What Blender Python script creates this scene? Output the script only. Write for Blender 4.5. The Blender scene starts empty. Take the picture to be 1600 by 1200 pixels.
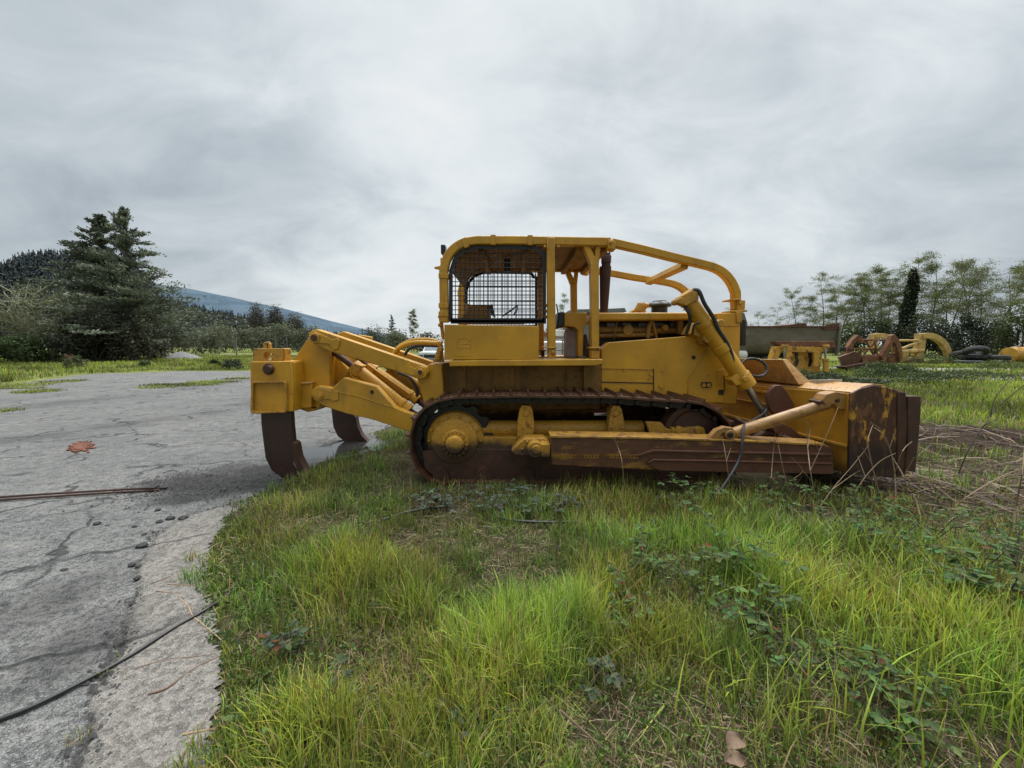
import bpy, bmesh, math, random
import numpy as np
from mathutils import Vector, Matrix

random.seed(7)
SC = bpy.context.scene
COL = SC.collection
CAM_H = 1.68
PITCH = math.atan(60/600)
F = 600.0
CP, SP = math.cos(PITCH), math.sin(PITCH)

# ---- measuring helpers: a photo measurement (1600x1200 px) -> a point in the yard at a known distance
def P(x, y, Y):
    u = (x-800)/F; v = (600-y)/F
    d = Vector((u, CP+v*SP, -SP+v*CP))
    t = Y/d.y
    return Vector((d.x*t, Y, CAM_H+d.z*t))
def G(x, y, z=0.0):
    u = (x-800)/F; v = (600-y)/F
    d = Vector((u, CP+v*SP, -SP+v*CP))
    t = (z-CAM_H)/d.z
    return Vector((d.x*t, d.y*t, z))

# ---- numpy noise
def _h(ix, iy, s):
    n = (ix.astype(np.int64)*374761393 + iy.astype(np.int64)*668265263 + s*1442695041) & 0x7fffffff
    n = ((n ^ (n >> 13))*1274126177) & 0x7fffffff
    return ((n ^ (n >> 16)) & 0xffff)/65535.0
def vnoise(x, y, s=0):
    x = np.asarray(x, float); y = np.asarray(y, float)
    ix = np.floor(x); iy = np.floor(y); fx = x-ix; fy = y-iy
    fx = fx*fx*(3-2*fx); fy = fy*fy*(3-2*fy)
    a = _h(ix, iy, s); b = _h(ix+1, iy, s); c = _h(ix, iy+1, s); d = _h(ix+1, iy+1, s)
    return (a*(1-fx)+b*fx)*(1-fy)+(c*(1-fx)+d*fx)*fy
def fbm(x, y, s=0, o=4):
    r = 0; a = .5; t = 0
    for i in range(o):
        r = r+a*vnoise(np.asarray(x)*2**i, np.asarray(y)*2**i, s+i*17); t += a; a *= .5
    return r/t
def sstep(a, b, x):
    t = np.clip((np.asarray(x, float)-a)/(b-a), 0, 1); return t*t*(3-2*t)
def in_poly(px, py, poly):
    px = np.asarray(px); py = np.asarray(py); r = np.zeros(px.shape, bool)
    n = len(poly)
    for i in range(n):
        x1, y1 = poly[i]; x2, y2 = poly[(i+1) % n]
        if y1 == y2: continue
        c = ((y1 > py) != (y2 > py)) & (px < (x2-x1)*(py-y1)/(y2-y1)+x1)
        r ^= c
    return r
def dist_line(px, py, line):
    d = np.full(np.shape(px), 1e9)
    for (x1, y1), (x2, y2) in zip(line[:-1], line[1:]):
        dx, dy = x2-x1, y2-y1
        t = np.clip(((px-x1)*dx+(py-y1)*dy)/(dx*dx+dy*dy+1e-12), 0, 1)
        d = np.minimum(d, np.hypot(px-x1-t*dx, py-y1-t*dy))
    return d

# ---- object helpers
def tag(o, label=None, cat=None, group=None, kind=None):
    if label: o['label'] = label
    if cat: o['category'] = cat
    if group: o['group'] = group
    if kind: o['kind'] = kind
    return o
def link(o, parent=None):
    COL.objects.link(o)
    if parent is not None: o.parent = parent
    return o
def empty(name, loc, label=None, cat=None, group=None):
    o = bpy.data.objects.new(name, None); o.location = loc; o.empty_display_size = .2
    link(o); return tag(o, label, cat, group)
def world_loc(o):
    v = Vector(o.location)
    while o.parent: o = o.parent; v += Vector(o.location)
    return v
def np_mesh(name, V, faces, mat=None, parent=None, attrs=None, smooth=False, origin=None):
    """V (n,3); faces: list of (m,k) int arrays; attrs: dict name->(n,4) colours"""
    me = bpy.data.meshes.new(name)
    V = np.asarray(V, np.float32)
    loc = Vector((0, 0, 0))
    if origin is not None: V = V-np.array(origin, np.float32); loc = Vector(origin)
    elif parent is not None: V = V-np.array(world_loc(parent), np.float32)
    faces = [np.asarray(f, np.int32) for f in faces if len(f)]
    nl = sum(f.size for f in faces); npol = sum(len(f) for f in faces)
    me.vertices.add(len(V)); me.loops.add(nl); me.polygons.add(npol)
    me.vertices.foreach_set('co', V.ravel())
    me.loops.foreach_set('vertex_index', np.concatenate([f.ravel() for f in faces]))
    tot = np.concatenate([np.full(len(f), f.shape[1], np.int32) for f in faces])
    st = np.concatenate([[0], np.cumsum(tot)[:-1]]).astype(np.int32)
    me.polygons.foreach_set('loop_start', st)
    if smooth: me.polygons.foreach_set('use_smooth', np.ones(npol, bool))
    if attrs:
        for k, c in attrs.items():
            a = me.color_attributes.new(k, 'FLOAT_COLOR', 'POINT')
            a.data.foreach_set('color', np.asarray(c, np.float32).ravel())
    me.update(calc_edges=True); me.validate()
    if mat: me.materials.append(mat)
    o = bpy.data.objects.new(name, me); o.location = loc
    return link(o, parent)

WHOLE = {'wire_grid', 'weld_bead', 'overpainted_outline', 'track', 'hose'}
class MB:
    def __init__(s): s.v = []; s.f = []
    def add(s, vs, fs):
        b = len(s.v); s.v += [Vector(v) for v in vs]; s.f += [tuple(i+b for i in f) for f in fs]; return s
    def prism(s, px, Y0, Y1, scale1=1.0):
        """outline measured in the photo on the plane Y0, extruded to Y1"""
        a = [P(x, y, Y0) for x, y in px]
        return s.slab(a, Vector((0, Y1-Y0, 0)))
    def slab(s, a, ext):
        n = len(a)
        ar = sum((a[i].x*a[(i+1) % n].z-a[(i+1) % n].x*a[i].z) for i in range(n))
        if abs(ar) > 1e-9 and ar < 0 and abs(ext.y) >= max(abs(ext.x), abs(ext.z)): a = a[::-1]
        vs = list(a)+[p+ext for p in a]
        fs = [tuple(range(n)), tuple(reversed(range(n, 2*n)))]
        for i in range(n):
            j = (i+1) % n; fs.append((j, i, n+i, n+j))
        return s.add(vs, fs)
    def box(s, c, d, rz=0, ry=0):
        c = Vector(c); M = Matrix.Rotation(rz, 3, 'Z') @ Matrix.Rotation(ry, 3, 'Y')
        vs = [c+M @ Vector((sx*d[0]/2, sy*d[1]/2, sz*d[2]/2)) for sx in (-1, 1) for sy in (-1, 1) for sz in (-1, 1)]
        return s.add(vs, [(0, 1, 3, 2), (4, 6, 7, 5), (0, 4, 5, 1), (2, 3, 7, 6), (0, 2, 6, 4), (1, 5, 7, 3)])
    def cyl(s, p0, p1, r0, r1=None, n=20, cap=True):
        p0 = Vector(p0); p1 = Vector(p1); r1 = r0 if r1 is None else r1
        return s.lathe(p0, (p1-p0), [(0, r0), (1, r1)], n, cap)
    def lathe(s, p0, axis, prof, n=20, cap=True):
        p0 = Vector(p0); L = axis.length; d = axis.normalized()
        a = d.orthogonal().normalized(); b = d.cross(a)
        vs = []; fs = []
        for t, r in prof:
            for k in range(n):
                w = 2*math.pi*k/n; vs.append(p0+axis*t+(a*math.cos(w)+b*math.sin(w))*r)
        for i in range(len(prof)-1):
            for k in range(n):
                k2 = (k+1) % n; fs.append((i*n+k, i*n+k2, (i+1)*n+k2, (i+1)*n+k))
        if cap:
            fs.append(tuple(reversed(range(n)))); m = (len(prof)-1)*n; fs.append(tuple(range(m, m+n)))
        return s.add(vs, fs)
    def tube(s, pts, r, n=8, closed=False, smooth=0):
        pts = [Vector(p) for p in pts]
        if smooth: pts = catmull(pts, smooth, closed)
        m = len(pts); rr = r if isinstance(r, (list, tuple)) else [r]*m
        if len(rr) != m: rr = [rr[0]+(rr[-1]-rr[0])*i/(m-1) for i in range(m)]
        vs = []; fs = []; a = None
        for i, p in enumerate(pts):
            if closed: t = pts[(i+1) % m]-pts[i-1]
            else: t = pts[min(i+1, m-1)]-pts[max(i-1, 0)]
            t.normalize()
            if a is None: a = t.orthogonal().normalized()
            a = (a-t*a.dot(t)).normalized(); b = t.cross(a)
            for k in range(n):
                w = 2*math.pi*k/n; vs.append(p+(a*math.cos(w)+b*math.sin(w))*rr[i])
        for i in range(m if closed else m-1):
            i2 = (i+1) % m
            for k in range(n):
                k2 = (k+1) % n; fs.append((i*n+k, i*n+k2, i2*n+k2, i2*n+k))
        if not closed: fs.append(tuple(reversed(range(n)))); fs.append(tuple(range((m-1)*n, m*n)))
        return s.add(vs, fs)
    def beam(s, pts, w, h):
        """rectangular section swept along pts (mostly in XZ); w along Y, h in the plane"""
        pts = [Vector(p) for p in pts]; m = len(pts); vs = []; fs = []
        for i, p in enumerate(pts):
            if i == 0: t = (pts[1]-p).normalized(); k = 1
            elif i == m-1: t = (p-pts[i-1]).normalized(); k = 1
            else:
                t1 = (p-pts[i-1]).normalized(); t2 = (pts[i+1]-p).normalized()
                t = (t1+t2).normalized(); k = 1/max(.5, t.dot(t1))
            sd = Vector((0, 1, 0)); sd = (sd-t*sd.dot(t)).normalized(); nn = sd.cross(t)
            for a, b in ((-1, -1), (1, -1), (1, 1), (-1, 1)):
                vs.append(p+sd*(a*w/2)+nn*(b*h/2*k))
        for i in range(m-1):
            for k in range(4):
                k2 = (k+1) % 4; fs.append((i*4+k, i*4+k2, (i+1)*4+k2, (i+1)*4+k))
        fs.append((3, 2, 1, 0)); e = (m-1)*4; fs.append((e, e+1, e+2, e+3))
        return s.add(vs, fs)
    def mirrored(s, yc):
        m = MB(); m.v = [Vector((v.x, 2*yc-v.y, v.z)) for v in s.v]; m.f = [tuple(reversed(f)) for f in s.f]; return m
    def clusters(s, tol=.004):
        n = len(s.v); par = list(range(n))
        def find(i):
            while par[i] != i: par[i] = par[par[i]]; i = par[i]
            return i
        for f in s.f:
            r = find(f[0])
            for i in f[1:]: par[find(i)] = r
        comp = {}
        for i in range(n): comp.setdefault(find(i), []).append(i)
        cl = []
        for ids in comp.values():
            lo = [min(s.v[i][k] for i in ids)-tol for k in range(3)]; hi = [max(s.v[i][k] for i in ids)+tol for k in range(3)]
            ids = list(ids); again = True
            while again:
                again = False
                for c in cl:
                    if all(lo[k] <= c[1][k] and c[0][k] <= hi[k] for k in range(3)):
                        lo = [min(lo[k], c[0][k]) for k in range(3)]; hi = [max(hi[k], c[1][k]) for k in range(3)]; ids += c[2]; cl.remove(c); again = True; break
            cl.append((lo, hi, ids))
        return [c[2] for c in cl]
    def build(s, name, mat, parent=None, bevel=0, seg=2, smooth=True, origin=None, angle=35):
        if parent is not None and name not in WHOLE:
            cs = s.clusters()
            if len(cs) > 1:
                first = None
                for ids in sorted(cs, key=len, reverse=True):
                    mp = {i: k for k, i in enumerate(ids)}; m = MB(); m.v = [s.v[i] for i in ids]; m.f = [tuple(mp[i] for i in f) for f in s.f if f[0] in mp]
                    o = m.build1(name, mat, parent, bevel, seg, smooth, origin, angle); first = first or o
                return first
        return s.build1(name, mat, parent, bevel, seg, smooth, origin, angle)
    def build1(s, name, mat, parent=None, bevel=0, seg=2, smooth=True, origin=None, angle=35):
        me = bpy.data.meshes.new(name)
        off = Vector(origin) if origin is not None else (world_loc(parent) if parent is not None else Vector((0, 0, 0)))
        me.from_pydata([v-off for v in s.v], [], s.f)
        bm = bmesh.new(); bm.from_mesh(me); bmesh.ops.recalc_face_normals(bm, faces=bm.faces); bm.to_mesh(me); bm.free()
        if smooth:
            me.polygons.foreach_set('use_smooth', [True]*len(me.polygons)); me.set_sharp_from_angle(angle=math.radians(angle))
        if mat: me.materials.append(mat)
        o = bpy.data.objects.new(name, me)
        if origin is not None: o.location = off
        if bevel:
            b = o.modifiers.new('edge', 'BEVEL'); b.width = bevel; b.segments = seg; b.limit_method = 'ANGLE'; b.angle_limit = math.radians(40); b.use_clamp_overlap = True
        return link(o, parent)

def catmull(pts, k, closed=False):
    out = []; m = len(pts)
    rng = range(m if closed else m-1)
    for i in rng:
        if closed: p0, p1, p2, p3 = pts[i-1], pts[i], pts[(i+1) % m], pts[(i+2) % m]
        else: p0, p1, p2, p3 = pts[max(i-1, 0)], pts[i], pts[i+1], pts[min(i+2, m-1)]
        for j in range(k):
            t = j/k
            out.append(.5*((2*p1)+(p2-p0)*t+(2*p0-5*p1+4*p2-p3)*t*t+(3*p1-p0-3*p2+p3)*t**3))
    if not closed: out.append(pts[-1])
    return out

# ---- materials
class NT:
    def __init__(s, name):
        s.m = bpy.data.materials.new(name); s.m.use_nodes = True; s.t = s.m.node_tree; s.N = s.t.nodes; s.L = s.t.links
        s.b = s.N['Principled BSDF']; s.out = s.N['Material Output']
        s.co = s.N.new('ShaderNodeTexCoord')
    def n(s, ty, **kw):
        o = s.N.new('ShaderNode'+ty)
        for k, v in kw.items():
            if k.startswith('i_'):
                o.inputs[k[2:].replace('_', ' ')].default_value = v
            else: setattr(o, k, v)
        return o
    def l(s, a, b): s.L.new(a, b)
    def noise(s, scale, detail=4, rough=.55, stretch=None, dist=0):
        o = s.n('TexNoise'); o.inputs['Scale'].default_value = scale; o.inputs['Detail'].default_value = detail
        o.inputs['Roughness'].default_value = rough; o.inputs['Distortion'].default_value = dist
        src = s.co.outputs['Object']
        if stretch:
            mp = s.n('Mapping'); mp.inputs['Scale'].default_value = stretch; s.l(src, mp.inputs['Vector']); src = mp.outputs['Vector']
        s.l(src, o.inputs['Vector']); return o.outputs['Fac']
    def ramp(s, src, lo, hi):
        o = s.n('MapRange'); o.interpolation_type = 'SMOOTHSTEP'
        o.inputs['From Min'].default_value = lo; o.inputs['From Max'].default_value = hi; s.l(src, o.inputs['Value']); return o.outputs['Result']
    def math(s, op, a, b=None):
        o = s.n('Math', operation=op)
        for i, x in enumerate((a, b)):
            if x is None: continue
            if isinstance(x, (int, float)): o.inputs[i].default_value = x
            else: s.l(x, o.inputs[i])
        return o.outputs[0]
    def mix(s, fac, a, b):
        o = s.n('Mix', data_type='RGBA')
        for k, x in (('Factor', fac), ('A', a), ('B', b)):
            i = [q for q in o.inputs if q.name == k and (q.type == ('VALUE' if k == 'Factor' else 'RGBA'))][0]
            if isinstance(x, (int, float)): i.default_value = x
            elif isinstance(x, tuple): i.default_value = (x+(1,))[:4]
            else: s.l(x, i)
        return [q for q in o.outputs if q.type == 'RGBA'][0]
    def bump(s, src, strength, dist=.01):
        o = s.n('Bump'); o.inputs['Strength'].default_value = strength; o.inputs['Distance'].default_value = dist
        s.l(src, o.inputs['Height']); s.l(o.outputs['Normal'], s.b.inputs['Normal'])
    def zpos(s):
        g = s.n('NewGeometry'); x = s.n('SeparateXYZ'); s.l(g.outputs['Position'], x.inputs[0]); return x.outputs

def layered(name, base, layers=(), rough=.5, metal=0, bump=(60, .15, .004), var=.12, rough2=None, spec=.5, wear=0):
    """layers: (colour, noise scale, lo, hi, stretch or None, z-range or None, max)"""
    t = NT(name)
    nz = t.noise(2.3, 5)
    dark = tuple(c*(1-var*1.6) for c in base); lite = tuple(min(1, c*(1+var)) for c in base)
    c = t.mix(t.ramp(nz, .3, .7), dark, lite)
    rg = None
    for (lc, sc, lo, hi, stv, zr, mx) in layers:
        f = t.noise(sc, 8, .65, stv)
        if zr:
            z = t.ramp(t.math('ADD', t.zpos()[2], t.math('MULTIPLY', t.math('SUBTRACT', f, .5), zr[2])), zr[0], zr[1])
            f = z
        else: f = t.ramp(f, lo, hi)
        f = t.math('MULTIPLY', f, mx)
        c = t.mix(f, c, lc); rg = f if rg is None else t.math('MAXIMUM', rg, f)
    if wear:
        bv = t.n('Bevel', samples=4); bv.inputs['Radius'].default_value = .022
        g_ = t.n('NewGeometry'); dt = t.n('VectorMath', operation='DOT_PRODUCT'); t.l(bv.outputs[0], dt.inputs[0]); t.l(g_.outputs['True Normal'], dt.inputs[1])
        ed = t.math('MULTIPLY', t.ramp(dt.outputs['Value'], .985, .86), t.ramp(t.noise(6, 6, .7), .47, .60))
        c = t.mix(t.math('MULTIPLY', ed, wear), c, t.mix(t.ramp(t.noise(21, 3), .4, .6), RUST, (.30, .17, .07)))
    t.l(c, t.b.inputs['Base Color'])
    t.b.inputs['Metallic'].default_value = metal
    t.b.inputs['Specular IOR Level'].default_value = spec
    if rough2 is not None and rg is not None:
        mr = t.n('MapRange'); mr.inputs['To Min'].default_value = rough; mr.inputs['To Max'].default_value = rough2
        t.l(rg, mr.inputs['Value']); t.l(mr.outputs[0], t.b.inputs['Roughness'])
    else:
        nr = t.noise(9, 4); mr = t.n('MapRange'); mr.inputs['To Min'].default_value = max(.02, rough-.12); mr.inputs['To Max'].default_value = min(1, rough+.12)
        t.l(nr, mr.inputs['Value']); t.l(mr.outputs[0], t.b.inputs['Roughness'])
    if bump: t.bump(t.noise(bump[0], 5), bump[1], bump[2])
    return t.m

YB = (.53, .272, .015)
RUST = (.050, .020, .011); RUST2 = (.13, .050, .020); DIRT = (.10, .075, .045); BLK = (.012, .011, .010)
M = {}
M['yellow'] = layered('yellow_paint', YB, [((.16, .085, .02), 5, .56, .78, (1.2, 1.2, .12), None, .55), ((.60, .36, .08), 18, .66, .72, None, None, .5), ((.36, .17, .015), 1.7, .45, .75, None, None, .55), (RUST2, 14, .64, .70, None, None, .75), ((.66, .42, .13), 40, .66, .70, (.2, 1, 1.5), None, .5), (DIRT, 7, .52, .8, (1, 1, .25), None, .45)], rough=.42, rough2=.75, wear=.85)
M['yellow_clean'] = layered('yellow_paint_smooth', YB, [((.18, .095, .02), 6, .58, .80, (1.2, 1.2, .10), None, .45), ((.38, .185, .014), 1.3, .4, .75, None, None, .5), (DIRT, 11, .6, .8, (1, 1, .2), None, .3), (RUST, 30, .70, .73, None, None, .5)], rough=.40, rough2=.65, wear=.8)
M['yellow_worn'] = layered('yellow_paint_worn', (.46, .235, .02), [((.09, .06, .03), 38, .50, .68, None, None, .75), (RUST2, 9, .58, .68, None, None, .8), (DIRT, 3, .5, .75, None, None, .5)], rough=.5, rough2=.8, bump=(80, .3, .006), wear=.9)
M['yellow_low'] = layered('yellow_paint_muddy', (.45, .23, .02), [((.08, .055, .03), 40, .50, .68, None, None, .7), ((.05, .028, .018), 5, 0, 1, None, (.56, .44, .3), .95)], rough=.5, rough2=.8, bump=(70, .35, .006))
M['yellow_dark'] = layered('yellow_paint_dark', (.26, .130, .014), [(BLK, 3, .40, .72, (1, 1, .6), None, .6), (RUST, 12, .55, .7, None, None, .6)], rough=.6, rough2=.8)  # darker yellow base mottled with black and rust
M['yellow_pale'] = layered('yellow_paint_faded', (.52, .30, .09), [(RUST2, 26, .55, .68, None, None, .65), ((.60, .40, .20), 5, .45, .7, None, None, .5)], rough=.35, rough2=.6)
M['rust'] = layered('dark_rusty_steel', (.050, .021, .011), [((.11, .042, .018), 6, .45, .7, None, None, .7), (BLK, 4, .5, .75, None, None, .7)], rough=.62, rough2=.8, bump=(50, .4, .006))
M['rust_red'] = layered('red_rusty_steel', (.105, .038, .018), [((.12, .050, .027), 8, .48, .7, None, None, .6), (RUST, 3, .45, .7, None, None, .7)], rough=.6, rough2=.85, bump=(50, .4, .006))
M['shank'] = layered('wet_brown_steel', (.040, .0165, .0095), [((.082, .032, .016), 5, .5, .75, None, None, .6), (BLK, 3, .45, .7, (1, 1, .3), None, .7)], rough=.45, rough2=.6, bump=(40, .3, .005))
M['shoe'] = layered('track_steel', (.068, .029, .015), [((.15, .062, .030), 9, .45, .7, None, None, .7), (BLK, 5, .5, .7, None, None, .6)], rough=.45, rough2=.7, bump=(60, .35, .005))
M['black'] = layered('black_grease_and_shade', (.012, .011, .010), [((.035, .024, .018), 9, .5, .7, None, None, .6)], rough=.55)  # grease black, also used for the shade strips between the ripper hangers
M['rubber'] = layered('black_rubber', (.018, .018, .019), [((.05, .045, .04), 6, .5, .75, None, None, .5)], rough=.5)
M['black_metal'] = layered('black_painted_metal', (.010, .010, .012), [((.05, .03, .02), 15, .62, .75, None, None, .5)], rough=.4)
M['chrome'] = layered('chromed_rod', (.45, .46, .48), [((.12, .08, .05), 9, .55, .72, None, None, .5)], rough=.22, metal=.9, bump=None)
M['blade_end'] = layered('blade_end_steel', (.058, .022, .0105), [(YB, 7.5, .525, .61, (1.4, 1.4, .55), None, .85), ((.24, .10, .03), 14, .52, .64, (1, 1, .4), None, .55), (RUST2, 9, .55, .7, None, None, .6), ((.02, .010, .008), 3, 0, 1, None, (.72, .45, .3), .9)], rough=.42, rough2=.6, bump=(30, .4, .008))
M['blade_back'] = layered('blade_yellow_paint', (.46, .235, .022), [((.33, .14, .02), 3.5, .45, .7, None, None, .6), (RUST2, 12, .60, .70, None, None, .75), (RUST, 4, 0, 1, None, (.50, .22, .35), .85)], rough=.38, rough2=.6)
M['blade_top'] = layered('wet_faded_paint', (.46, .25, .085), [(RUST2, 20, .50, .66, None, None, .75), ((.55, .36, .2), 6, .5, .7, None, None, .5)], rough=.22, rough2=.4, bump=(40, .25, .004))
M['arm'] = layered('push_arm_steel', (.100, .038, .018), [((.32, .17, .02), 4, .54, .64, (1, 1, 2.5), None, .6), (RUST, 7, .45, .7, None, None, .6), ((.028, .014, .011), 14, .5, .7, (.3, 1, 4), None, .6)], rough=.55, rough2=.7, bump=(40, .3, .005))
M['arm_top'] = layered('push_arm_top_paint', (.36, .19, .03), [(RUST2, 10, .45, .62, None, None, .8), (RUST, 5, .5, .7, None, None, .6)], rough=.4, rough2=.6)
M['strut'] = layered('faded_orange_strut', (.33, .17, .045), [((.20, .085, .03), 14, .46, .62, (.5, 1, 1), None, .7), ((.42, .28, .13), 7, .5, .7, None, None, .5)], rough=.35, rough2=.6)
M['muffler'] = layered('rusty_muffler', (.048, .018, .014), [((.08, .03, .022), 8, .45, .7, None, None, .6)], rough=.75)
M['console'] = layered('bare_console_metal', (.30, .24, .22), [(RUST, 12, .55, .7, None, None, .6), (BLK, 5, .55, .7, None, None, .5)], rough=.5)
M['weld'] = layered('pale_worn_edge', (.34, .25, .21), [(RUST, 16, .45, .65, None, None, .8)], rough=.5)
M['wetplate'] = layered('wet_plate', (.38, .30, .22), [((.55, .5, .42), 5, .45, .7, None, None, .6)], rough=.12, rough2=.2)
M['bedgrey'] = layered('weathered_grey_steel', (.165, .142, .115), [((.24, .215, .18), 2, .45, .7, (.4, 1, 1), None, .7), (RUST, 3, .55, .72, (1, 1, .4), None, .6), ((.09, .095, .095), 1.2, .5, .7, None, None, .6)], rough=.6)
M['yell_far'] = layered('old_yellow_paint', (.50, .265, .03), [(RUST2, 2.5, .50, .62, None, None, .8), (RUST, 5, .58, .7, None, None, .7)], rough=.6)
M['yell_fork'] = layered('pale_yellow_paint', (.50, .33, .10), [(RUST2, 1.6, .5, .66, None, None, .7), ((.60, .44, .2), 4, .5, .7, None, None, .4)], rough=.55)
M['rust_far'] = layered('orange_rust', (.17, .068, .032), [((.28, .13, .05), 2.2, .48, .68, None, None, .7), (RUST, 3.3, .5, .7, None, None, .7)], rough=.8)
M['tyre'] = layered('old_tyre_rubber', (.030, .031, .033), [((.09, .09, .085), 3, .45, .7, None, None, .6)], rough=.7)
M['white'] = layered('white_paint', (.72, .74, .75), [((.5, .5, .48), 2, .55, .75, None, None, .5)], rough=.3)
M['plastic'] = layered('white_plastic', (.74, .73, .68), [((.6, .58, .5), 3, .5, .7, None, None, .5)], rough=.45)
M['glass'] = layered('dark_glass', (.10, .13, .15), [], rough=.08, bump=None)
M['galv'] = layered('galvanised_bar', (.16, .17, .18), [], rough=.5)
M['wood'] = layered('weathered_wood', (.24, .17, .11), [((.12, .08, .05), 9, .45, .7, (6, 1, 1), None, .6)], rough=.8)
M['stick'] = layered('dry_stick', (.17, .105, .07), [((.30, .22, .15), 20, .45, .7, None, None, .6)], rough=.8)
M['straw'] = layered('dry_straw', (.33, .23, .14), [((.16, .09, .06), 12, .5, .7, None, None, .6)], rough=.8)
M['darkcane'] = layered('dark_cane', (.05, .035, .03), [((.13, .06, .04), 9, .5, .7, None, None, .6)], rough=.7)
M['bark'] = layered('grey_bark', (.085, .075, .062), [((.16, .15, .13), 3, .45, .7, (1, 1, .3), None, .6)], rough=.9)
M['bark_pale'] = layered('lichened_bark', (.34, .34, .25), [((.17, .16, .12), 3, .45, .7, None, None, .6)], rough=.9)
M['stone'] = layered('dark_asphalt_lump', (.035, .034, .033), [((.09, .085, .08), 18, .5, .7, None, None, .6)], rough=.85, bump=(60, .6, .01))
M['gravel'] = layered('grey_gravel', (.17, .17, .165), [((.26, .25, .24), 9, .45, .65, None, None, .7), ((.09, .09, .085), 4, .5, .7, None, None, .5)], rough=.9, bump=(20, .6, .05))
M['redstain'] = layered('red_brown_crumbs', (.17, .055, .030), [((.24, .09, .05), 25, .45, .65, None, None, .7), ((.11, .09, .08), 14, .52, .66, None, None, .7)], rough=.85, bump=(60, .5, .01))
M['water'] = layered('puddle_water', (.045, .043, .040), [], rough=.04, bump=None)

def leaf_mat(name, transl=.35, rough=.55, spec=.3):
    t = NT(name)
    a = t.n('VertexColor'); a.layer_name = 'Col'
    t.l(a.outputs['Color'], t.b.inputs['Base Color']); t.b.inputs['Roughness'].default_value = rough
    t.b.inputs['Specular IOR Level'].default_value = spec
    tr = t.n('BsdfTranslucent'); t.l(a.outputs['Color'], tr.inputs['Color'])
    mx = t.n('MixShader'); mx.inputs[0].default_value = transl
    t.l(t.b.outputs[0], mx.inputs[1]); t.l(tr.outputs[0], mx.inputs[2]); t.l(mx.outputs[0], t.out.inputs['Surface'])
    return t.m
M['leaf'] = leaf_mat('leaf_green'); M['needle'] = leaf_mat('needle_green', .15, .7); M['grass'] = leaf_mat('grass_blades', .38, .45); M['bleaf'] = leaf_mat('bramble_leaf', .25, .6, .15)
# ---------------------------------------------------------------- camera, sky, sun
cam = bpy.data.cameras.new('camera'); cam.sensor_width = 36; cam.lens = 36*F/1600; cam.clip_end = 20000; cam.clip_start = .05
co = bpy.data.objects.new('camera', cam); co.location = (0, 0, CAM_H); co.rotation_euler = (math.pi/2-PITCH, 0, 0); COL.objects.link(co); SC.camera = co
SUN_EL, SUN_AZ = math.radians(62), math.radians(25)
w = bpy.data.worlds.new('World'); SC.world = w; w.use_nodes = True
wt = w.node_tree; N = wt.nodes; L = wt.links
bg = N['Background']
sky = N.new('ShaderNodeTexSky'); sky.sky_type = 'NISHITA'; sky.sun_disc = False; sky.sun_elevation = SUN_EL; sky.sun_rotation = SUN_AZ; sky.air_density = 1.5; sky.dust_density = 3
tc = N.new('ShaderNodeTexCoord'); sep = N.new('ShaderNodeSeparateXYZ'); L.new(tc.outputs['Generated'], sep.inputs[0])
def wm(op, a, b=None, clamp=False):
    o = N.new('ShaderNodeMath'); o.operation = op; o.use_clamp = clamp
    for i, x in enumerate((a, b)):
        if x is None: continue
        if isinstance(x, (int, float)): o.inputs[i].default_value = x
        else: L.new(x, o.inputs[i])
    return o.outputs[0]
def wr(src, a, b, c, d, sm=True):
    o = N.new('ShaderNodeMapRange'); o.interpolation_type = 'SMOOTHSTEP' if sm else 'LINEAR'
    for k, v in zip(('From Min', 'From Max', 'To Min', 'To Max'), (a, b, c, d)): o.inputs[k].default_value = v
    L.new(src, o.inputs['Value']); return o.outputs[0]
zz = wm('MAXIMUM', sep.outputs[2], 0.0); den = wm('ADD', zz, .42)
cx = wm('DIVIDE', sep.outputs[0], den); cy = wm('DIVIDE', sep.outputs[1], den)
cmb = N.new('ShaderNodeCombineXYZ'); L.new(cx, cmb.inputs[0]); L.new(cy, cmb.inputs[1])
def wnoise(sc, det, rough, off, sx=1, sy=1, dist=.0):
    mp = N.new('ShaderNodeMapping'); mp.inputs['Location'].default_value = off; mp.inputs['Scale'].default_value = (sx, sy, 1)
    L.new(cmb.outputs[0], mp.inputs[0]); o = N.new('ShaderNodeTexNoise'); o.inputs['Scale'].default_value = sc; o.inputs['Detail'].default_value = det
    o.inputs['Roughness'].default_value = rough; o.inputs['Distortion'].default_value = dist
    L.new(mp.outputs[0], o.inputs['Vector']); return o.outputs['Fac']
n1 = wnoise(1.25, 5, .48, (3.1, 1.7, 0), .85, 1.1, .35)
n2 = wnoise(3.4, 9, .60, (7.3, 4.2, 0), .8, 1.2, .5)
n3 = wnoise(.6, 2, .5, (1.2, 9.1, 0))
cl = wm('ADD', wm('ADD', wm('MULTIPLY', n1, .50), wm('MULTIPLY', n2, .34)), wm('MULTIPLY', n3, .16))
# the overcast is thinnest (brightest) ahead, slightly right of the tractor
gx = wm('ABSOLUTE', wm('SUBTRACT', sep.outputs[0], .05)); cl = wm('ADD', cl, wr(gx, 0, .8, .035, -.045))
hz = wr(sep.outputs[2], 0, .10, .05, 0); cl = wm('ADD', cl, hz)
cr = N.new('ShaderNodeValToRGB'); el = cr.color_ramp.elements
el[0].position = .33; el[0].color = (.41, .47, .525, 1)
el[1].position = .64; el[1].color = (.88, .90, .92, 1)
e = el.new(.46); e.color = (.60, .66, .70, 1); e = el.new(.55); e.color = (.765, .825, .855, 1)
L.new(cl, cr.inputs[0])
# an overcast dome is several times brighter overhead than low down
up = wr(sep.outputs[2], .62, 1.0, 1.0, 5.0)
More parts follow.
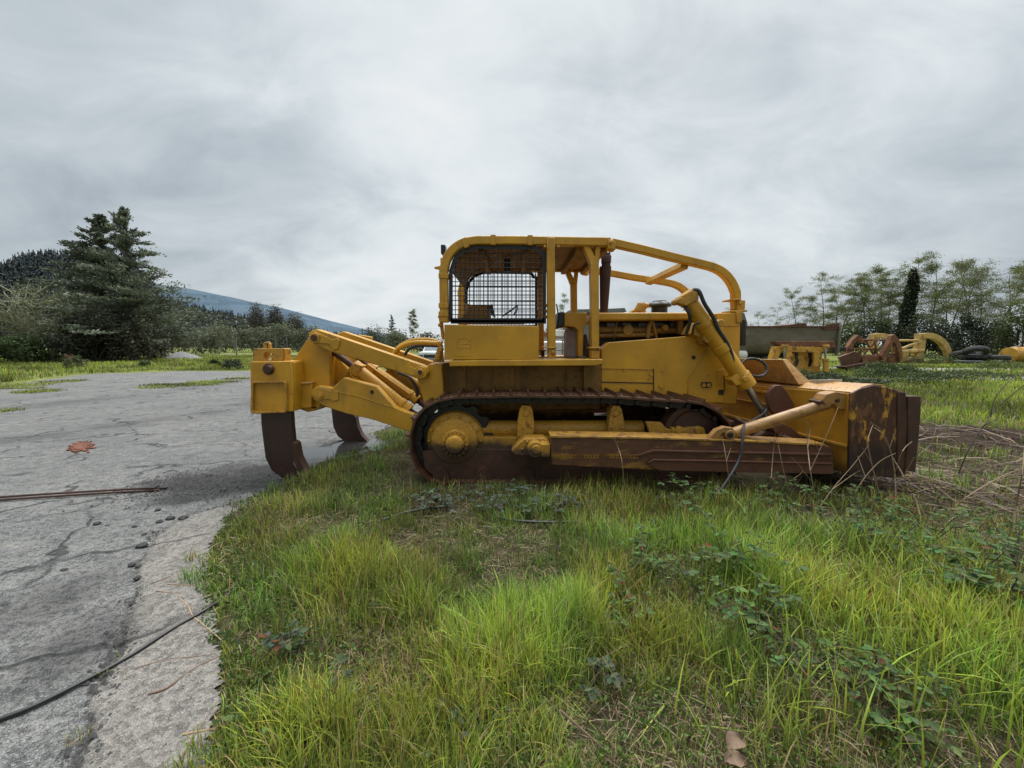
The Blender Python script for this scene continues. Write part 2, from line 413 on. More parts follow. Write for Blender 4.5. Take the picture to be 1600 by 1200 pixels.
# unseen sky behind the viewer is dimmed to darken the tractor's near side
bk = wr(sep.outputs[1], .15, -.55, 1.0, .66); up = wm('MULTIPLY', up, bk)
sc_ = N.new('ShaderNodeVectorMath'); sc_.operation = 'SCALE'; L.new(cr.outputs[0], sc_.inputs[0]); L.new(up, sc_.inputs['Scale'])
sk = N.new('ShaderNodeVectorMath'); sk.operation = 'SCALE'; L.new(sky.outputs[0], sk.inputs[0]); sk.inputs['Scale'].default_value = .07
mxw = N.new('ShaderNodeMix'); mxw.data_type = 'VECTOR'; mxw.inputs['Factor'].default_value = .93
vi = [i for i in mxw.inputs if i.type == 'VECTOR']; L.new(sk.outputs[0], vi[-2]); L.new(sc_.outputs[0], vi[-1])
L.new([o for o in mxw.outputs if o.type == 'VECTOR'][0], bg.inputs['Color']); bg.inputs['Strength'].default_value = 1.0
sl = bpy.data.lights.new('sun', 'SUN'); sl.energy = 3.3; sl.angle = math.radians(50); sl.color = (1, .97, .92)
so = bpy.data.objects.new('sun', sl); COL.objects.link(so)
sd = Vector((math.sin(SUN_AZ)*math.cos(SUN_EL), math.cos(SUN_AZ)*math.cos(SUN_EL), math.sin(SUN_EL)))
so.rotation_euler = sd.to_track_quat('Z', 'Y').to_euler(); so.location = (0, 0, 30)
SC.view_settings.view_transform = 'Standard'; SC.view_settings.look = 'None'; SC.view_settings.exposure = 0
SC.cycles.max_bounces = 6; SC.cycles.transparent_max_bounces = 8
# ---------------------------------------------------------------- the bulldozer
YC = 5.85
DZ = empty('bulldozer', (.6, YC, 0), 'big yellow crawler bulldozer with roll cage, rear ripper and rusty front blade', 'bulldozer')
def pt(lst): return [P(*q) for q in lst]
def circ(x, y, r, Y0, Y1, n=24, r1=None):
    """a round boss: centre/radius measured at depth Y0, running back to Y1"""
    a = P(x, y, Y0); R = r/F*Y0
    return a, Vector((a.x, Y1, a.z)), R, (R if r1 is None else r1/F*Y0), n
def boss(mb, x, y, r, Y0, Y1, n=24, r1=None):
    a, b, R, R1, n = circ(x, y, r, Y0, Y1, n, r1); return mb.cyl(a, b, R, R1, n)
def bolt(mb, x, y, Y, r=2.2, d=.018): 
    a = P(x, y, Y); return mb.cyl(a+Vector((0, .01, 0)), a-Vector((0, d, 0)), r/F*Y, n=6)
def two(name, mb, mat, parent=DZ, bevel=0):
    a = mb.build(name, mat, parent, bevel); b = mb.mirrored(YC).build(name, mat, parent, bevel); return a, b

# ---- tracks
YT = 4.50; SW = .56
tp = [(711, 764), (688, 760), (665, 748), (647, 726), (639.5, 693), (645, 662), (660, 640), (682, 627), (712, 620.5), (760, 619), (810, 618), (850, 618.5), (900, 618.5), (950, 619), (1000, 622), (1045, 625), (1088, 628), (1112, 636), (1134, 652), (1149, 678), (1154, 705), (1146, 736), (1122, 756), (1085, 763), (1000, 764), (900, 764), (800, 764)]
path = catmull(pt([(x, y, YT) for x, y in tp]), 8, True)
for p in path: p.z = max(p.z, .015)
def resample(path, n):
    m = len(path); seg = [(path[(i+1) % m]-path[i]).length for i in range(m)]; L = sum(seg); out = []; i = 0; acc = 0
    for k in range(n):
        d = L*k/n
        while acc+seg[i] < d: acc += seg[i]; i += 1
        out.append(path[i]+(path[(i+1) % m]-path[i])*((d-acc)/seg[i]))
    return out, L
NSH = 44
shp, TL = resample(path, NSH); pitch = TL/NSH
smb = MB()
smb.box((0, 0, -.012), (pitch*1.04, SW, .024))                       # plate
smb.slab([Vector((-pitch*.5, -SW/2, 0)), Vector((-pitch*.5+.028, -SW/2, 0)), Vector((-pitch*.5+.016, -SW/2, .050)), Vector((-pitch*.5+.004, -SW/2, .050))], Vector((0, SW, 0)))
for bx in (-.02, .05):
    for by in (-.09, .09, -.16, .16): smb.cyl((bx, by, -.002), (bx, by, .014), .014, n=6)
sh0 = None
for side in (0, 1):
    y0, y1 = (YT, YT+SW) if side == 0 else (2*YC-YT-SW, 2*YC-YT)
    ym = (y0+y1)/2; ch = MB()
    # link chain: a band of link plates just inside the shoes
    pts, _ = resample(path, 132)
    for dy in (-.14, .06):
        vs = []; fs = []; m = len(pts)
        for i, p in enumerate(pts):
            t = (pts[(i+1) % m]-pts[i-1]).normalized(); nn = Vector((t.z, 0, -t.x))
            k = .115 if i % 3 else .085
            a = p+nn*.024; b = p+nn*k
            for q in (a, b):
                for yy in (ym+dy, ym+dy+.08): vs.append(Vector((q.x, yy, q.z)))
        for i in range(m):
            a = i*4; b = ((i+1) % m)*4
            fs += [(a, b, b+1, a+1), (a+2, a+3, b+3, b+2), (a, a+2, b+2, b), (a+1, b+1, b+3, a+3)]
        ch.add(vs, fs)
    for i in range(0, len(pts), 3):
        p = pts[i]; t = (pts[(i+1) % len(pts)]-pts[i-1]).normalized(); nn = Vector((t.z, 0, -t.x)); q = p+nn*.075
        ch.cyl((q.x, ym-.17, q.z), (q.x, ym+.17, q.z), .032, n=10)
    tr = ch.build('track', M['black'], DZ)
    for i in range(NSH):
        p = shp[i]; t = (shp[(i+1) % NSH]-shp[i-1]).normalized()
        out = Vector((-t.z, 0, t.x)); yv = out.cross(t)
        if sh0 is None: o = sh0 = smb.build('track_shoe', M['shoe'], None, bevel=0, smooth=False)
        else: o = sh0.copy(); link(o)
        o.parent = tr
        q = Vector((p.x, ym, p.z))-world_loc(tr)
        mt = Matrix((t, yv, out)).transposed().to_4x4(); mt.translation = q; o.matrix_local = mt
    S = lambda mb: mb if side == 0 else mb.mirrored(YC)
    # sprocket with teeth + final drive cover
    mb = MB(); c = P(711, 688, YT+.1); R = 60/F*YT
    prof = []
    for k in range(52):
        w = 2*math.pi*k/52; r = R*(1.03 if k % 4 in (0, 1) else .9)
        prof.append(Vector((c.x+math.cos(w)*r, YT+.22, c.z+math.sin(w)*r)))
    mb.slab(prof, Vector((0, .1, 0))); S(mb).build('sprocket', M['black'], DZ, .004)
    mb = MB(); R = 47.5/F*4.6; c = P(710, 690, 4.6)
    mb.lathe(Vector((c.x, 4.86, c.z)), Vector((0, -1, 0)), [(0, R), (.14, R), (.20, R*.955), (.235, R*.80), (.27, R*.76), (.285, R*.60)], 40)
    for k in range(14):
        w = 2*math.pi*k/14; mb.cyl((c.x+math.cos(w)*R*.88, 4.66, c.z+math.sin(w)*R*.88), (c.x+math.cos(w)*R*.88, 4.615, c.z+math.sin(w)*R*.88), .02, n=6)
    fd = S(mb).build('final_drive_case', M['yellow_low'], DZ, .006)
    hub = MB(); r = 22.5/F*4.5; c = P(711, 694, 4.5)
    hub.lathe(Vector((c.x, 4.66, c.z)), Vector((0, -1, 0)), [(0, r), (.135, r), (.15, r*.93), (.155, r*.70), (.20, r*.66), (.225, r*.55), (.235, r*.3), (.237, .01)], 32)
    for k in range(16):
        w = 2*math.pi*k/16; x = c.x+math.cos(w)*r*.83; z = c.z+math.sin(w)*r*.83
        hub.cyl((x, 4.53, z), (x, 4.485, z), .023, n=6)
    S(hub).build('drive_hub', M['yellow_low'], fd)
    # idler wheel
    mb = MB(); R = 49/F*4.6; c = P(1086, 678, 4.62)
    mb.lathe(Vector((c.x, 4.62, c.z)), Vector((0, 1, 0)), [(0, .05), (.0, R*.28), (.03, R*.30), (.06, R*.70), (.02, R*.80), (.02, R*.98), (.1, R*1.0), (.2, R*1.0)], 40)
    S(mb).build('idler_wheel', M['rust'], DZ, .004)
    # roller frame
    mb = MB()
    a = P(750, 674, 4.66); b = P(1010, 674, 4.66); mb.cyl(Vector((a.x, 4.82, a.z)), Vector((b.x, 4.82, b.z)), .105, n=28)
    c1 = P(882, 674, 4.66); mb.cyl(Vector((c1.x-.02, 4.82, a.z)), Vector((c1.x+.0, 4.82, a.z)), .109, n=28)
    mb.prism([(690, 690), (752, 688), (755, 683), (868, 683), (985, 686), (985, 706), (800, 703), (735, 702.5), (690, 704)], 4.64, 4.98)
    S(mb).build('roller_frame', M['yellow_low'], DZ, .008)
    mb = MB()
    mb.prism([(660, 706), (700, 700), (760, 702), (1135, 700), (1120, 750), (690, 752), (664, 734)], 4.60, 4.9)
    S(mb).build('roller_guard', M['rust'], DZ, .006)
    mb = MB()   # bottom rollers
    for k in range(7):
        x = 690+k*66; p = P(x, 741, 4.62); mb.cyl((p.x, 4.56, p.z), (p.x, 5.0, p.z), .10, n=18)
    S(mb).build('track_roller', M['rust'], DZ)
    for xs, off in (((808, 812, 816, 828, 832, 835, 834, 829, 812, 808), 0), ((951, 955, 958, 968, 972, 976, 976, 973, 955, 950), 0)):
        mb = MB(); ys = (663, 640, 634, 634, 640, 662, 678, 689, 690, 684)
        mb.prism(list(zip(xs, ys)), 4.60, 4.74); x = xs[3]-6; 
        boss(mb, x, 646, 5, 4.585, 4.62, 20); boss(mb, x, 646, 7.5, 4.72, 4.98, 20)
        for dx in (-6, 8): bolt(mb, x+dx, 668, 4.60, 1.8)
        S(mb).build('carrier_roller_bracket', M['yellow_worn'], DZ, .006)
    mb = MB()
    mb.prism([(1009, 659), (1033, 660), (1042, 670), (1062, 673), (1090, 675), (1103, 680), (1108, 688), (1085, 690), (1020, 690)], 4.58, 4.64)
    mb.prism([(1050, 668), (1064, 671), (1088, 667), (1100, 668), (1106, 690), (1050, 690)], 4.56, 4.70)
    for x in (1062, 1092): boss(mb, x, 672.5, 6, 4.545, 4.6, 16)
    S(mb).build('idler_yoke', M['yellow_worn'], DZ, .006)

# ---- C-frame push arms with trunnions
ARM0 = 4.17; ARM1 = 4.40
arm = MB(); arm.prism([(861, 684), (1000, 686), (1140, 690), (1296, 697), (1303, 705), (1303, 741), (1020, 735), (862, 727)], ARM0, ARM1)
pa, pb = two('push_arm', arm, M['arm'], bevel=.012)
top = MB(); top.prism([(860, 680.8), (1000, 682.8), (1140, 686.8), (1290, 693.8), (1290, 697), (1140, 690.2), (1000, 686.2), (860, 684.2)], ARM0-.01, ARM1+.01)
top.build('top_plate', M['arm_top'], pa, .004); top.mirrored(YC).build('top_plate', M['arm_top'], pb, .004)
wr_ = MB()
wr_.prism([(995, 712), (1020, 703), (1082, 704.5), (1300, 709), (1302, 712), (1082, 707.5), (1022, 706), (997, 713.5)], ARM0-.03, ARM0+.01)
wr_.prism([(1013, 726), (1021, 720), (1110, 721.5), (1302, 726), (1302, 741), (1030, 735.5)], ARM0-.035, ARM0+.01)
wr_.prism([(1013, 724), (1021, 718), (1110, 719.5), (1302, 724), (1302, 726), (1110, 721.5), (1021, 720.2)], ARM0-.05, ARM0+.01)
wo = wr_.build('wear_strip', M['rust_red'], pa, .004)
wx = MB()
for i in range(26):
    x = 866+i*5.1; wx.beam([P(x, 710, ARM0-.004), P(x+3.5, 716+.02*i, ARM0-.004)], .008, .006); wx.beam([P(x+3.5, 710, ARM0-.004), P(x, 716+.02*i, ARM0-.004)], .008, .006)
wx.build('weld_bead', M['arm_top'], pa)
tr = MB()
tr.prism([(799, 704), (812, 692), (820, 686), (850, 685), (858, 690), (858, 712), (845, 716), (822, 712), (805, 711)], 4.34, 4.56)
boss(tr, 837, 703, 13, 4.22, 4.4, 24); boss(tr, 838, 703, 7.5, 4.20, 4.24, 20)
tr.prism([(845, 694), (860, 694), (860, 714), (845, 714)], 4.20, 4.40)
for x, y in ((816, 702), (816, 710), (848, 690), (824, 690)): bolt(tr, x, y, 4.34, 2.4)
two('arm_trunnion', tr, M['yellow_low'], bevel=.008)
# front crossbow of the C-frame, behind the blade
cb = MB(); f0 = P(1296, 720, ARM0); 
cb.tube([(f0.x-.05, ARM0+.12, f0.z), (f0.x+.1, ARM0+.5, f0.z), (f0.x+.15, YC, f0.z+.02), (f0.x+.1, 2*YC-ARM0-.5, f0.z), (f0.x-.05, 2*YC-ARM0-.12, f0.z)], .13, 10, smooth=6)
cb.build('frame_crossbar', M['rust'], DZ)

# ---- blade
BY = 4.08
BD = Vector((-.055, 1, -.045)).normalized()*3.62
prof = [(1329, 615), (1346, 606.5), (1365, 602), (1381, 603.5), (1397, 608), (1412, 612), (1413, 640), (1407, 690), (1409, 720), (1417, 741), (1400, 747), (1326, 741)]
a = [P(x, y, BY+.03) for x, y in prof]
mb = MB(); mb.slab(a, BD)
bl = mb.build('blade', M['blade_back'], DZ, .012)
mb = MB(); mb.slab([P(x, y, BY) for x, y in prof], Vector((0, .028, 0))); mb.build('end_plate', M['blade_end'], bl, .008)
mb = MB()
mb.slab([P(x, y, BY-.015) for x, y in [(1404, 612), (1416, 613), (1419, 660), (1413, 738), (1402, 741)]], BD*.2)
mb.slab([P(x, y, BY-.03) for x, y in [(1420, 619), (1439.5, 619), (1439, 650), (1431, 738), (1414, 736), (1420, 690)]], BD*.995)
mb.build('end_bit', M['rust'], bl, .008)
# wet worn top sheet
tq = [(1331.5, 612.6), (1347, 604), (1365, 599.6), (1381, 601), (1381, 603), (1365, 601.5), (1347, 606), (1332, 614.5)]
mb = MB(); mb.slab([P(x, y, BY+.02) for x, y in tq], BD); mb.build('top_plate', M['blade_top'], bl, .003)
# back details
def onback(s, z, d=0):                                               # point on the blade's rear face: s 0..1 along, z height, d behind it
    p = P(1329, 615, BY+.03)+BD*s; q = P(1326, 741, BY+.03)+BD*s
    t = (z-q.z)/(p.z-q.z); r = q+(p-q)*t; return r+Vector((-d, 0, 0))
mb = MB()
for s0, s1, z0, z1 in ((.0, .17, .60, .585), (.17, .62, .585, .56)):
    v = [onback(s0, z0, .0), onback(s1, z1, .0), onback(s1, z1, .035), onback(s0, z0, .035)]
    v2 = [p+Vector((0, 0, -.03)) for p in v]; mb.add(v+v2, [(0, 1, 2, 3), (7, 6, 5, 4), (0, 4, 5, 1), (1, 5, 6, 2), (2, 6, 7, 3), (3, 7, 4, 0)])
for s0, s1, z, h in ((.25, .9, 1.05, .03), (.30, .95, .87, .02)):
    v = [onback(s0, z), onback(s1, z-.05), onback(s1, z-.05, .03), onback(s0, z, .03)]
    v2 = [p+Vector((0, 0, -h)) for p in v]; mb.add(v+v2, [(0, 1, 2, 3), (7, 6, 5, 4), (0, 4, 5, 1), (1, 5, 6, 2), (2, 6, 7, 3), (3, 7, 4, 0)])
mb.build('stiffener', M['blade_back'], bl, .004)
mb = MB()                                                            # rounded lift lug on the back
lug = [(1203, 640), (1199, 622), (1203, 610), (1212, 602), (1221, 602), (1229, 610), (1236, 622), (1242, 632), (1236, 652), (1214, 652)]
mb.slab([P(x, y, 4.75) for x, y in lug], Vector((0, .06, 0))); 
mb.build('lift_lug', M['rust_red'], bl, .008)
mb = MB()                                                            # mudguard-like spill plate above the blade centre
sp = [(1160, 561), (1216, 561.5), (1228, 563), (1236, 592), (1206, 604), (1158, 602)]
pl = [onback(.20, 1.19, -.02), onback(.245, 1.50, .06), onback(.80, 1.46, .06), onback(.84, 1.15, -.02)]
ext = Vector((.12, 0, .0)); vs = pl+[p+ext*(1.5 if i in (0, 3) else .5) for i, p in enumerate(pl)]
mb.add(vs, [(0, 1, 2, 3), (7, 6, 5, 4), (0, 4, 5, 1), (1, 5, 6, 2), (2, 6, 7, 3), (3, 7, 4, 0)])
mb.build('spill_plate', M['blade_top'], bl, .006)
mb = MB(); q = onback(.17, 1.262, -.26); v = []
for k in range(6):
    w = 2*math.pi*k/6+.3; v.append(q+Vector((math.cos(w)*.15, math.sin(w)*.17, -.018*math.sin(w))))
mb.add(v+[p+Vector((0, 0, -.06)) for p in v], [tuple(range(6)), tuple(reversed(range(6, 12)))]+[((i+1) % 6, i, i+6, (i+1) % 6+6) for i in range(6)])
mb.build('hexagonal_cap', M['wetplate'], bl, .004)
# brace strut from the push arm to the blade top corner
mb = MB(); s0 = P(1146, 677, 4.30); s1 = P(1292, 631, 4.22); mb.cyl(s0, s1, .066, .062, 24)
st = mb.build('brace_strut', M['strut'], DZ)
mb = MB(); mb.prism([(1284, 626), (1291, 616), (1306, 612), (1326, 615), (1326, 640), (1312, 640), (1304, 632), (1290, 634)], 4.16, 4.30)
mb.build('strut_bracket', M['strut'], bl, .01)
mb = MB(); boss(mb, 1310, 626, 3, 4.14, 4.32); boss(mb, 1284, 629, 3, 4.14, 4.30); mb.build('strut_pin', M['rust'], st)
mb = MB(); mb.prism([(1107, 686), (1120, 672), (1133, 667), (1146, 669), (1149, 680), (1149, 690), (1140, 690.5), (1138, 680), (1130, 676), (1122, 686)], 4.18, 4.26)
mb.prism([(1107, 686), (1120, 672), (1133, 667), (1146, 669), (1149, 690)], 4.34, 4.40)
boss(mb, 1142, 680, 8, 4.17, 4.24)
sb = mb.build('strut_base', M['strut'], DZ, .008)
mb = MB(); boss(mb, 1142, 680.5, 4.5, 4.15, 4.42); mb.build('strut_pin', M['black'], sb)
s0m = Vector((s0.x, 2*YC-s0.y, s0.z)); s1m = onback(.96, .95, .0)
MB().cyl(s0m, s1m, .066, .062, 20).build('brace_strut', M['strut'], DZ)
mb = MB()                                                            # linkage clutter under the blade back
mb.tube(pt([(1150, 655, 4.9), (1165, 662, 4.7), (1188, 664, 4.55), (1204, 660, 4.5)]), .03, 8, smooth=4)
mb.tube(pt([(1172, 690, 4.6), (1200, 676, 4.6), (1228, 686, 4.5), (1262, 700, 4.4)]), .045, 8, smooth=4)
mb.prism([(1211, 666), (1222, 661), (1238, 668), (1260, 690), (1232, 690), (1214, 680)], 4.5, 4.62)
boss(mb, 1216, 670, 7, 4.42, 4.66); boss(mb, 1173, 690, 9, 4.5, 4.9)
mb.build('blade_linkage', M['rust_red'], DZ, .006)

# ---- lift cylinders
def lift():
    a = P(1073, 466, 4.92); b = P(1160, 592, 4.86); d = (b-a).normalized()
    m1 = MB(); m1.cyl(a, b, .096, n=28)
    for t, r, h in ((0, .112, .07), (.32, .104, .03), (.62, .108, .05), (1.02, .112, .09)):
        c = a+(b-a)*t; m1.cyl(c-d*h, c+d*h, r, n=28)
    m2 = MB(); e = P(1196, 650, 4.84); m2.cyl(b, e, .042, n=18)
    m3 = MB(); c = P(1066, 466, 4.9)
    m3.prism([(1060, 473), (1062, 464), (1082, 453), (1092, 458), (1092, 468), (1072, 478)], 4.80, 4.94)
    boss(m3, 1064, 470, 5, 4.77, 4.98)
    m4 = MB(); m4.prism([(1085, 512), (1092, 503), (1106, 505), (1121, 514), (1124, 533), (1112, 541), (1098, 538), (1094, 527), (1080, 522)], 4.93, 5.25)
    boss(m4, 1110, 527, 10, 4.86, 5.1); boss(m4, 1127, 505, 6, 4.85, 5.1)
    m5 = MB(); m5.prism([(1143, 594), (1150, 585), (1163, 583), (1171, 592), (1168, 600), (1150, 603)], 4.78, 4.95); boss(m5, 1166, 592, 5, 4.74, 5.0)
    return m1, m2, m3, m4, m5
l1, l2, l3, l4, l5 = lift()
for mir in (0, 1):
    f = (lambda m: m.mirrored(YC)) if mir else (lambda m: m)
    lc = f(l1).build('lift_cylinder', M['yellow'], DZ, .004)
    f(l2).build('piston_rod', M['chrome'], lc); f(l3).build('cylinder_cap', M['yellow_worn'], lc, .008)
    f(l4).build('trunnion_yoke', M['yellow_worn'], DZ, .01); f(l5).build('cylinder_gland', M['yellow'], lc, .01)
mb = MB()
mb.tube(pt([(1083, 453, 4.84), (1092, 455, 4.8), (1101, 475, 4.8), (1115, 497, 4.8), (1122, 514, 4.8), (1138, 540, 4.8), (1147, 568, 4.8)]), .024, 8, smooth=5)
mb.tube(pt([(1070, 478, 4.85), (1076, 488, 4.82), (1078, 502, 4.85), (1072, 522, 4.9)]), .022, 8, smooth=5)
mb.tube(pt([(1082, 522, 4.8), (1085, 508, 4.75), (1094, 504, 4.72)]), .014, 8, smooth=5)
mb.build('hydraulic_hose', M['rubber'], DZ)
mb = MB(); mb.tube(pt([(1200, 634, 4.8), (1195, 645, 4.75), (1176, 657, 4.5), (1162, 666, 4.25), (1160, 690, 4.13), (1155, 718, 4.08), (1140, 745, 3.98), (1122, 770, 3.9), (1105, 785, 3.85)]), .015, 8, smooth=6)
mb.build('hanging_hose', M['rubber'], DZ)
c = P(1179, 574, 4.95); ring = []
for k in range(28):
    w = 2*math.pi*k/28; ring.append(c+Vector((math.cos(w)*.165, .05*math.sin(w), math.sin(w)*.112-.012*math.cos(w))))
MB().tube(ring, .016, 8, closed=True).build('hose_loop', M['rubber'], DZ)

# ---- hull, deck, engine
mb = MB(); mb.prism([(695, 566), (938, 570), (938, 640), (695, 640)], 5.16, 2*YC-5.16)
hu = mb.build('hull', M['yellow_dark'], DZ, .01)
mb = MB()
for x in (728, 768, 804, 884): mb.prism([(x, 571), (x+1.2, 571), (x+1.2, 612), (x, 612)], 5.145, 5.17)
mb.prism([(912, 571), (940, 571), (940, 614), (912, 614)], 5.08, 5.3)
for x in (900, 908): 
    for y in (580, 588): bolt(mb, x, y, 5.16, 1.5)
bolt(mb, 760, 580, 5.16, 2.5)
mb.build('hull_rib', M['yellow_dark'], hu, .004)
mb = MB(); mb.prism([(702, 563.5), (941, 561), (943, 563), (941, 569), (930, 571.5), (702, 572.5)], 4.80, 5.45)
two('fender_deck', mb, M['yellow'], bevel=.01)
mb = MB(); mb.prism([(694, 507), (842, 509.5), (842, 562.5), (694, 562)], 4.82, 5.40)
ft = mb.build('fuel_tank_box', M['yellow_clean'], DZ, .008)
mb.mirrored(YC).build('fuel_tank_box', M['yellow_clean'], DZ, .008)
mb = MB()
for q in ([(713, 544), (713, 536), (718, 529), (728, 527), (735, 533)], [(735, 527), (735, 556), (712, 556)], [(713, 543), (734, 543)], [(722, 537), (735, 537)]): mb.tube([P(x, y, 4.819) for x, y in q], .004, 6)
mb.prism([(773.5, 516), (776.5, 516), (776.5, 526), (773.5, 526)], 4.815, 4.83)
mb.build('overpainted_outline', M['yellow_clean'], ft)
# engine side panel + radiator guard
mb = MB(); mb.prism([(940, 546), (951, 535), (1092, 524), (1131, 522), (1131, 612), (1131, 630), (1040, 626), (940, 618)], 5.08, 5.30)
es, _ = two('engine_side_panel', mb, M['yellow_clean'], bevel=.008)
mb = MB()
mb.prism([(940, 596.2), (1021, 598), (1021, 599.5), (940, 597.7)], 5.073, 5.09); mb.prism([(1020.5, 576), (1022, 576), (1022, 612), (1020.5, 612)], 5.073, 5.09)
mb.build('panel_seam', M['black'], es)
mb = MB(); mb.prism([(940, 575), (1021, 576.5), (1021, 577.3), (940, 575.8)], 5.068, 5.09)
mb.tube([P(1104, 547, 5.075), P(1075, 594, 5.075), P(1075, 620, 5.075)], .006, 6)
for x, y in ((975, 578), (1012, 577), (1014, 591), (1035, 579), (1107, 586)): bolt(mb, x, y, 5.08, 1.6)
bolt(mb, 1017, 585, 5.08, 3); bolt(mb, 1033, 603, 5.08, 3.4)
for x in (1100, 1108): boss(mb, x, 602, 3.2, 5.06, 5.1, 12)
mb.build('panel_bolt', M['yellow'], es)
mb = MB(); boss(mb, 1084, 558.5, 3.2, 5.074, 5.09, 16); mb.prism([(1096, 597), (1111, 597), (1113, 602), (1110, 606), (1098, 606), (1095, 602)], 5.072, 5.09); mb.prism([(1123, 609), (1131, 609), (1131, 617), (1123, 617)], 5.07, 5.09)
mb.build('panel_hole', M['black'], es)
mb = MB(); mb.prism([(1122, 489), (1157, 488), (1156, 560), (1151, 632), (1122, 631)], 5.12, 2*YC-5.12)
rg = mb.build('radiator_guard', M['yellow_clean'], DZ, .014)
mb = MB(); mb.prism([(1121, 579), (1125, 577), (1131, 577), (1131, 611), (1121, 611)], 5.07, 5.13); mb.prism([(1133, 586), (1137, 586), (1137, 610), (1133, 610)], 5.07, 5.13)
mb.prism([(1131, 508), (1154, 508), (1154, 509.5), (1131, 509.5)], 5.11, 5.14)
mb.build('guard_hinge', M['yellow'], rg, .005)
mb = MB(); mb.prism([(930, 488.5), (1066, 488), (1125, 489.5), (1125, 500), (1066, 500), (930, 501)], 5.22, 2*YC-5.22)
hd = mb.build('engine_hood', M['yellow'], DZ, .02)
# engine inside
mb = MB(); mb.prism([(935, 503), (1120, 503), (1120, 600), (935, 600)], 5.5, 2*YC-5.5)
eb = mb.build('engine_block', M['black'], DZ, .02)
mb = MB()
mb.cyl(P(936, 525, 5.34), P(1020, 523, 5.34), .03, n=14); mb.cyl(P(936, 516, 5.40), P(1066, 517, 5.40), .05, n=16)
mb.build('engine_pipe', M['yellow_dark'], eb)
mb = MB()
mb.tube(pt([(966, 500, 5.3), (962, 512, 5.28), (960, 530, 5.28)]), .008, 6); mb.tube(pt([(1012, 528, 5.3), (1014, 512, 5.3), (1018, 502, 5.32)]), .03, 10, smooth=3)
mb.tube(pt([(1020, 502, 5.3), (1026, 528, 5.3)]), .018, 8)
boss(mb, 982, 516, 8, 5.3, 5.5); boss(mb, 1040, 512, 5, 5.3, 5.5, 12); mb.prism([(975, 510), (988, 510), (988, 522), (975, 522)], 5.34, 5.5)
mb.prism([(1060, 500), (1068, 500), (1068, 522), (1060, 522)], 5.3, 5.5)
mb.build('fuel_filter', M['yellow_dark'], eb, .004)
mb = MB()
for i in range(5):
    x = 948+i*25; mb.prism([(x, 504), (x+14, 504), (x+14, 511), (x, 511)], 5.46, 5.6)
mb.build('cylinder_head_cover', M['galv'], eb, .01)
# exhaust, pre-cleaner, filler cap
mb = MB(); e0 = P(943.5, 488, 5.55); e1 = P(946, 417, 5.55); mb.cyl(e0, e1, .055, .082, 24)
p0 = P(947, 417, 5.55); p1 = P(947, 396, 5.55); mb.cyl(p0, p1, .062, .06, 20); mb.lathe(P(947, 411, 5.55), Vector((0, 0, 1)), [(0, .067), (.09, .072), (.1, .066)], 20)
ex = mb.build('exhaust_stack', M['muffler'], DZ)
mb = MB(); mb.tube(pt([(941.5, 398, 5.55), (941.5, 389, 5.55), (952.5, 389, 5.55), (952.5, 398, 5.55)]), .012, 6); mb.build('rain_cap_hinge', M['muffler'], ex)
mb = MB(); c = P(1030, 489, 5.85)
mb.lathe(c, Vector((0, 0, 1)), [(0, .115), (.085, .115), (.09, .165), (.115, .17), (.14, .155), (.165, .10), (.175, .098), (.18, .06), (.185, .01)], 28)
mb.build('air_precleaner', M['black_metal'], DZ)
mb = MB(); c = P(998, 488, 5.5); mb.cyl(c, c+Vector((.05, 0, .11)), .075, .07, 16); mb.box(c+Vector((.06, 0, .09)), (.09, .1, .07), ry=.4); mb.cyl(c+Vector((.0, 0, .05)), c+Vector((.13, -.01, .10)), .04, .035, 12)
mb.build('filler_cap', M['yellow_worn'], DZ, .008)
# dash, console, seat, levers
mb = MB(); mb.prism([(882, 489), (917, 488), (917, 504), (912, 512), (911, 557), (902, 557), (903, 516), (897, 511), (882, 510)], 5.35, 5.95)
mb.build('dashboard', M['yellow'], DZ, .012)
mb = MB(); mb.prism([(872, 488), (883, 487), (883, 510), (869, 513)], 5.4, 6.2); mb.build('instrument_hood', M['black_metal'], DZ, .02)
mb = MB(); mb.prism([(885, 520), (888, 513), (900, 512), (903, 520), (902, 558), (885, 558)], 5.5, 5.8)
for x in (889, 894, 899): boss(mb, x, 524, 1.2, 5.49, 5.52, 10)
mb.build('transmission_console', M['console'], DZ, .01)
mb = MB(); mb.prism([(886, 559), (903, 559), (903, 562), (886, 562)], 5.1, 5.5); mb.cyl(P(904, 560, 5.2), P(915, 560, 5.2), .035, n=12); mb.prism([(906, 525), (916, 522), (922, 545), (920, 560), (906, 560)], 5.45, 5.7)
mb.build('floor_pedal', M['rust'], DZ, .006)
mb = MB(); mb.prism([(846, 548), (851, 548), (851, 557), (846, 557)], 5.1, 5.2); mb.prism([(843, 547), (853, 547), (853, 549), (843, 549)], 5.05, 5.25); mb.build('step_bracket', M['rust'], DZ, .004)
mb = MB(); mb.prism([(716, 500), (724, 489), (728, 476), (764, 476), (764, 500)], 5.6, 6.1); boss(mb, 727, 492, 4, 5.58, 5.65, 16); mb.build('seat_backrest', M['yellow_dark'], DZ, .03)
mb = MB(); mb.prism([(724, 474), (732, 474), (732, 479), (724, 479)], 5.62, 5.75); mb.prism([(716, 499), (822, 498), (822, 503), (716, 503)], 5.5, 6.2); mb.build('seat_base', M['yellow'], DZ, .01)
mb = MB(); mb.tube(pt([(785, 494, 5.5), (797, 486, 5.5), (809, 477, 5.5), (808, 484, 5.5), (802, 493, 5.5)]), .012, 8); mb.prism([(763, 477), (769, 475), (773, 490), (768, 493)], 5.55, 5.65); mb.tube(pt([(768, 488, 5.6), (774, 496, 5.6)]), .012, 8)
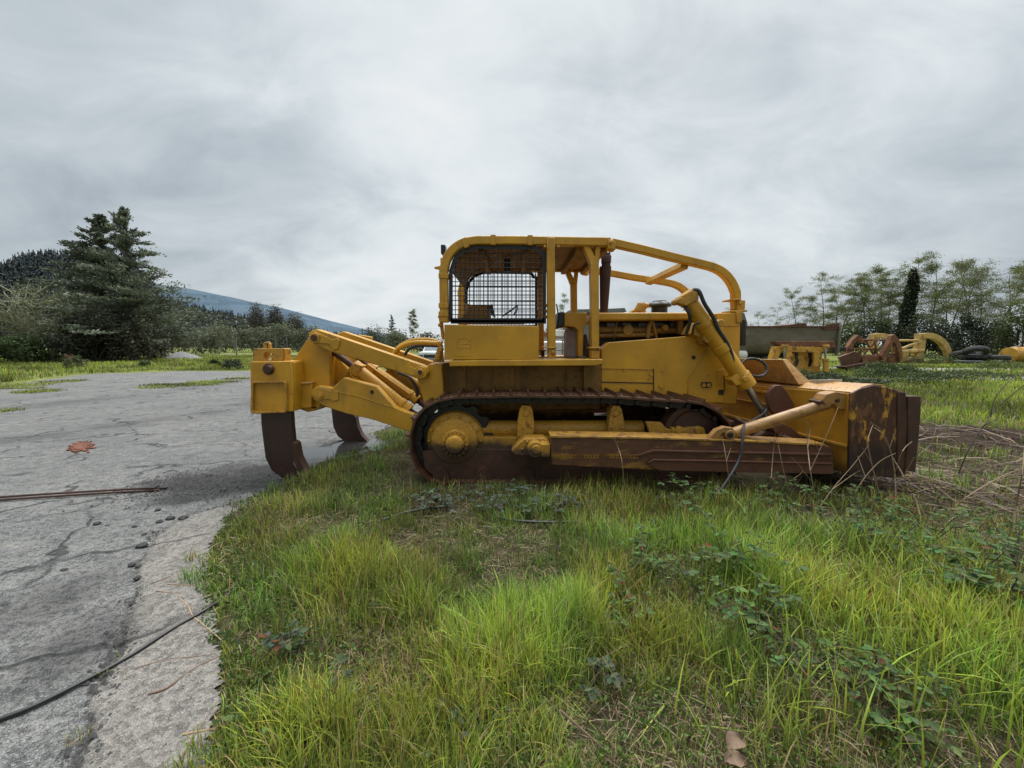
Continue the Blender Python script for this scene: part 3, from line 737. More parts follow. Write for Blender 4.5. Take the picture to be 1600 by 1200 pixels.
mb.tube(pt([(839, 496, 5.5), (839, 485, 5.5)]), .016, 8); mb.tube(pt([(872, 490, 5.45), (869.5, 475, 5.45)]), .01, 8)
mb.build('control_lever', M['black_metal'], DZ, .003)

# ---- rollover cage
YN = 4.95
hoop = [(694.5, 504), (694, 460), (693.5, 425), (698, 406), (708, 391), (724, 380.5), (745, 376.5), (800, 376.5), (860, 377.5), (953, 379)]
pts_h = pt([(x, y, YN+.055) for x, y in hoop])
sm = pts_h[:2]+catmull(pts_h[2:7], 4)[:-1]+pts_h[6:]
mb = MB(); mb.beam(sm, .11, .105)
hn, hf = two('cage_hoop', mb, M['yellow'], bevel=.012)
mb = MB()
for p, t in ((3, 0), ):
    pass
def collar(px, py, dx, dy):                                          # welded sleeve on the hoop
    q = P(px, py, YN+.055); t = Vector((dx, 0, -dy)).normalized()*.032; m = MB(); m.beam([q-t, q+t], .126, .122); return m
cs = MB()
for a_ in ((694, 432, 0, 1), (694, 478, 0, 1), (694, 491, 0, 1), (728, 381, 1, -.35), (771, 376.5, 1, 0), (828, 377, 1, 0)):
    m = collar(*a_); cs.add(m.v, m.f)
cs.build('hoop_collar', M['yellow'], hn, .004); cs.mirrored(YC).build('hoop_collar', M['yellow'], hf, .004)
post = MB(); post.prism([(854.5, 371), (867, 371), (868.5, 560), (856.5, 560)], YN-.05, YN+.08)
post.prism([(854, 542), (871, 542), (871, 544.5), (854, 544.5)], YN-.08, YN+.12)
boss(post, 865, 551, 4, YN-.075, YN); bolt(post, 865, 551, YN-.075, 2.2); bolt(post, 851, 386.5, YN-.02, 2.2, .05); bolt(post, 872, 386.5, YN-.02, 2.2, .05)
two('cage_post', post, M['yellow'], bevel=.008)
post = MB(); post.prism([(923, 410), (936, 410), (936.5, 560), (925, 560)], YN+.02, YN+.15)
post.prism([(911, 383), (921, 384), (936, 412), (936, 420), (923, 414)], YN+.03, YN+.14); post.prism([(929, 412), (931, 384), (939, 384), (936, 412)], YN+.035, YN+.135)
post.prism([(922, 542), (940, 542), (940, 545), (922, 545)], YN-.03, YN+.2); bolt(post, 931, 551, YN+.02, 3)
post.prism([(924, 547), (937, 547), (937, 560), (924, 560)], YN+.0, YN+.16)
two('cage_post', post, M['yellow'], bevel=.008)
# roof plate, curved down at the back like the hoop
inner = [(705, 425), (709, 408), (717, 396), (729, 387), (746, 383), (800, 382.5), (950, 384)]
ri = [P(x, y, YN+.11) for x, y in inner]; ri = catmull(ri[:5], 4)[:-1]+ri[4:]
mb = MB(); th = Vector((0, 0, .02)); n = len(ri); W = 2*(YC-YN-.11)
vs = [p for p in ri]+[p+Vector((-.012, 0, .02)) for p in ri]+[p+Vector((0, W, 0)) for p in ri]+[p+Vector((-.012, W, .02)) for p in ri]
fs = []
for i in range(n-1):
    fs += [(i, i+1, 2*n+i+1, 2*n+i), (n+i, 3*n+i, 3*n+i+1, n+i+1), (i, n+i, n+i+1, i+1), (2*n+i, 2*n+i+1, 3*n+i+1, 3*n+i)]
fs += [(0, 2*n, 3*n, n), (n-1, 2*n-1, 4*n-1, 3*n-1)]
mb.add(vs, fs); rf = mb.build('cage_roof', M['yellow_dark'], DZ)
mb = MB()
for x in (752, 822, 862, 905, 945):
    a = P(x, 385.5, YN+.11); mb.box((a.x, YC, a.z-.03), (.075, 2*(YC-YN-.12), .07))
mb.build('roof_crossmember', M['yellow_dark'], rf, .006)
mb = MB(); a = P(792, 388, YN+.5); mb.box((a.x, YC, a.z-.12), (.09, .1, .25)); mb.build('cab_lamp', M['black_metal'], DZ, .01)
mb = MB(); a = P(697, 397, YN+.3); mb.box(a+Vector((-.03, 0, .05)), (.06, .12, .12)); mb.build('rear_lamp', M['black_metal'], DZ, .01)
mb = MB(); mb.prism([(688, 403), (694, 402), (694, 424), (688, 424)], YN+.2, YN+.3); mb.prism([(678.5, 417), (688, 415), (688, 423), (684, 420.5), (678.5, 419.5)], YN+.2, YN+.24)
mb.prism([(685, 494), (690, 492), (691, 507), (693, 530), (690, 530)], YN+.1, YN+.2); boss(mb, 687, 495, 3, YN+.06, YN+.2, 12); boss(mb, 687, 508, 3, YN+.06, YN+.2, 12)
mb.build('hoop_bracket', M['yellow'], DZ, .005)
# mesh side screens
def screen():
    fr = [(704.5, 503), (704.5, 424), (710, 407), (721, 394), (737, 387.5), (748, 386), (836, 387), (843, 391), (844, 395.5), (850.5, 397), (850.5, 503)]
    f = pt([(x, y, YN+.06) for x, y in fr])
    m1 = MB(); m1.beam(f+[f[0]], .03, .045); q = P(704, 447, YN+.06); q2 = P(850, 448, YN+.06); m1.cyl(q, q2, .008, n=6)
    m1.beam(pt([(704.5, 500.5, YN+.06), (850.5, 500.5, YN+.06)]), .03, .055)
    for x in range(724, 836, 9): bolt(m1, x, 388 if x > 744 else 388+(744-x)*.35, YN+.05, 1.2)
    m2 = MB(); poly = [(p[0], p[1]) for p in fr]
    def span(v, vert):
        hits = []
        for (x1, y1), (x2, y2) in zip(poly, poly[1:]+poly[:1]):
            a, b = (x1, x2) if vert else (y1, y2)
            if (a > v) != (b > v):
                t = (v-a)/(b-a); hits.append(y1+(y2-y1)*t if vert else x1+(x2-x1)*t)
        return min(hits), max(hits)
    x = 711.5
    while x < 849: a, b = span(x, True); m2.cyl(P(x, a, YN+.055), P(x, b, YN+.055), .0055, n=5, cap=False); x += 7.35
    y = 396.0
    while y < 500: a, b = span(y, False); m2.cyl(P(a, y, YN+.066), P(b, y, YN+.066), .0055, n=5, cap=False); y += 7.35
    return m1, m2
s1_, s2_ = screen()
for mir in (0, 1):
    f = (lambda m: m.mirrored(YC)) if mir else (lambda m: m)
    so_ = f(s1_).build('mesh_screen', M['black_metal'], DZ); f(s2_).build('wire_grid', M['black_metal'], so_)
mb = MB()
for y in (492, 501): mb.prism([(851, y-8), (868, y-8), (868, y-4), (851, y-4)], YN+.03, YN+.09)
mb.prism([(851, 475), (858, 475), (858, 479), (851, 479)], YN+.03, YN+.09)
mb.build('screen_hinge', M['yellow_dark'], DZ, .003)
# sweeps from the roof to the radiator guard
sw = [(955, 379.5, 5.00), (1000, 389.5, 5.05), (1050, 402, 5.10), (1092, 412, 5.16), (1114, 418, 5.19), (1130, 427, 5.21), (1142, 441, 5.22), (1149, 457, 5.23), (1149.5, 484, 5.24)]
q = pt(sw); q = q[:3]+catmull(q[3:8], 4)[:-1]+q[7:]
mb = MB(); mb.beam(q, .11, .095)
ga, gb = two('brush_guard', mb, M['yellow'], bevel=.01)
m = MB(); m.prism([(950, 374), (962, 377), (962, 390), (950, 388)], 4.93, 5.08); bolt(m, 954, 379, 4.93, 2.6)
m.prism([(1142, 467), (1158, 466.5), (1158, 469), (1142, 469.5)], 5.13, 5.35); m.prism([(1153, 469), (1165, 469), (1164, 486), (1152, 486)], 5.15, 5.33); m.prism([(1142, 485), (1168, 484), (1168, 487), (1142, 488)], 5.12, 5.36); bolt(m, 1156, 474, 5.15, 2.4)
m.prism([(1151, 487), (1160, 487), (1159, 504), (1151, 504)], 5.10, 5.22)
m.build('guard_clamp', M['yellow'], ga, .006); m.mirrored(YC).build('guard_clamp', M['yellow'], gb, .006)
c0 = P(1072, 413, 5.14); mb = MB(); mb.box((c0.x, YC, c0.z-.005), (.10, 2*(YC-5.17), .085), ry=.23); mb.build('guard_crossbar', M['yellow'], DZ, .01)
mb = MB(); mb.prism([(1160, 498), (1166, 500), (1166, 540), (1158, 540)], 5.5, 6.1); mb.build('fan_shroud', M['black'], DZ, .01)

# ---- ripper
RY = 4.98
def plate(px, Y0, Y1, name, mat, parent=DZ, bevel=.01, both=True):
    m = MB().prism(px, Y0, Y1); r = m.build(name, mat, parent, bevel)
    return (r, m.mirrored(YC).build(name, mat, parent, bevel)) if both else (r, None)
plate([(652, 593), (662, 577), (671, 568.5), (690, 569), (694, 630), (672, 634), (663, 631)], 5.02, 5.20, 'ripper_bracket', M['yellow'])
plate([(672, 568), (700, 566), (700, 640), (676, 640)], 5.15, YC, 'rear_case', M['yellow_dark'])
mast, _ = plate([(456, 566), (463, 555), (482, 527), (492, 518), (515, 522), (515.5, 607), (497, 640), (462, 637), (455, 610)], 5.06, 5.20, 'ripper_mast', M['yellow_clean'])
mb = MB(); mb.prism([(519, 548), (544, 577), (541, 590), (519, 604)], 5.30, 5.42); mb.prism([(505, 545), (519, 545), (519, 606), (505, 606)], 5.2, 5.6)
mb.build('mast_gusset', M['yellow'], mast, .008); mb.mirrored(YC).build('mast_gusset', M['yellow'], mast, .008)
UPX = [(482, 529), (482, 521), (487, 516.5), (495, 514.5), (510, 519.5), (659, 570), (667, 574), (669.5, 582), (665, 591), (655, 593.5), (627, 582), (515, 549), (489, 537)]
m = MB().prism(UPX, 4.90, 5.05); ul = m.build('upper_link', M['yellow'], DZ, .01); ul2 = m.mirrored(5.36).build('upper_link', M['yellow'], DZ, .01)
for o in (ul, ul2): pass
mb = MB()
boss(mb, 491, 528, 8, 4.875, 5.0); mb.prism([(484, 526), (492, 518), (500, 522), (520, 531), (526, 528), (531, 532), (528, 545), (521, 547), (515, 538), (500, 536), (490, 537)], 4.885, 4.95)
boss(mb, 657, 582, 9.5, 4.875, 5.0); boss(mb, 656, 582, 6, 4.86, 5.0); mb.prism([(634, 572), (639, 567), (641, 573), (650, 577), (650, 588), (632, 583)], 4.885, 4.95)
mb.build('link_pin', M['yellow'], ul, .005); mb.mirrored(5.36).build('link_pin', M['yellow'], ul2, .005)
mb = MB(); boss(mb, 490, 528, 5, 4.86, 4.9); boss(mb, 656, 582, 3.4, 4.845, 4.9); mb.build('pin_end', M['rust'], ul)
ll, ll2 = plate([(485, 616), (487.5, 608), (497, 602.5), (518, 607), (537, 590), (587, 604), (617, 637), (646, 649), (644, 673), (637, 674), (580, 655), (547, 648), (510, 636.5), (490, 625)], 4.92, 5.06, 'lower_link', M['yellow'])
mb = MB(); boss(mb, 497.5, 619, 7, 4.89, 5.0); boss(mb, 497.5, 619, 4, 4.875, 5.0); mb.prism([(486, 617), (490, 606), (500, 605), (518, 611), (528, 612), (529, 625), (520, 627), (514, 623), (496, 626)], 4.905, 4.95)
mb.tube([P(x, y, 4.918) for x, y in [(518, 607.5), (531, 613.5), (560, 619), (586, 628), (616, 637.5)]], .007, 6)
mb.build('link_pin', M['yellow'], ll, .005); mb.mirrored(YC).build('link_pin', M['yellow'], ll2, .005)
mb = MB(); boss(mb, 581, 612.5, 3, 4.912, 4.93, 16); mb.build('link_hole', M['black'], ll)
def ripcyl(x0, y0, x1, y1, Y, r):
    a = P(x0, y0, Y); b = P(x1, y1, Y); d = (b-a).normalized(); m = MB().cyl(a, b, r, n=22)
    m.cyl(a-d*.01, a+d*.10, r*1.25, n=22); m.cyl(b-d*.14, b-d*.08, r*1.12, n=22); m.cyl(b-d*.02, b+d*.03, r*1.1, n=22); return m, a, b, d
for mir in (0, 1):
    f = (lambda m: m.mirrored(YC)) if mir else (lambda m: m)
    m, a, b, d = ripcyl(553, 573, 637, 640, 5.16, .083); rc = f(m).build('ripper_cylinder', M['yellow'], DZ, .004)
    f(MB().cyl(a, P(516, 546, 5.16), .042, n=16).cyl(b, P(662, 655, 5.16), .04, n=14)).build('piston_rod', M['rust'], rc)
    mk = MB(); mk.prism([(543, 580), (553, 567), (566, 572), (557, 589)], 5.07, 5.25); f(mk).build('cylinder_clamp', M['yellow'], rc, .01)
    m, a, b, d = ripcyl(578, 573, 650, 624, 5.42, .07); rc = f(m).build('ripper_cylinder', M['yellow'], DZ, .004)
    f(MB().cyl(a, P(540, 545, 5.42), .036, n=14).cyl(b, P(672, 641, 5.42), .036, n=14)).build('piston_rod', M['rust'], rc)
    f(MB().tube(pt([(574, 569, 5.34), (610, 595, 5.34), (640, 616, 5.34)]), .016, 8)).build('oil_pipe', M['yellow'], rc)
mb = MB()
mb.tube(pt([(612, 562, 5.2), (618, 550, 5.2), (632, 539, 5.15), (655, 535, 5.1), (690, 537, 5.1)]), .031, 10, smooth=5)
mb.tube(pt([(616, 553, 5.6), (625, 541, 5.6), (645, 532, 5.5), (672, 531, 5.4), (690, 536, 5.3)]), .03, 10, smooth=5)
mb.cyl(P(686, 534, 5.1), P(686, 541, 5.1), .03, n=10)
mb.build('yellow_hose', M['yellow'], DZ)
mb = MB(); mb.tube(pt([(632, 555, 5.35), (640, 545, 5.35), (654, 540, 5.3), (690, 541, 5.3)]), .02, 8, smooth=5)
mb.tube(pt([(622, 582, 5.3), (640, 590, 5.25), (650, 605, 5.25), (652, 620, 5.25)]), .024, 8, smooth=5); mb.build('black_hose', M['rubber'], DZ)
mb = MB(); mb.prism([(683, 545), (690, 538), (692, 566), (676, 566)], 5.0, 5.1); mb.cyl(P(685, 550, 4.98), P(685, 562, 4.98), .035, n=12); boss(mb, 687, 546, 4, 4.96, 5.1, 12); mb.build('hose_manifold', M['yellow_worn'], DZ, .006)
# beam and shank pockets
mb = MB(); mb.prism([(455, 602), (487, 599), (487, 637), (455, 640)], 4.98, 2*YC-4.98); mb.prism([(461, 637), (500, 634), (492, 642), (480, 644)], 5.06, 2*YC-5.06)
bm_ = mb.build('ripper_beam', M['yellow'], DZ, .012)
mb = MB(); mb.prism([(457, 599), (487, 596.5), (487, 599), (457, 602)], 4.96, 2*YC-4.96); mb.build('beam_cap', M['yellow_pale'], bm_, .004)
pk = MB(); pk.prism([(390.5, 565), (455, 564), (459, 600), (459, 643), (400, 647), (391.5, 645)], 4.80, 5.14)
fr = MB(); fr.beam([P(x, y, 4.785) for x, y in [(395.5, 600), (398, 597.5), (444, 596.5), (447, 599), (448.5, 640), (446, 643), (397, 644.5), (394.5, 642), (395.5, 600)]], .05, .026)
sd_ = MB(); sd_.prism([(455, 566), (459, 566), (462, 600), (459, 640), (455, 640)], 4.83, 5.1)
fk = MB()
hx, hy, hr = 418.5, 557, 7
out = [(395, 545), (441, 543.5), (442, 566), (395, 566.5)]
ring = [(hx+hr*math.cos(2*math.pi*k/24), hy-hr*math.sin(2*math.pi*k/24)) for k in range(24)]
def holed(mb, Y0, Y1):                                               # plate with a real round hole
    oc = []
    for k in range(24):
        w = 2*math.pi*k/24; dx, dy = math.cos(w), -math.sin(w); ts = []
        if dx > 1e-6: ts.append((441.5-hx)/dx)
        if dx < -1e-6: ts.append((395-hx)/dx)
        if dy > 1e-6: ts.append((566.2-hy)/dy)
        if dy < -1e-6: ts.append((544.5-hy)/dy)
        t = min(ts); oc.append((hx+dx*t, hy+dy*t))
    A = [P(x, y, Y0) for x, y in ring]; B = [P(x, y, Y0) for x, y in oc]; e = Vector((0, Y1-Y0, 0))
    vs = A+B+[p+e for p in A]+[p+e for p in B]; fs = []
    for i in range(24):
        j = (i+1) % 24; fs += [(i, j, 24+j, 24+i), (48+j, 48+i, 72+i, 72+j), (j, i, 48+i, 48+j), (24+i, 24+j, 72+j, 72+i)]
    mb.add(vs, fs)
holed(fk, 4.86, 5.0)
fk.prism([(441.5, 544), (445, 545), (446, 566), (441.5, 566)], 4.88, 5.02)
pn = MB(); boss(pn, 419, 577, 9, 4.79, 4.86); boss(pn, 417, 577, 6, 4.72, 4.86, 16)
lp = MB(); lp.tube(pt([(414, 546, 4.93), (414, 536.5, 4.93), (420, 535.5, 4.93), (422, 538, 4.93), (422, 546, 4.93)]), .02, 8)
sk_ = MB(); sk_.prism([(407, 646), (455, 643), (456.5, 668), (459, 690), (463.5, 712), (471, 728), (482, 742), (488, 749), (478, 752), (459, 754), (440, 747), (424, 735), (414.5, 716), (411, 690), (408, 665)], 4.86, 4.94)
gd = MB(); gd.prism([(457, 690), (462, 694), (466, 715), (476, 735), (489, 748), (481, 753), (466, 738), (459, 722), (456, 706)], 4.835, 4.965)
wl = MB(); wl.tube([P(x, y, 4.855) for x, y in [(459, 694), (458, 706), (461, 716), (460, 724), (465, 732), (466, 741)]], .011, 6)
for mir in (0, 1):
    f = (lambda m: m.mirrored(YC)) if mir else (lambda m: m)
    po = f(pk).build('shank_pocket', M['yellow'], DZ, .012)
    f(fr).build('raised_rim', M['yellow_worn'], po, .006); f(sd_).build('pocket_side', M['yellow'], po, .006); f(fk).build('lug_plate', M['yellow_worn'], po, .004)
    f(pn).build('shank_pin', M['rust'], po, .004); f(lp).build('lifting_loop', M['yellow_worn'], po)
    so_ = f(sk_).build('ripper_shank', M['shank'], DZ, .01); f(gd).build('shank_guard', M['rust'], so_, .006); f(wl).build('weld_bead', M['weld'], so_)
# ---------------------------------------------------------------- ground, asphalt
rng = np.random.RandomState(11)
EDGE = [(300, 1330), (322, 1230), (335, 1180), (348, 1120), (352, 1070), (347, 1010), (340, 960), (326, 920), (330, 880), (342, 840), (365, 805), (398, 776), (440, 757), (478, 741), (502, 722), (545, 711), (578, 702), (598, 692), (585, 676), (620, 664), (690, 652)]
E_near = [tuple(G(x, y)[:2]) for x, y in EDGE]
FAR = [(600, 575), (390, 579), (250, 580), (130, 584), (60, 592), (0, 599), (-160, 620)]
E_far = [tuple(G(x, y)[:2]) for x, y in FAR]
LOT = E_near+[(-.4, 11), (.6, 18)]+E_far+[(-30, 9), (-30, .2), (-1.1, .2)]
CRACK = [tuple(G(x, y)[:2]) for x, y in [(392, 782), (330, 797), (280, 812), (250, 832), (226, 868), (214, 920), (205, 950), (190, 985), (183, 1030), (160, 1085), (140, 1140), (125, 1200), (100, 1300)]]
DIPS = [(G(445, 742), .75, .5, .075), (G(530, 703), 1.1, .55, .06), (G(565, 692), .6, .45, .09)]
def dip(x, y):
    v = 0
    for p, rx, ry, k in DIPS: v = np.maximum(v, k*np.exp(-(((x-p.x)/rx)**2+((y-p.y)/ry)**2)*1.2))
    return v
def hgt(x, y):
    """height of the soil: gently lumpy, sinking away under the asphalt"""
    x = np.asarray(x, float); y = np.asarray(y, float)
    h = .07*(fbm(x*.9, y*.9, 3)-.45)+.03*(vnoise(x*4, y*4, 9)-.5)
    d = dist_line(x, y, E_near); ins = in_poly(x, y, LOT)
    h = np.where(ins, np.where(d < .26, -.004, -.16), h*sstep(0, .6, d)+.004)-dip(x, y)
    r = np.hypot(x, y); h = np.where(ins, h, h*(1-sstep(18, 30, r))+.004*sstep(18, 30, r))
    # churned dirt bank behind and right of the blade
    b = np.exp(-(((x-8.0)/1.9)**2+((y-6.7)/.9)**2)); h = h+np.where(ins, 0, b*(.14+.42*(fbm(x*3.4, y*3.4, 21, 5)-.5)))
    return h
def grid(xs, ys): 
    X, Y = np.meshgrid(xs, ys); n, m = len(xs), len(ys)
    i = np.arange((m-1)*(n-1)); r, c = i//(n-1), i % (n-1); a = r*n+c
    return X.ravel(), Y.ravel(), np.stack([a, a+1, a+n+1, a+n], 1)
def spaced(lo, hi, fine0, fine1, d, growth=1.09):
    v = list(np.arange(fine0, fine1, d)); s = d; x = v[-1]
    while x < hi: s *= growth; x += s; v.append(min(x, hi))
    s = d; x = fine0; pre = []
    while x > lo: s *= growth; x -= s; pre.append(max(x, lo))
    return np.array(sorted(set(pre+v)))
X, Y, Fc = grid(spaced(-6000, 6000, -4, 10.5, .06), spaced(-200, 9000, .5, 9, .06))
Z = hgt(X, Y)
ins = in_poly(X, Y, LOT).astype(float)
def soil_mask(X, Y):
    dirt = np.exp(-(((X-7.7)/2.1)**2+((Y-6.6)/1.0)**2))*1.6
    dirt = np.maximum(dirt, .9*sstep(.5, .0, dist_line(X, Y, [(-1.3, 4.2), (0, 4.1), (3.5, 4.0)])))
    return np.clip(dirt*(.5+fbm(X*2, Y*2, 5)), 0, 1)
dm = soil_mask(X, Y); far = sstep(14, 30, np.hypot(X, Y))
# the gravel tracks across the far yard, right
trk = np.maximum(sstep(1.0, .4, dist_line(X, Y, [(8, 19.5), (17, 19.3), (24, 19.0), (40, 24)])*.6+.6*fbm(X*.7, Y*.7, 8)-.2), 0)
trk2 = sstep(2.2, .9, dist_line(X, Y, [(22, 29), (30, 27), (48, 24), (80, 26)])+1.2*(fbm(X*.5, Y*.5, 12)-.5))
road = sstep(6, 3, np.abs(Y-72+.02*X))*sstep(-10, -20, X)
grv = np.clip(np.maximum(np.maximum(trk, trk2), road), 0, 1)
t = NT('soil_and_turf')
att = t.n('VertexColor'); att.layer_name = 'Col'; sp_ = t.n('SeparateColor'); t.l(att.outputs['Color'], sp_.inputs[0])
nz = t.noise(7, 8, .65); nz2 = t.noise(.35, 5, .6); nz3 = t.noise(60, 4, .7)
c = t.mix(t.ramp(nz, .35, .65), (.035, .030, .018), (.075, .062, .035))
c = t.mix(t.math('MULTIPLY', t.ramp(nz3, .45, .62), .5), c, (.14, .115, .07))
gf = t.mix(t.ramp(nz2, .35, .65), (.11, .13, .03), (.165, .19, .045)); gf = t.mix(t.math('MULTIPLY', t.ramp(nz, .42, .68), .5), gf, (.15, .13, .07))
c = t.mix(sp_.outputs[2], c, gf)
c = t.mix(sp_.outputs[0], c, t.mix(t.ramp(nz, .3, .7), (.022, .015, .011), (.060, .042, .031)))
c = t.mix(sp_.outputs[1], c, t.mix(t.ramp(nz, .3, .7), (.22, .215, .205), (.33, .32, .30)))
t.l(c, t.b.inputs['Base Color']); t.b.inputs['Roughness'].default_value = .95; t.b.inputs['Specular IOR Level'].default_value = .08; t.bump(nz, .9, .05)
gm = t.m
gr = np_mesh('ground', np.stack([X, Y, Z], 1), [Fc], gm, attrs={'Col': np.stack([dm, grv, far, np.ones_like(X)], 1)}, smooth=True)
tag(gr, kind='structure')

# ---- asphalt lot: fine near the camera, irregular broken edge
X, Y, Fc = grid(spaced(-30, 3, -3.2, -.4, .025, 1.06), spaced(.2, 26, .9, 5.4, .025, 1.05))
jx = X+.05*(vnoise(X*9, Y*9, 2)-.5); jy = Y+.05*(vnoise(X*9, Y*9, 4)-.5)
ok = in_poly(jx, jy, LOT); keep = ok[Fc].all(1); Fc = Fc[keep]
used = np.unique(Fc); rm = np.full(len(X), -1); rm[used] = np.arange(len(used)); X, Y, Fc = X[used], Y[used], rm[Fc]
wx_, wy_ = X+.10*(fbm(X*5, Y*5, 31)-.5), Y+.10*(fbm(X*5, Y*5, 33)-.5)
dc = dist_line(wx_, wy_, CRACK)
apron_poly = CRACK+[(-.5, .2)]+E_near
apron = in_poly(wx_, wy_, apron_poly).astype(float)
crack = sstep(.022, .004, dc+.012*(vnoise(X*20, Y*20, 3)))*sstep(.25, .55, vnoise(X*5, Y*5, 44)+.15)
def blob(cx, cy, rx, ry, px=True, seed=0, amp=.9):
    p = G(cx, cy); return np.clip(1.25-np.hypot((X-p.x)/rx, (Y-p.y)/ry)+amp*(fbm(X*3, Y*3, seed)-.5), 0, 1)
tar = np.maximum(blob(350, 752, .8, .42, seed=3), np.maximum(blob(290, 778, .5, .26, seed=8), blob(410, 735, .7, .34, seed=6)))
tar = np.maximum(tar, np.maximum(blob(90, 940, .30, .5, seed=14)*.45, blob(120, 1010, .3, .4, seed=15)*.5))
tar = np.clip(1.5*tar, 0, 1); tar = np.maximum(tar, .55*sstep(.45, 0., dist_line(X, Y, [tuple(G(x, y)[:2]) for x, y in [(0, 690), (130, 672), (300, 650), (420, 620)]])/2+.6*(fbm(X*1.2, Y*2, 50)-.35)))
tar = np.maximum(tar, .5*sstep(1.2, 0., dist_line(X, Y, [tuple(G(x, y)[:2]) for x, y in [(0, 640), (200, 620), (390, 592)]])+1.6*(fbm(X*.6, Y*.8, 51)-.42)))
wet = np.maximum(blob(330, 715, 1.5, .5, seed=5), np.maximum(blob(520, 702, .8, .35, seed=7), blob(440, 715, .9, .5, seed=9)))
bx_ = np.abs(dist_line(X, Y, E_near)); nb_ = (bx_ < .06); X = X+nb_*.03*(vnoise(X*40, Y*40, 77)-.5); Y = Y+nb_*.03*(vnoise(X*40, Y*40, 78)-.5)
wet = wet*(1-.85*np.clip(tar, 0, 1))
H = -dip(X, Y)+.02*(fbm(X*2, Y*2, 63)-.5)*np.exp(-((X+2.6)/2)**2-((Y-5.4)/1.4)**2)+.012*(fbm(X*6, Y*6, 61)-.5)-.02*crack-.012*sstep(.06, 0, dc)*(1-apron)+.008*apron
t = NT('worn_asphalt')
att = t.n('VertexColor'); att.layer_name = 'Col'; sp_ = t.n('SeparateColor'); t.l(att.outputs['Color'], sp_.inputs[0])
vo = t.n('TexVoronoi'); vo.inputs['Scale'].default_value = 190; t.l(t.co.outputs['Object'], vo.inputs['Vector'])
vb = t.n('SeparateColor'); t.l(vo.outputs['Color'], vb.inputs[0])
big = t.noise(.8, 6, .6); mid = t.noise(6, 6, .65); fine = t.noise(140, 3, .6)
c = t.mix(t.ramp(big, .3, .7), (.155, .154, .149), (.245, .239, .226))
c = t.mix(t.math('MULTIPLY', t.ramp(mid, .44, .66), .65), c, (.055, .057, .06))
pit = t.noise(26, 5, .7); c = t.mix(t.math('MULTIPLY', t.ramp(pit, .56, .66), .6), c, (.06, .061, .062)); strk = t.noise(5, 5, .6, (.35, 1.6, 1)); c = t.mix(t.math('MULTIPLY', t.ramp(strk, .48, .68), .45), c, (.095, .096, .098)); c = t.mix(t.math('MULTIPLY', t.ramp(strk, .42, .28), .35), c, (.34, .32, .27))
c = t.mix(t.math('MULTIPLY', t.ramp(vb.outputs[0], .62, .95), .7), c, (.34, .33, .31))
c = t.mix(t.math('MULTIPLY', t.ramp(vb.outputs[1], .70, .98), .75), c, (.055, .056, .06))
pit2 = t.noise(45, 4, .7); ap = t.mix(t.ramp(mid, .35, .7), (.185, .170, .152), (.29, .265, .235)); ap = t.mix(t.math('MULTIPLY', t.ramp(vb.outputs[0], .6, .95), .6), ap, (.38, .355, .33)); ap = t.mix(t.math('MULTIPLY', t.ramp(vb.outputs[1], .72, .98), .6), ap, (.11, .10, .095))
ap = t.mix(t.math('MULTIPLY', t.ramp(pit2, .56, .68), .55), ap, (.10, .092, .083)); c = t.mix(sp_.outputs[2], c, ap)
c = t.mix(t.math('MULTIPLY', sp_.outputs[0], .85), c, t.mix(t.ramp(fine, .4, .65), (.022, .021, .021), (.065, .063, .062)))
wetm = t.math('MULTIPLY', sp_.outputs[1], t.ramp(mid, .3, .6))
c = t.mix(t.math('MULTIPLY', wetm, .35), c, (.07, .073, .078))
# hairline cracks
ve = t.n('TexVoronoi'); ve.feature = 'DISTANCE_TO_EDGE'; ve.inputs['Scale'].default_value = .75
wv = t.n('TexNoise'); wv.inputs['Scale'].default_value = 3; wv.inputs['Detail'].default_value = 6; t.l(t.co.outputs['Object'], wv.inputs['Vector'])
vm = t.n('VectorMath', operation='MULTIPLY_ADD'); t.l(wv.outputs['Color'], vm.inputs[0]); vm.inputs[1].default_value = (.5, .5, .5); t.l(t.co.outputs['Object'], vm.inputs[2]); t.l(vm.outputs[0], ve.inputs['Vector'])
hc = t.math('MULTIPLY', t.ramp(ve.outputs['Distance'], .024, .006), t.ramp(t.noise(1.1, 3), .40, .55))
c = t.mix(t.math('MULTIPLY', hc, .8), c, (.03, .03, .03))
t.l(c, t.b.inputs['Base Color'])
mr = t.n('MapRange'); t.b.inputs['Specular IOR Level'].default_value = .3; mr.inputs['To Min'].default_value = .9; mr.inputs['To Max'].default_value = .26; t.l(wetm, mr.inputs['Value']); t.l(mr.outputs[0], t.b.inputs['Roughness'])
hsum = t.math('SUBTRACT', t.math('ADD', vb.outputs[0], t.math('SUBTRACT', t.math('MULTIPLY', fine, 1.2), t.math('MULTIPLY', t.ramp(pit, .5, .68), 2.2))), t.math('MULTIPLY', hc, 3))
t.bump(hsum, .8, .008)
tag(np_mesh('asphalt_lot', np.stack([X, Y, H+.004], 1), [Fc], t.m, attrs={'Col': np.stack([np.clip(tar+crack, 0, 1), wet, apron, np.ones_like(X)], 1)}, smooth=True), kind='structure')

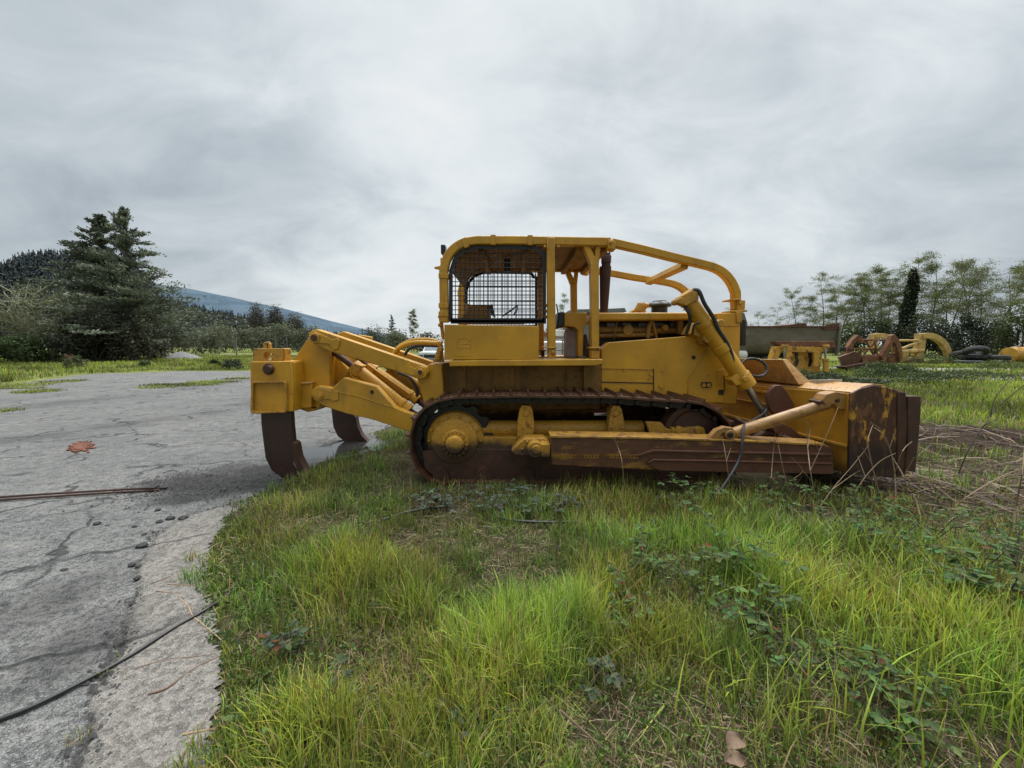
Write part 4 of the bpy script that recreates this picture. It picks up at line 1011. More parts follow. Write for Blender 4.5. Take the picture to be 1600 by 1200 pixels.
# ---- puddles under the ripper
def patch(name, px, z, mat, seed=0, jag=.0):
    pts = catmull([G(x, y, z) for x, y in px], 6, True) if False else catmull([G(x, y, z) for x, y in px], 6, True); rr = random.Random(seed)
    mb = MB(); mb.add([p+Vector((rr.uniform(-jag, jag), rr.uniform(-jag, jag), 0)) for p in pts], [tuple(range(len(pts)))])
    return mb.build(name, mat, None, smooth=False)
for i, (px, lab) in enumerate([([(462, 712), (490, 698), (530, 690), (572, 690), (560, 706), (520, 716), (480, 728)], 'shallow muddy puddle between the two ripper shanks'),
                             ([(574, 690), (590, 684), (612, 688), (600, 700), (578, 704)], 'small puddle right of the far ripper shank tip')]):
    o = patch('puddle', px, -.032, M['water'], i, .015); tag(o, lab, 'puddle')
# ---------------------------------------------------------------- trees, shrubs, forest
def np_tubes(paths, radii, n=5):
    """many tapered tubes as one vertex/quad pair"""
    V = []; Q = []; b = 0
    for pts, rr in zip(paths, radii):
        pts = np.asarray(pts, float); m = len(pts)
        t = np.gradient(pts, axis=0); t /= np.linalg.norm(t, axis=1)[:, None]+1e-9
        up = np.array([0, 0, 1.]) if abs(t[0, 2]) < .9 else np.array([1., 0, 0])
        a = np.cross(t, up); a /= np.linalg.norm(a, axis=1)[:, None]+1e-9; c = np.cross(t, a)
        w = 2*np.pi*np.arange(n)/n
        ring = pts[:, None, :]+(a[:, None, :]*np.cos(w)[None, :, None]+c[:, None, :]*np.sin(w)[None, :, None])*np.linspace(rr[0], rr[1], m)[:, None, None]
        V.append(ring.reshape(-1, 3))
        i = np.arange(m-1)[:, None]*n; k = np.arange(n)[None, :]; k2 = (k+1) % n
        Q.append(np.stack([i+k, i+k2, i+n+k2, i+n+k], -1).reshape(-1, 4)+b); b += m*n
    return np.concatenate(V), np.concatenate(Q)
def leaves(C, size, rs, D=None, asp=.6, jit=.4, col=(.08, .1, .03), cvar=.3, shade=None, up=.0):
    """one pointed leaf face per centre; D = axis directions or random"""
    n = len(C); d = rs.normal(size=(n, 3)) if D is None else D+rs.normal(size=(n, 3))*jit
    d /= np.linalg.norm(d, axis=1)[:, None]+1e-9
    r = rs.normal(size=(n, 3)); r[:, 2] *= (1-up); s = np.cross(d, r); s /= np.linalg.norm(s, axis=1)[:, None]+1e-9
    L = size*(.6+.8*rs.rand(n))[:, None]; Wd = L*asp
    V = np.stack([C-d*L*.5, C+s*Wd*.5, C+d*L*.5, C-s*Wd*.5], 1).reshape(-1, 3)
    F_ = np.arange(4*n).reshape(n, 4)
    k = 1+cvar*(rs.rand(n)*2-1)
    if shade is not None: k = k*shade
    c = np.array(col)[None, :]*k[:, None] if np.ndim(col) == 1 else col*k[:, None]
    hue = 1+.15*(rs.rand(n, 3)-.5); c = c*hue
    cc = np.repeat(np.concatenate([c, np.ones((n, 1))], 1), 4, 0)
    return V, F_, cc
def curve(p, d, L, rs, n=6, lift=.0, wob=.12):
    pts = [np.array(p, float)]; d = np.array(d, float); d /= np.linalg.norm(d)
    for i in range(n):
        d = d+rs.normal(size=3)*wob+np.array([0, 0, lift]); d /= np.linalg.norm(d); pts.append(pts[-1]+d*L/n)
    return np.array(pts)
def finish(name, base, label, cat, group, wood, leaf, wm, lm):
    o = empty(name, base, label, cat, group)
    if wood[0]:
        V, Q = np_tubes(*wood); np_mesh('trunk', V, [Q], wm, o, smooth=True)
    if leaf:
        V = np.concatenate([l[0] for l in leaf]); off = np.cumsum([0]+[len(l[0]) for l in leaf[:-1]])
        Fx = np.concatenate([l[1]+k for l, k in zip(leaf, off)]); C_ = np.concatenate([l[2] for l in leaf])
        np_mesh('crown', V, [Fx], lm, o, attrs={'Col': C_})
    return o
def alder(base, h, seed, label, lean=0., green=1., dens=1., stems=1, spread=.26, first=.3, cat='tree', group='alders along the right edge of the yard'):
    rs = np.random.RandomState(seed); P_, R_ = [], []; lf = []
    for s in range(stems):
        hh = h*(1 if s == 0 else rs.uniform(.7, .95)); d = np.array([lean+rs.normal()*.06+(rs.normal()*.16 if s else 0), rs.normal()*.08, 1])
        b = np.array(base)+(rs.normal(size=3)*[.4, .4, 0] if s else 0)-[0, 0, .3]
        tr = curve(b, d, hh, rs, 10, .02, .05); P_.append(tr); R_.append((h*.0095, h*.0016))
        nb = int(24*dens)
        for k in range(nb):
            t = first+(1-first)*((k+rs.rand())/nb)**.9; i = min(int(t*10), 9); q = tr[i]+(tr[i+1]-tr[i])*(t*10-i)
            a = rs.rand()*2*np.pi; el = rs.uniform(.1, .7)+.5*(t > .85)
            L = h*spread*(1.15-t)**.6*rs.uniform(.45, 1.1)
            br = curve(q, [math.cos(a)*math.cos(el), math.sin(a)*math.cos(el), math.sin(el)], L, rs, 6, .03, .14)
            P_.append(br); R_.append((h*.0032*(1.2-t), h*.0007))
            for m in range(rs.randint(3, 7)):
                j = rs.randint(2, 6); a2 = a+rs.normal()*.9
                tw = curve(br[j], [math.cos(a2), math.sin(a2), rs.uniform(-.2, .6)], L*rs.uniform(.2, .5), rs, 4, .02, .2)
                P_.append(tw); R_.append((h*.0013, h*.0005))
                nl = int(rs.randint(36, 120)*dens*green)
                if nl and rs.rand() < .82:
                    C = tw[rs.randint(1, 5, nl)]+rs.normal(size=(nl, 3))*[h*.022, h*.022, h*.012]
                    lf.append(leaves(C, h*.0088, rs, asp=.75, col=(.165, .185, .068), cvar=.45, shade=np.full(nl, rs.uniform(.65, 1.25))))
    return finish('alder_tree', base, label, cat, group, (P_, R_), lf, M['bark'], M['leaf'])
def conifer(base, h, seed, label, rad=.24, dens=1., col=(.028, .040, .026), lower=.08, name='conifer_tree', group=None, ragged=.45, skip=.0, side=0):
    rs = np.random.RandomState(seed); b = np.array(base); tr = curve(b-[0, 0, .2], [rs.normal()*.02, 0, 1], h, rs, 14, .05, .02)
    P_, R_ = [tr], [(h*.013, h*.0015)]; lf = []
    nb = int(110*dens)
    for k in range(nb):
        t = lower+(1-lower)*(k+rs.rand())/nb; i = min(int(t*14), 13); q = tr[i]+(tr[i+1]-tr[i])*(t*14-i)
        if rs.rand() < skip*(t > .3): continue
        a = rs.rand()*2*np.pi; prof = (1-t)**.75*(.55+.45*min(1, t/.15))
        L = h*rad*prof*rs.uniform(1-ragged, 1+ragged*.35)*(1+side*math.cos(a))+h*.008
        br = curve(q, [math.cos(a), math.sin(a), rs.uniform(-.2, .5)+.4*(t > .85)], L, rs, 6, .05, .10)
        P_.append(br); R_.append((h*.0028*(1.1-t)+.004, .004))
        nl = int((12+L*52)*dens)
        u = rs.rand(nl)**.7; j = np.minimum((u*6).astype(int), 5); f = (u*6-j)[:, None]; C = br[j]*(1-f)+br[j+1]*f
        C = C+rs.normal(size=(nl, 3))*[L*.09+.02, L*.09+.02, h*.005]-[0, 0, h*.004]
        dirv = np.tile((br[-1]-br[0])/(np.linalg.norm(br[-1]-br[0])+1e-9), (nl, 1))+[0, 0, .12]
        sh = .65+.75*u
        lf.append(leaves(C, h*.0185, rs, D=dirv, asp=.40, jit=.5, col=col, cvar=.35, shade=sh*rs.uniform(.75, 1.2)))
    return finish(name, base, label, 'tree', group, (P_, R_), lf, M['bark'], M['needle'])
def shrub(base, rx, ry, h, seed, label, col=(.055, .07, .028), n=2600, size=.22, name='shrub', cat='shrub', group=None, clumps=34, stems=5, round_=1., wm=None, tall=False):
    rs = np.random.RandomState(seed); b = np.array(base); P_, R_ = [], []; lf = []
    for k in range(stems):
        a = rs.rand()*6.28; d = [math.cos(a)*rx*.5, math.sin(a)*ry*.5, h*.7]
        P_.append(curve(b-[0, 0, .1], d, h*.75, rs, 6, .03, .12)); R_.append((h*.018, h*.004))
    per = n//clumps
    for k in range(clumps):
        a = rs.rand()*6.28; z = rs.rand()**.8; r = math.sqrt(max(0, 1-(z*.98)**2))*rs.uniform(.55, 1.05)
        c = b+[math.cos(a)*rx*r, math.sin(a)*ry*r, h*(.08+.86*z*rs.uniform(.8, 1.08))]
        s = rs.uniform(.14, .27)
        C = c+np.clip(rs.normal(size=(per, 3)), -1.5, 1.5)*[rx*s, ry*s, h*s*.7]
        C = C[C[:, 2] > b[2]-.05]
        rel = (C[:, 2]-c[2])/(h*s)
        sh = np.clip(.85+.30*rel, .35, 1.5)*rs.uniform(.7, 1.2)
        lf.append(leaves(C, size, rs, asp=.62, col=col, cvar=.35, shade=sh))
    return finish(name, base, label, cat, group, (P_, R_), lf, wm or M['bark'], M['leaf'])
def ground_at(x, Y): p = P(x, 540, Y); return np.array([p.x, Y, float(hgt(p.x, Y))])
def m_of(px, Y): return px/F*Y

# ---- right: the alder row
row = [
 (1183, 484, 74, 1, .0, .7, .8, 1, 'small pale alder seen just right of the radiator guard, above the dump bed front'),
 (1203, 476, 78, 2, -.05, .8, .8, 1, 'short thin alder above the front half of the grey dump bed'),
 (1226, 482, 80, 3, .05, .7, .7, 1, 'sparse low alder above the middle of the grey dump bed'),
 (1252, 446, 70, 4, -.10, 1.0, 1.0, 1, 'alder with a curved leaning trunk above the raised corner of the dump bed'),
 (1284, 430, 68, 5, -.05, 1.15, 1.1, 1, 'leafy alder rising behind the raised rear corner of the dump bed'),
 (1306, 428, 72, 6, .0, 1.2, 1.1, 2, 'twin-stemmed leafy alder just right of the dump bed'),
 (1334, 432, 70, 7, .03, 1.0, 1.0, 1, 'slender alder above the rusty grapple frame'),
 (1352, 424, 66, 8, -.03, 1.15, 1.1, 1, 'tall leafy alder above the first yellow curved tine'),
 (1384, 412, 68, 9, .02, 1.0, 1.2, 2, 'tall forked alder just left of the ivy covered trunk'),
 (1400, 402, 70, 10, .02, 1.2, 1.1, 1, 'tallest alder of the row, directly behind the ivy covered trunk'),
 (1446, 408, 68, 11, .10, .75, 1.1, 1, 'tall bare alder just right of the ivy covered trunk'),
 (1470, 404, 70, 12, .10, .75, 1.1, 2, 'forked bare-branched alder behind the big yellow arched tine'),
 (1498, 410, 66, 13, .12, .7, 1.1, 1, 'right-leaning bare alder above the left end of the tyre heap'),
 (1524, 406, 70, 14, -.06, .65, 1.1, 2, 'pair of bare alder stems leaning left above the tyre heap'),
 (1545, 414, 66, 15, .0, .7, 1.0, 1, 'straight bare alder above the right end of the tyre heap'),
 (1572, 416, 68, 16, .03, .8, 1.0, 1, 'alder behind the bright green bush at the right edge'),
 (1598, 404, 62, 17, .02, 1.1, 1.1, 1, 'leafy alder cut by the right edge of the picture'),
 (1640, 400, 62, 18, .0, 1.0, 1.0, 1, 'alder standing past the right edge of the picture')]
for x, top, Y, sd_k, lean, gr_, dn, st_, lab in row:
    b = ground_at(x, Y); h = (CAM_H+m_of(540-top, Y))*.93; alder(b, h, 100+sd_k, lab, lean, gr_, dn, st_, spread=.46)
for x, top, Y, k, lab in ((880, 462, 72, 41, 'alder top showing between the two front cage posts'), (1133, 470, 78, 42, 'small alder behind the engine hood, under the brush guard')):
    b = ground_at(x, Y); alder(b, CAM_H+m_of(540-top, Y), 100+k, lab, 0, .9, .8, 1, group='alders behind the bulldozer')
# ivy column
def ivy(base, h):
    rs = np.random.RandomState(77); b = np.array(base); tr = curve(b-[0, 0, .2], [.0, 0, 1], h, rs, 10, .03, .02); P_, R_ = [tr], [(.3, .05)]; lf = []
    n = 5200; t = rs.rand(n); i = np.minimum((t*10).astype(int), 9); q = tr[i]
    q = tr[i]+(tr[i+1]-tr[i])*(t*10-i)[:, None]; a = rs.rand(n)*6.28
    r = (1.0*(1-t)**.4+.25)*(.55+.5*vnoise(a*1.2, t*9, 4))*np.sqrt(.35+.65*rs.rand(n))*1.15
    C = q+np.stack([np.cos(a)*r, np.sin(a)*r, rs.normal(size=n)*.2], 1)
    lf.append(leaves(C, .26, rs, asp=.8, col=(.024, .034, .018), cvar=.5))
    for k in range(14):
        t = rs.uniform(.7, 1); q = tr[min(int(t*10), 9)]; a = rs.rand()*6.28; br = curve(q, [math.cos(a), math.sin(a), .5], 2.2, rs, 5, .05, .15); P_.append(br); R_.append((.05, .01))
        C = br[rs.randint(2, 6, 40)]+rs.normal(size=(40, 3))*.3; lf.append(leaves(C, .2, rs, asp=.7, col=(.10, .115, .04), cvar=.4))
    return finish('ivy_covered_tree', base, 'dark column of ivy smothering a tree trunk among the alders', 'tree', None, (P_, R_), lf, M['bark'], M['leaf'])
b = ground_at(1413, 60); ivy(b, CAM_H+m_of(540-424, 60))
# understorey
us = [(1238, 508, 76, 42, (.085, .10, .035), 'green bush behind the middle of the dump bed'),
 (1330, 505, 64, 34, (.10, .125, .03), 'bright green bush behind the rusty grapple frame'),
 (1366, 498, 62, 44, (.055, .07, .028), 'mid green bush left of the ivy covered trunk'),
 (1440, 494, 58, 46, (.075, .09, .038), 'olive bush right of the ivy covered trunk'),
 (1476, 505, 56, 40, (.048, .06, .032), 'dark bush behind the arched yellow tine'),
 (1515, 502, 50, 44, (.034, .045, .027), 'blackish conifer-like bush behind the tyre heap'),
 (1556, 508, 52, 40, (.06, .076, .034), 'dark green bush right of the tyre heap'),
 (1594, 478, 46, 52, (.075, .095, .030), 'large fresh green bush at the right edge of the picture'),
 (1640, 480, 44, 50, (.06, .08, .028), 'green bush past the right edge of the picture'),
 (1404, 512, 66, 40, (.045, .058, .026), 'low dark bush at the foot of the ivy covered trunk')]
for k, (x, top, Y, w_, col, lab) in enumerate(us):
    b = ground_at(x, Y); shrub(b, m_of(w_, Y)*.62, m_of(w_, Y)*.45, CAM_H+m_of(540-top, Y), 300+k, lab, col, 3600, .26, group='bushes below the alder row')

# ---- left: conifers, lichened tree, scrub
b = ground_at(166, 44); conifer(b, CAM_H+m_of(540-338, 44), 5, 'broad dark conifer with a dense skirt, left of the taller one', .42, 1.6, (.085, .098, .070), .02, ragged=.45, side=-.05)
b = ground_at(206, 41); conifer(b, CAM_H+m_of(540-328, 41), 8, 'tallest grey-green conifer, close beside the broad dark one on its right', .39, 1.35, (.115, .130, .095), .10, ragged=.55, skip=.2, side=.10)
def bare(base, h, seed, label):
    rs = np.random.RandomState(seed); b = np.array(base); P_, R_ = [], []; lf = []
    for s in range(9):
        a = rs.rand()*6.28; st_ = curve(b, [math.cos(a)*.45, math.sin(a)*.4, 1], h*rs.uniform(.6, .98), rs, 8, .02, .08); P_.append(st_); R_.append((.09, .02))
        for k in range(16):
            j = rs.randint(2, 8); a2 = a+rs.normal()*1.1; br = curve(st_[j], [math.cos(a2), math.sin(a2), rs.uniform(.1, .9)], h*rs.uniform(.15, .38), rs, 6, .05, .16); P_.append(br); R_.append((.05, .02))
            for m in range(4):
                tw = curve(br[rs.randint(2, 6)], rs.normal(size=3)*[1, 1, .5]+[0, 0, .3], h*.12, rs, 4, .03, .2); P_.append(tw); R_.append((.018, .008))
            nl = rs.randint(20, 46); C = br[rs.randint(1, 7, nl)]+rs.normal(size=(nl, 3))*.32
            lf.append(leaves(C, .17, rs, asp=.7, col=(.17, .18, .085), cvar=.4))
    return finish('lichened_tree', base, label, 'tree', None, (P_, R_), lf, M['bark_pale'], M['leaf'])
b = ground_at(78, 39); bare(b, CAM_H+m_of(540-436, 39), 12, 'pale lichen-covered half bare tree left of the conifers')
lu = [(150, 494, 38, 62, (.075, .074, .05), 'dark brownish scrub at the foot of the dense conifer', 5200),
 (205, 500, 39, 44, (.085, .086, .058), 'dark scrub around the trunk of the tallest conifer', 3600),
 (112, 505, 37, 40, (.07, .074, .048), 'dark scrub below the lichened tree', 3200),
 (30, 524, 36, 52, (.075, .105, .040), 'bright green bramble thicket at the left edge', 5200),
 (-25, 520, 36, 40, (.07, .095, .038), 'green thicket past the left edge of the picture', 2600),
 (240, 512, 46, 38, (.060, .064, .040), 'olive willow bush right of the tallest conifer', 2600),
 (20, 496, 60, 60, (.045, .055, .034), 'dark green bush behind the thicket at the left edge', 3200),
 (270, 508, 66, 40, (.062, .066, .042), 'olive willow bush behind the gravel heap', 2600),
 (316, 514, 78, 44, (.075, .082, .048), 'pale olive willow bush right of the gravel heap', 2600),
 (350, 511, 92, 46, (.085, .094, .052), 'light green willow bush left of the white post', 2600),
 (398, 515, 96, 50, (.080, .090, .052), 'light willow bush above the rear of the ripper', 2600),
 (440, 508, 100, 54, (.085, .095, .056), 'tallest light willow bush behind the ripper mast', 3000),
 (486, 514, 104, 50, (.075, .084, .052), 'willow bush behind the upper ripper link', 2600),
 (540, 520, 110, 46, (.060, .070, .048), 'dim green bush below the mountain foot', 2400),
 (590, 514, 96, 44, (.055, .066, .044), 'bush left of the far pair of trees', 2400),
 (622, 520, 84, 40, (.080, .088, .044), 'yellowish bush in front of the far pair of trees', 2400),
 (668, 520, 90, 44, (.060, .068, .046), 'bush behind the white pickup truck', 2400),
 (720, 518, 95, 50, (.06, .068, .046), 'bush hidden behind the fuel tank of the bulldozer', 1200),
 (860, 516, 90, 50, (.055, .068, .04), 'bush behind the white tank cage', 1800)]
for k, (x, top, Y, w_, col, lab, n) in enumerate(lu):
    if x > 235: col = tuple(c*1.65 for c in col)
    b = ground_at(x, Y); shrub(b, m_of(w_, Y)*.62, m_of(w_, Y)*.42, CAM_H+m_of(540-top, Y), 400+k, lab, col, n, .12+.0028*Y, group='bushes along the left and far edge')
# far pair of trees
b = ground_at(613, 130); conifer(b, CAM_H+m_of(540-491, 130), 21, 'far dark conifer just left of the feathery tree', .26, .9, (.040, .050, .046), .1, ragged=.4)
b = ground_at(645, 130); alder(b, CAM_H+m_of(540-486, 130), 221, 'far feathery tree beside the dark conifer, above the hoses', 0, 1.7, 1.1, 1, .22, .35, group=None)
for k, (x, top) in enumerate(((594, 510), (576, 516), (560, 518))):
    b = ground_at(x, 150); conifer(b, CAM_H+m_of(540-top, 150), 230+k, ['small far conifer next to the larger far conifer', 'small far conifer second from the larger far conifer', 'smallest far conifer above the ripper link'][k], .3, .5, (.036, .046, .046), .05)
# eucalyptus domes
for k, (x, top, w_, lab) in enumerate(((406, 487, 34, 'large round grey-brown eucalyptus crown, first above the ripper'), (434, 489, 30, 'round eucalyptus crown, middle of the three above the ripper'), (463, 496, 30, 'lowest round eucalyptus crown, right of the three above the ripper'))):
    b = ground_at(x, 160); shrub(b, m_of(w_, 160)*.55, m_of(w_, 160)*.5, CAM_H+m_of(540-top, 160), 500+k, lab, (.092, .088, .074), 9000, .5, name='eucalyptus_tree', cat='tree', group='eucalyptus trees above the ripper', clumps=60, stems=8)

# ---- hills
def hill(name, prof, Y, depth, mat, base_px=545, seed=0, rough=1.):
    xs = np.linspace(prof[0][0], prof[-1][0], 160); tops = np.interp(xs, [p[0] for p in prof], [p[1] for p in prof])
    rows = 22; V = []
    for r in range(rows):
        u = r/(rows-1); y = Y+depth*u
        f = math.sin(min(1, u/.8)*math.pi/2)**1.1 if u < .8 else math.cos((u-.8)/.2*math.pi/2*.8)
        X_ = (xs-800)/F*(Y+depth*.8); H_ = (CAM_H+(540-tops)/F*(Y+depth*.8))*f
        H_ = H_*(1+.10*rough*(fbm(xs*.02, np.full_like(xs, u*4), seed)-.5)*(1-f*.8))
        V.append(np.stack([X_*(y/(Y+depth*.8))**.4, np.full_like(xs, y), H_-2*(r == 0)], 1))
    V = np.array(V); n = len(xs); i = np.arange((rows-1)*(n-1)); rr, c = i//(n-1), i % (n-1); a = rr*n+c
    o = np_mesh(name, V.reshape(-1, 3), [np.stack([a, a+1, a+n+1, a+n], 1)], mat, smooth=True); tag(o, kind='structure')
    return V
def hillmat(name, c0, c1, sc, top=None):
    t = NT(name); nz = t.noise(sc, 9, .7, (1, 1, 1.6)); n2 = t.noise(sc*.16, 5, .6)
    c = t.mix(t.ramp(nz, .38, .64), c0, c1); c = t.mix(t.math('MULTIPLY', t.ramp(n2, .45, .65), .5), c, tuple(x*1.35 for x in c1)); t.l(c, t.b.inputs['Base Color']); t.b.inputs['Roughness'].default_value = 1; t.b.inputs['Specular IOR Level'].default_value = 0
    if top:
        tr = t.n('BsdfTransparent'); mx = t.n('MixShader'); z = t.zpos()[2]; n3 = t.noise(.0035, 5, .6, (1, 1, 3))
        f = t.ramp(t.math('ADD', z, t.math('MULTIPLY', t.math('SUBTRACT', n3, .5), top[2])), top[0], top[1])
        t.l(f, mx.inputs[0]); t.l(t.b.outputs[0], mx.inputs[1]); t.l(tr.outputs[0], mx.inputs[2]); t.l(mx.outputs[0], t.out.inputs['Surface'])
    return t.m
m0 = hill('mountain', [(150, 446), (265, 448), (300, 452), (340, 460), (370, 466), (400, 473), (440, 481), (480, 491), (520, 502), (560, 512), (590, 520), (640, 534), (700, 541)], 2600, 1400, hillmat('haze_tinted_mountain', (.062, .092, .125), (.090, .125, .155), .03, (470, 610, 120)), seed=3)  # aerial haze sits in the blue base colours; top fades out for mist
m3 = hill('hill', [(-300, 410), (-60, 416), (0, 419), (20, 424), (32, 431), (60, 446), (100, 470)], 1900, 700, hillmat('haze_tinted_hill', (.060, .088, .120), (.080, .11, .14), .03), seed=9)  # blue-grey base colour carries the aerial haze
m1 = hill('hill', [(-360, 452), (-120, 446), (0, 444), (28, 432), (50, 424), (72, 415), (110, 413), (150, 410), (200, 414), (240, 440), (270, 478), (300, 494), (360, 525), (420, 541)], 520, 200, hillmat('dark_forest_floor', (.022, .030, .030), (.036, .046, .042), .08), seed=5)
m2 = hill('hill', [(180, 470), (265, 480), (300, 486), (335, 492), (385, 502), (430, 514), (480, 524), (540, 532), (620, 539), (680, 542)], 330, 160, hillmat('olive_hillside', (.036, .041, .030), (.062, .068, .046), .09), seed=7)
def forest(name, V, n, hh, seed, col, mask=None, label=None, rimn=0):
    rs = np.random.RandomState(seed); rows, m, _ = V.shape; A, Fs, Cs = [], [], []; b = 0
    r = rs.rand(n)*(rows*.80-1); 
    if rimn: r[:rimn] = rows*.80-1-rs.rand(rimn)*2
    c = rs.rand(n)*(m-1.01)
    if mask is not None: k = mask(r/rows, c/m, rs); r, c = r[k], c[k]
    ri, ci = r.astype(int), c.astype(int); fr_, fc = (r-ri)[:, None], (c-ci)[:, None]
    Pp = (V[ri, ci]*(1-fr_)+V[ri+1, ci]*fr_)*(1-fc)+(V[ri, ci+1]*(1-fr_)+V[ri+1, ci+1]*fr_)*fc
    for p in Pp:
        H_ = hh*rs.uniform(.55, 1.25); w_ = H_*rs.uniform(.16, .26); q = 14; z = np.sort(rs.rand(q))[::-1]
        a = rs.rand(q)*6.28; rad_ = w_*(1.05-z)**.8
        C = p+np.stack([np.cos(a)*rad_*.5, np.sin(a)*rad_*.5, z*H_], 1)
        A.append((C, H_, rad_))
    C = np.concatenate([a[0] for a in A]); S_ = np.concatenate([np.full(len(a[0]), a[1]) for a in A]); R_ = np.concatenate([a[2] for a in A])
    k = len(C); d = rs.normal(size=(k, 3)); d[:, 2] = -.35*np.abs(d[:, 2]); d /= np.linalg.norm(d, axis=1)[:, None]
    s = np.cross(d, np.tile([0, 0, 1.], (k, 1))); s /= np.linalg.norm(s, axis=1)[:, None]+1e-9
    Vv = np.stack([C-d*R_[:, None]*.4+[0, 0, 1]*S_[:, None]*.09, C+s*R_[:, None]*.7-[0, 0, 1]*S_[:, None]*.05, C+d*R_[:, None]-[0, 0, 1]*S_[:, None]*.10, C-s*R_[:, None]*.7-[0, 0, 1]*S_[:, None]*.05], 1).reshape(-1, 3)
    sh = (.6+.7*rs.rand(k)); tint = np.repeat(.75+.5*rs.rand(len(A)), 14)
    cc = np.repeat(np.concatenate([np.array(col)[None, :]*(sh*tint)[:, None], np.ones((k, 1))], 1), 4, 0)
    o = np_mesh(name, Vv, [np.arange(4*k).reshape(k, 4)], M['needle'], attrs={'Col': cc}); tag(o, label, 'forest', kind='stuff')
forest('forest', m1, 3600, 17, 3, (.038, .052, .054), label='dark conifer forest covering the hill at the left edge', rimn=700)  # needle colour lightened towards blue to carry aerial haze
forest('forest', m2, 1600, 9, 4, (.050, .064, .064), lambda r, c, rs: (vnoise(c*14, r*5, 6) > .36), 'dark conifers scattered over the olive hillside behind the ripper', rimn=250)

def scrub(name, V, n, hh, seed, col, label):
    rs = np.random.RandomState(seed); rows, m, _ = V.shape; r = rs.rand(n)*(rows*.8-1); c = rs.rand(n)*(m-1.01); ri, ci = r.astype(int), c.astype(int)
    p = V[ri, ci]+(V[ri+1, ci]-V[ri, ci])*(r-ri)[:, None]; k = 26; s = hh*(.5+rs.rand(n))
    d = rs.normal(size=(n, k, 3)); d[..., 2] = np.abs(d[..., 2]); d /= np.linalg.norm(d, axis=2)[..., None]
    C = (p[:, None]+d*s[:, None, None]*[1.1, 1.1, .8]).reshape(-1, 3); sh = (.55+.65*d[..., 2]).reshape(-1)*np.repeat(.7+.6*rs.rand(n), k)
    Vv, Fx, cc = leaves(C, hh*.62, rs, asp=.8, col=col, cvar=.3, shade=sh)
    tag(np_mesh(name, Vv, [Fx], M['needle'], attrs={'Col': cc}), label, 'scrub', kind='stuff')
scrub('scrub', m2, 3000, 4.2, 8, (.105, .115, .078), 'pale olive willow scrub spread over the hillside behind the ripper')
# ---------------------------------------------------------------- scrapyard objects
def newthing(name, x, Y, label, cat, group=None):
    p = P(x, 540, Y); return empty(name, (p.x, Y, 0), label, cat, group)
# ---- grey tipper body on its chassis
DT = newthing('dump_truck', 1230, 24.5, 'weathered grey dump truck seen from the side behind the bulldozer blade', 'dump truck')
Y0, Y1 = 23.2, 26.0
def sect(z, bulge): return Vector((0, -bulge, z))
xa, xb = P(1100, 540, Y0).x, P(1311, 540, Y0).x
za, zb = P(0, 511, Y0).z, P(0, 553, Y0).z
prof = [(0, za), (0.02, za-.05), (.06, za-.3), (.10, za-.6), (.16, za-.85), (.30, zb+.15), (.55, zb), (1.2, zb-.02)]
half = [(Y0+d, z) for d, z in prof]; full = half+[(Y0+Y1-y, z) for y, z in reversed(half)]
mb = MB(); vs = [Vector((xa, y, z)) for y, z in full]+[Vector((xb, y, z)) for y, z in full]; n = len(full)
mb.add(vs, [(i, i+1, n+i+1, n+i) for i in range(n-1)]+[tuple(range(n)), tuple(reversed(range(n, 2*n)))])
bed = mb.build('dump_bed', M['bedgrey'], DT, angle=50)
mb = MB(); mb.box(((xa+xb)/2, Y0-.02, za+.02), (xb-xa, .10, .09)); mb.build('top_rail', M['rust_red'], bed, .01)
mb = MB(); mb.slab([P(x, y, Y0-.06) for x, y in [(1285, 513), (1291, 507), (1312, 504.5), (1312, 514), (1290, 516)]], Vector((0, .12, 0))); mb.build('side_board', M['rust_red'], bed, .01)
mb = MB(); mb.box((xb-.10, Y0-.05, (za+zb)/2), (.09, .14, za-zb)); mb.box((xb+.02, (Y0+Y1)/2, (za+zb)/2), (.06, Y1-Y0, za-zb)); mb.build('tailgate', M['bedgrey'], bed, .01)
mb = MB(); mb.slab([P(x, y, Y0-.1) for x, y in [(1238, 507), (1246, 505), (1258, 505), (1261, 508), (1261, 511), (1238, 511)]], Vector((0, 2, 0))); mb.build('load', M['rust_red'], bed)
mb = MB(); mb.box((xa+2.6, 24.6, 1.05), (9, .9, .3)); mb.build('chassis', M['black'], DT, .02)
mb = MB(); mb.slab([P(x, y, 23.8) for x, y in [(1150, 485), (1163, 489), (1168, 505), (1168, 560), (1150, 560)]], Vector((0, 1.6, 0))); mb.build('headboard', M['bedgrey'], DT)
q = P(1160, 555, 23.4); mb = MB(); mb.lathe(Vector((q.x-.6, 23.6, q.z)), Vector((1, 0, 0)), [(0, .26), (.03, .30), (.85, .30), (.9, .24)], 20); mb.build('fuel_tank', M['plastic'], DT)
def wheel(mb_t, x, y, r, w): 
    mb_t.lathe(Vector((x, y-w/2, r)), Vector((0, 1, 0)), [(0, r*.55), (.0, r*.86), (w*.12, r*.97), (w*.3, r), (w*.7, r), (w*.88, r*.97), (w, r*.86), (w, r*.55)], 26)
for x, y in ((xa+4.2, 23.8), (xa+5.6, 23.8), (xa+4.2, 25.5), (xa+5.6, 25.5), (xa-.8, 23.8), (xa-.8, 25.5)):
    mb = MB(); wheel(mb, x, y, .52, .3); wv = mb.build('wheel', M['tyre'], DT); mb = MB(); mb.cyl((x, y-.10, .52), (x, y+.1, .52), .3, n=16); mb.build('rim', M['galv'], wv)
mb = MB(); mb.box((xa-1.6, 24.6, 1.75), (1.8, 2.2, 1.9)); cabv = mb.build('cab', M['white'], DT, .12); mb = MB(); mb.box((xa-1.7, 23.49, 2.15), (1.0, .03, .7)); mb.build('window', M['glass'], cabv)
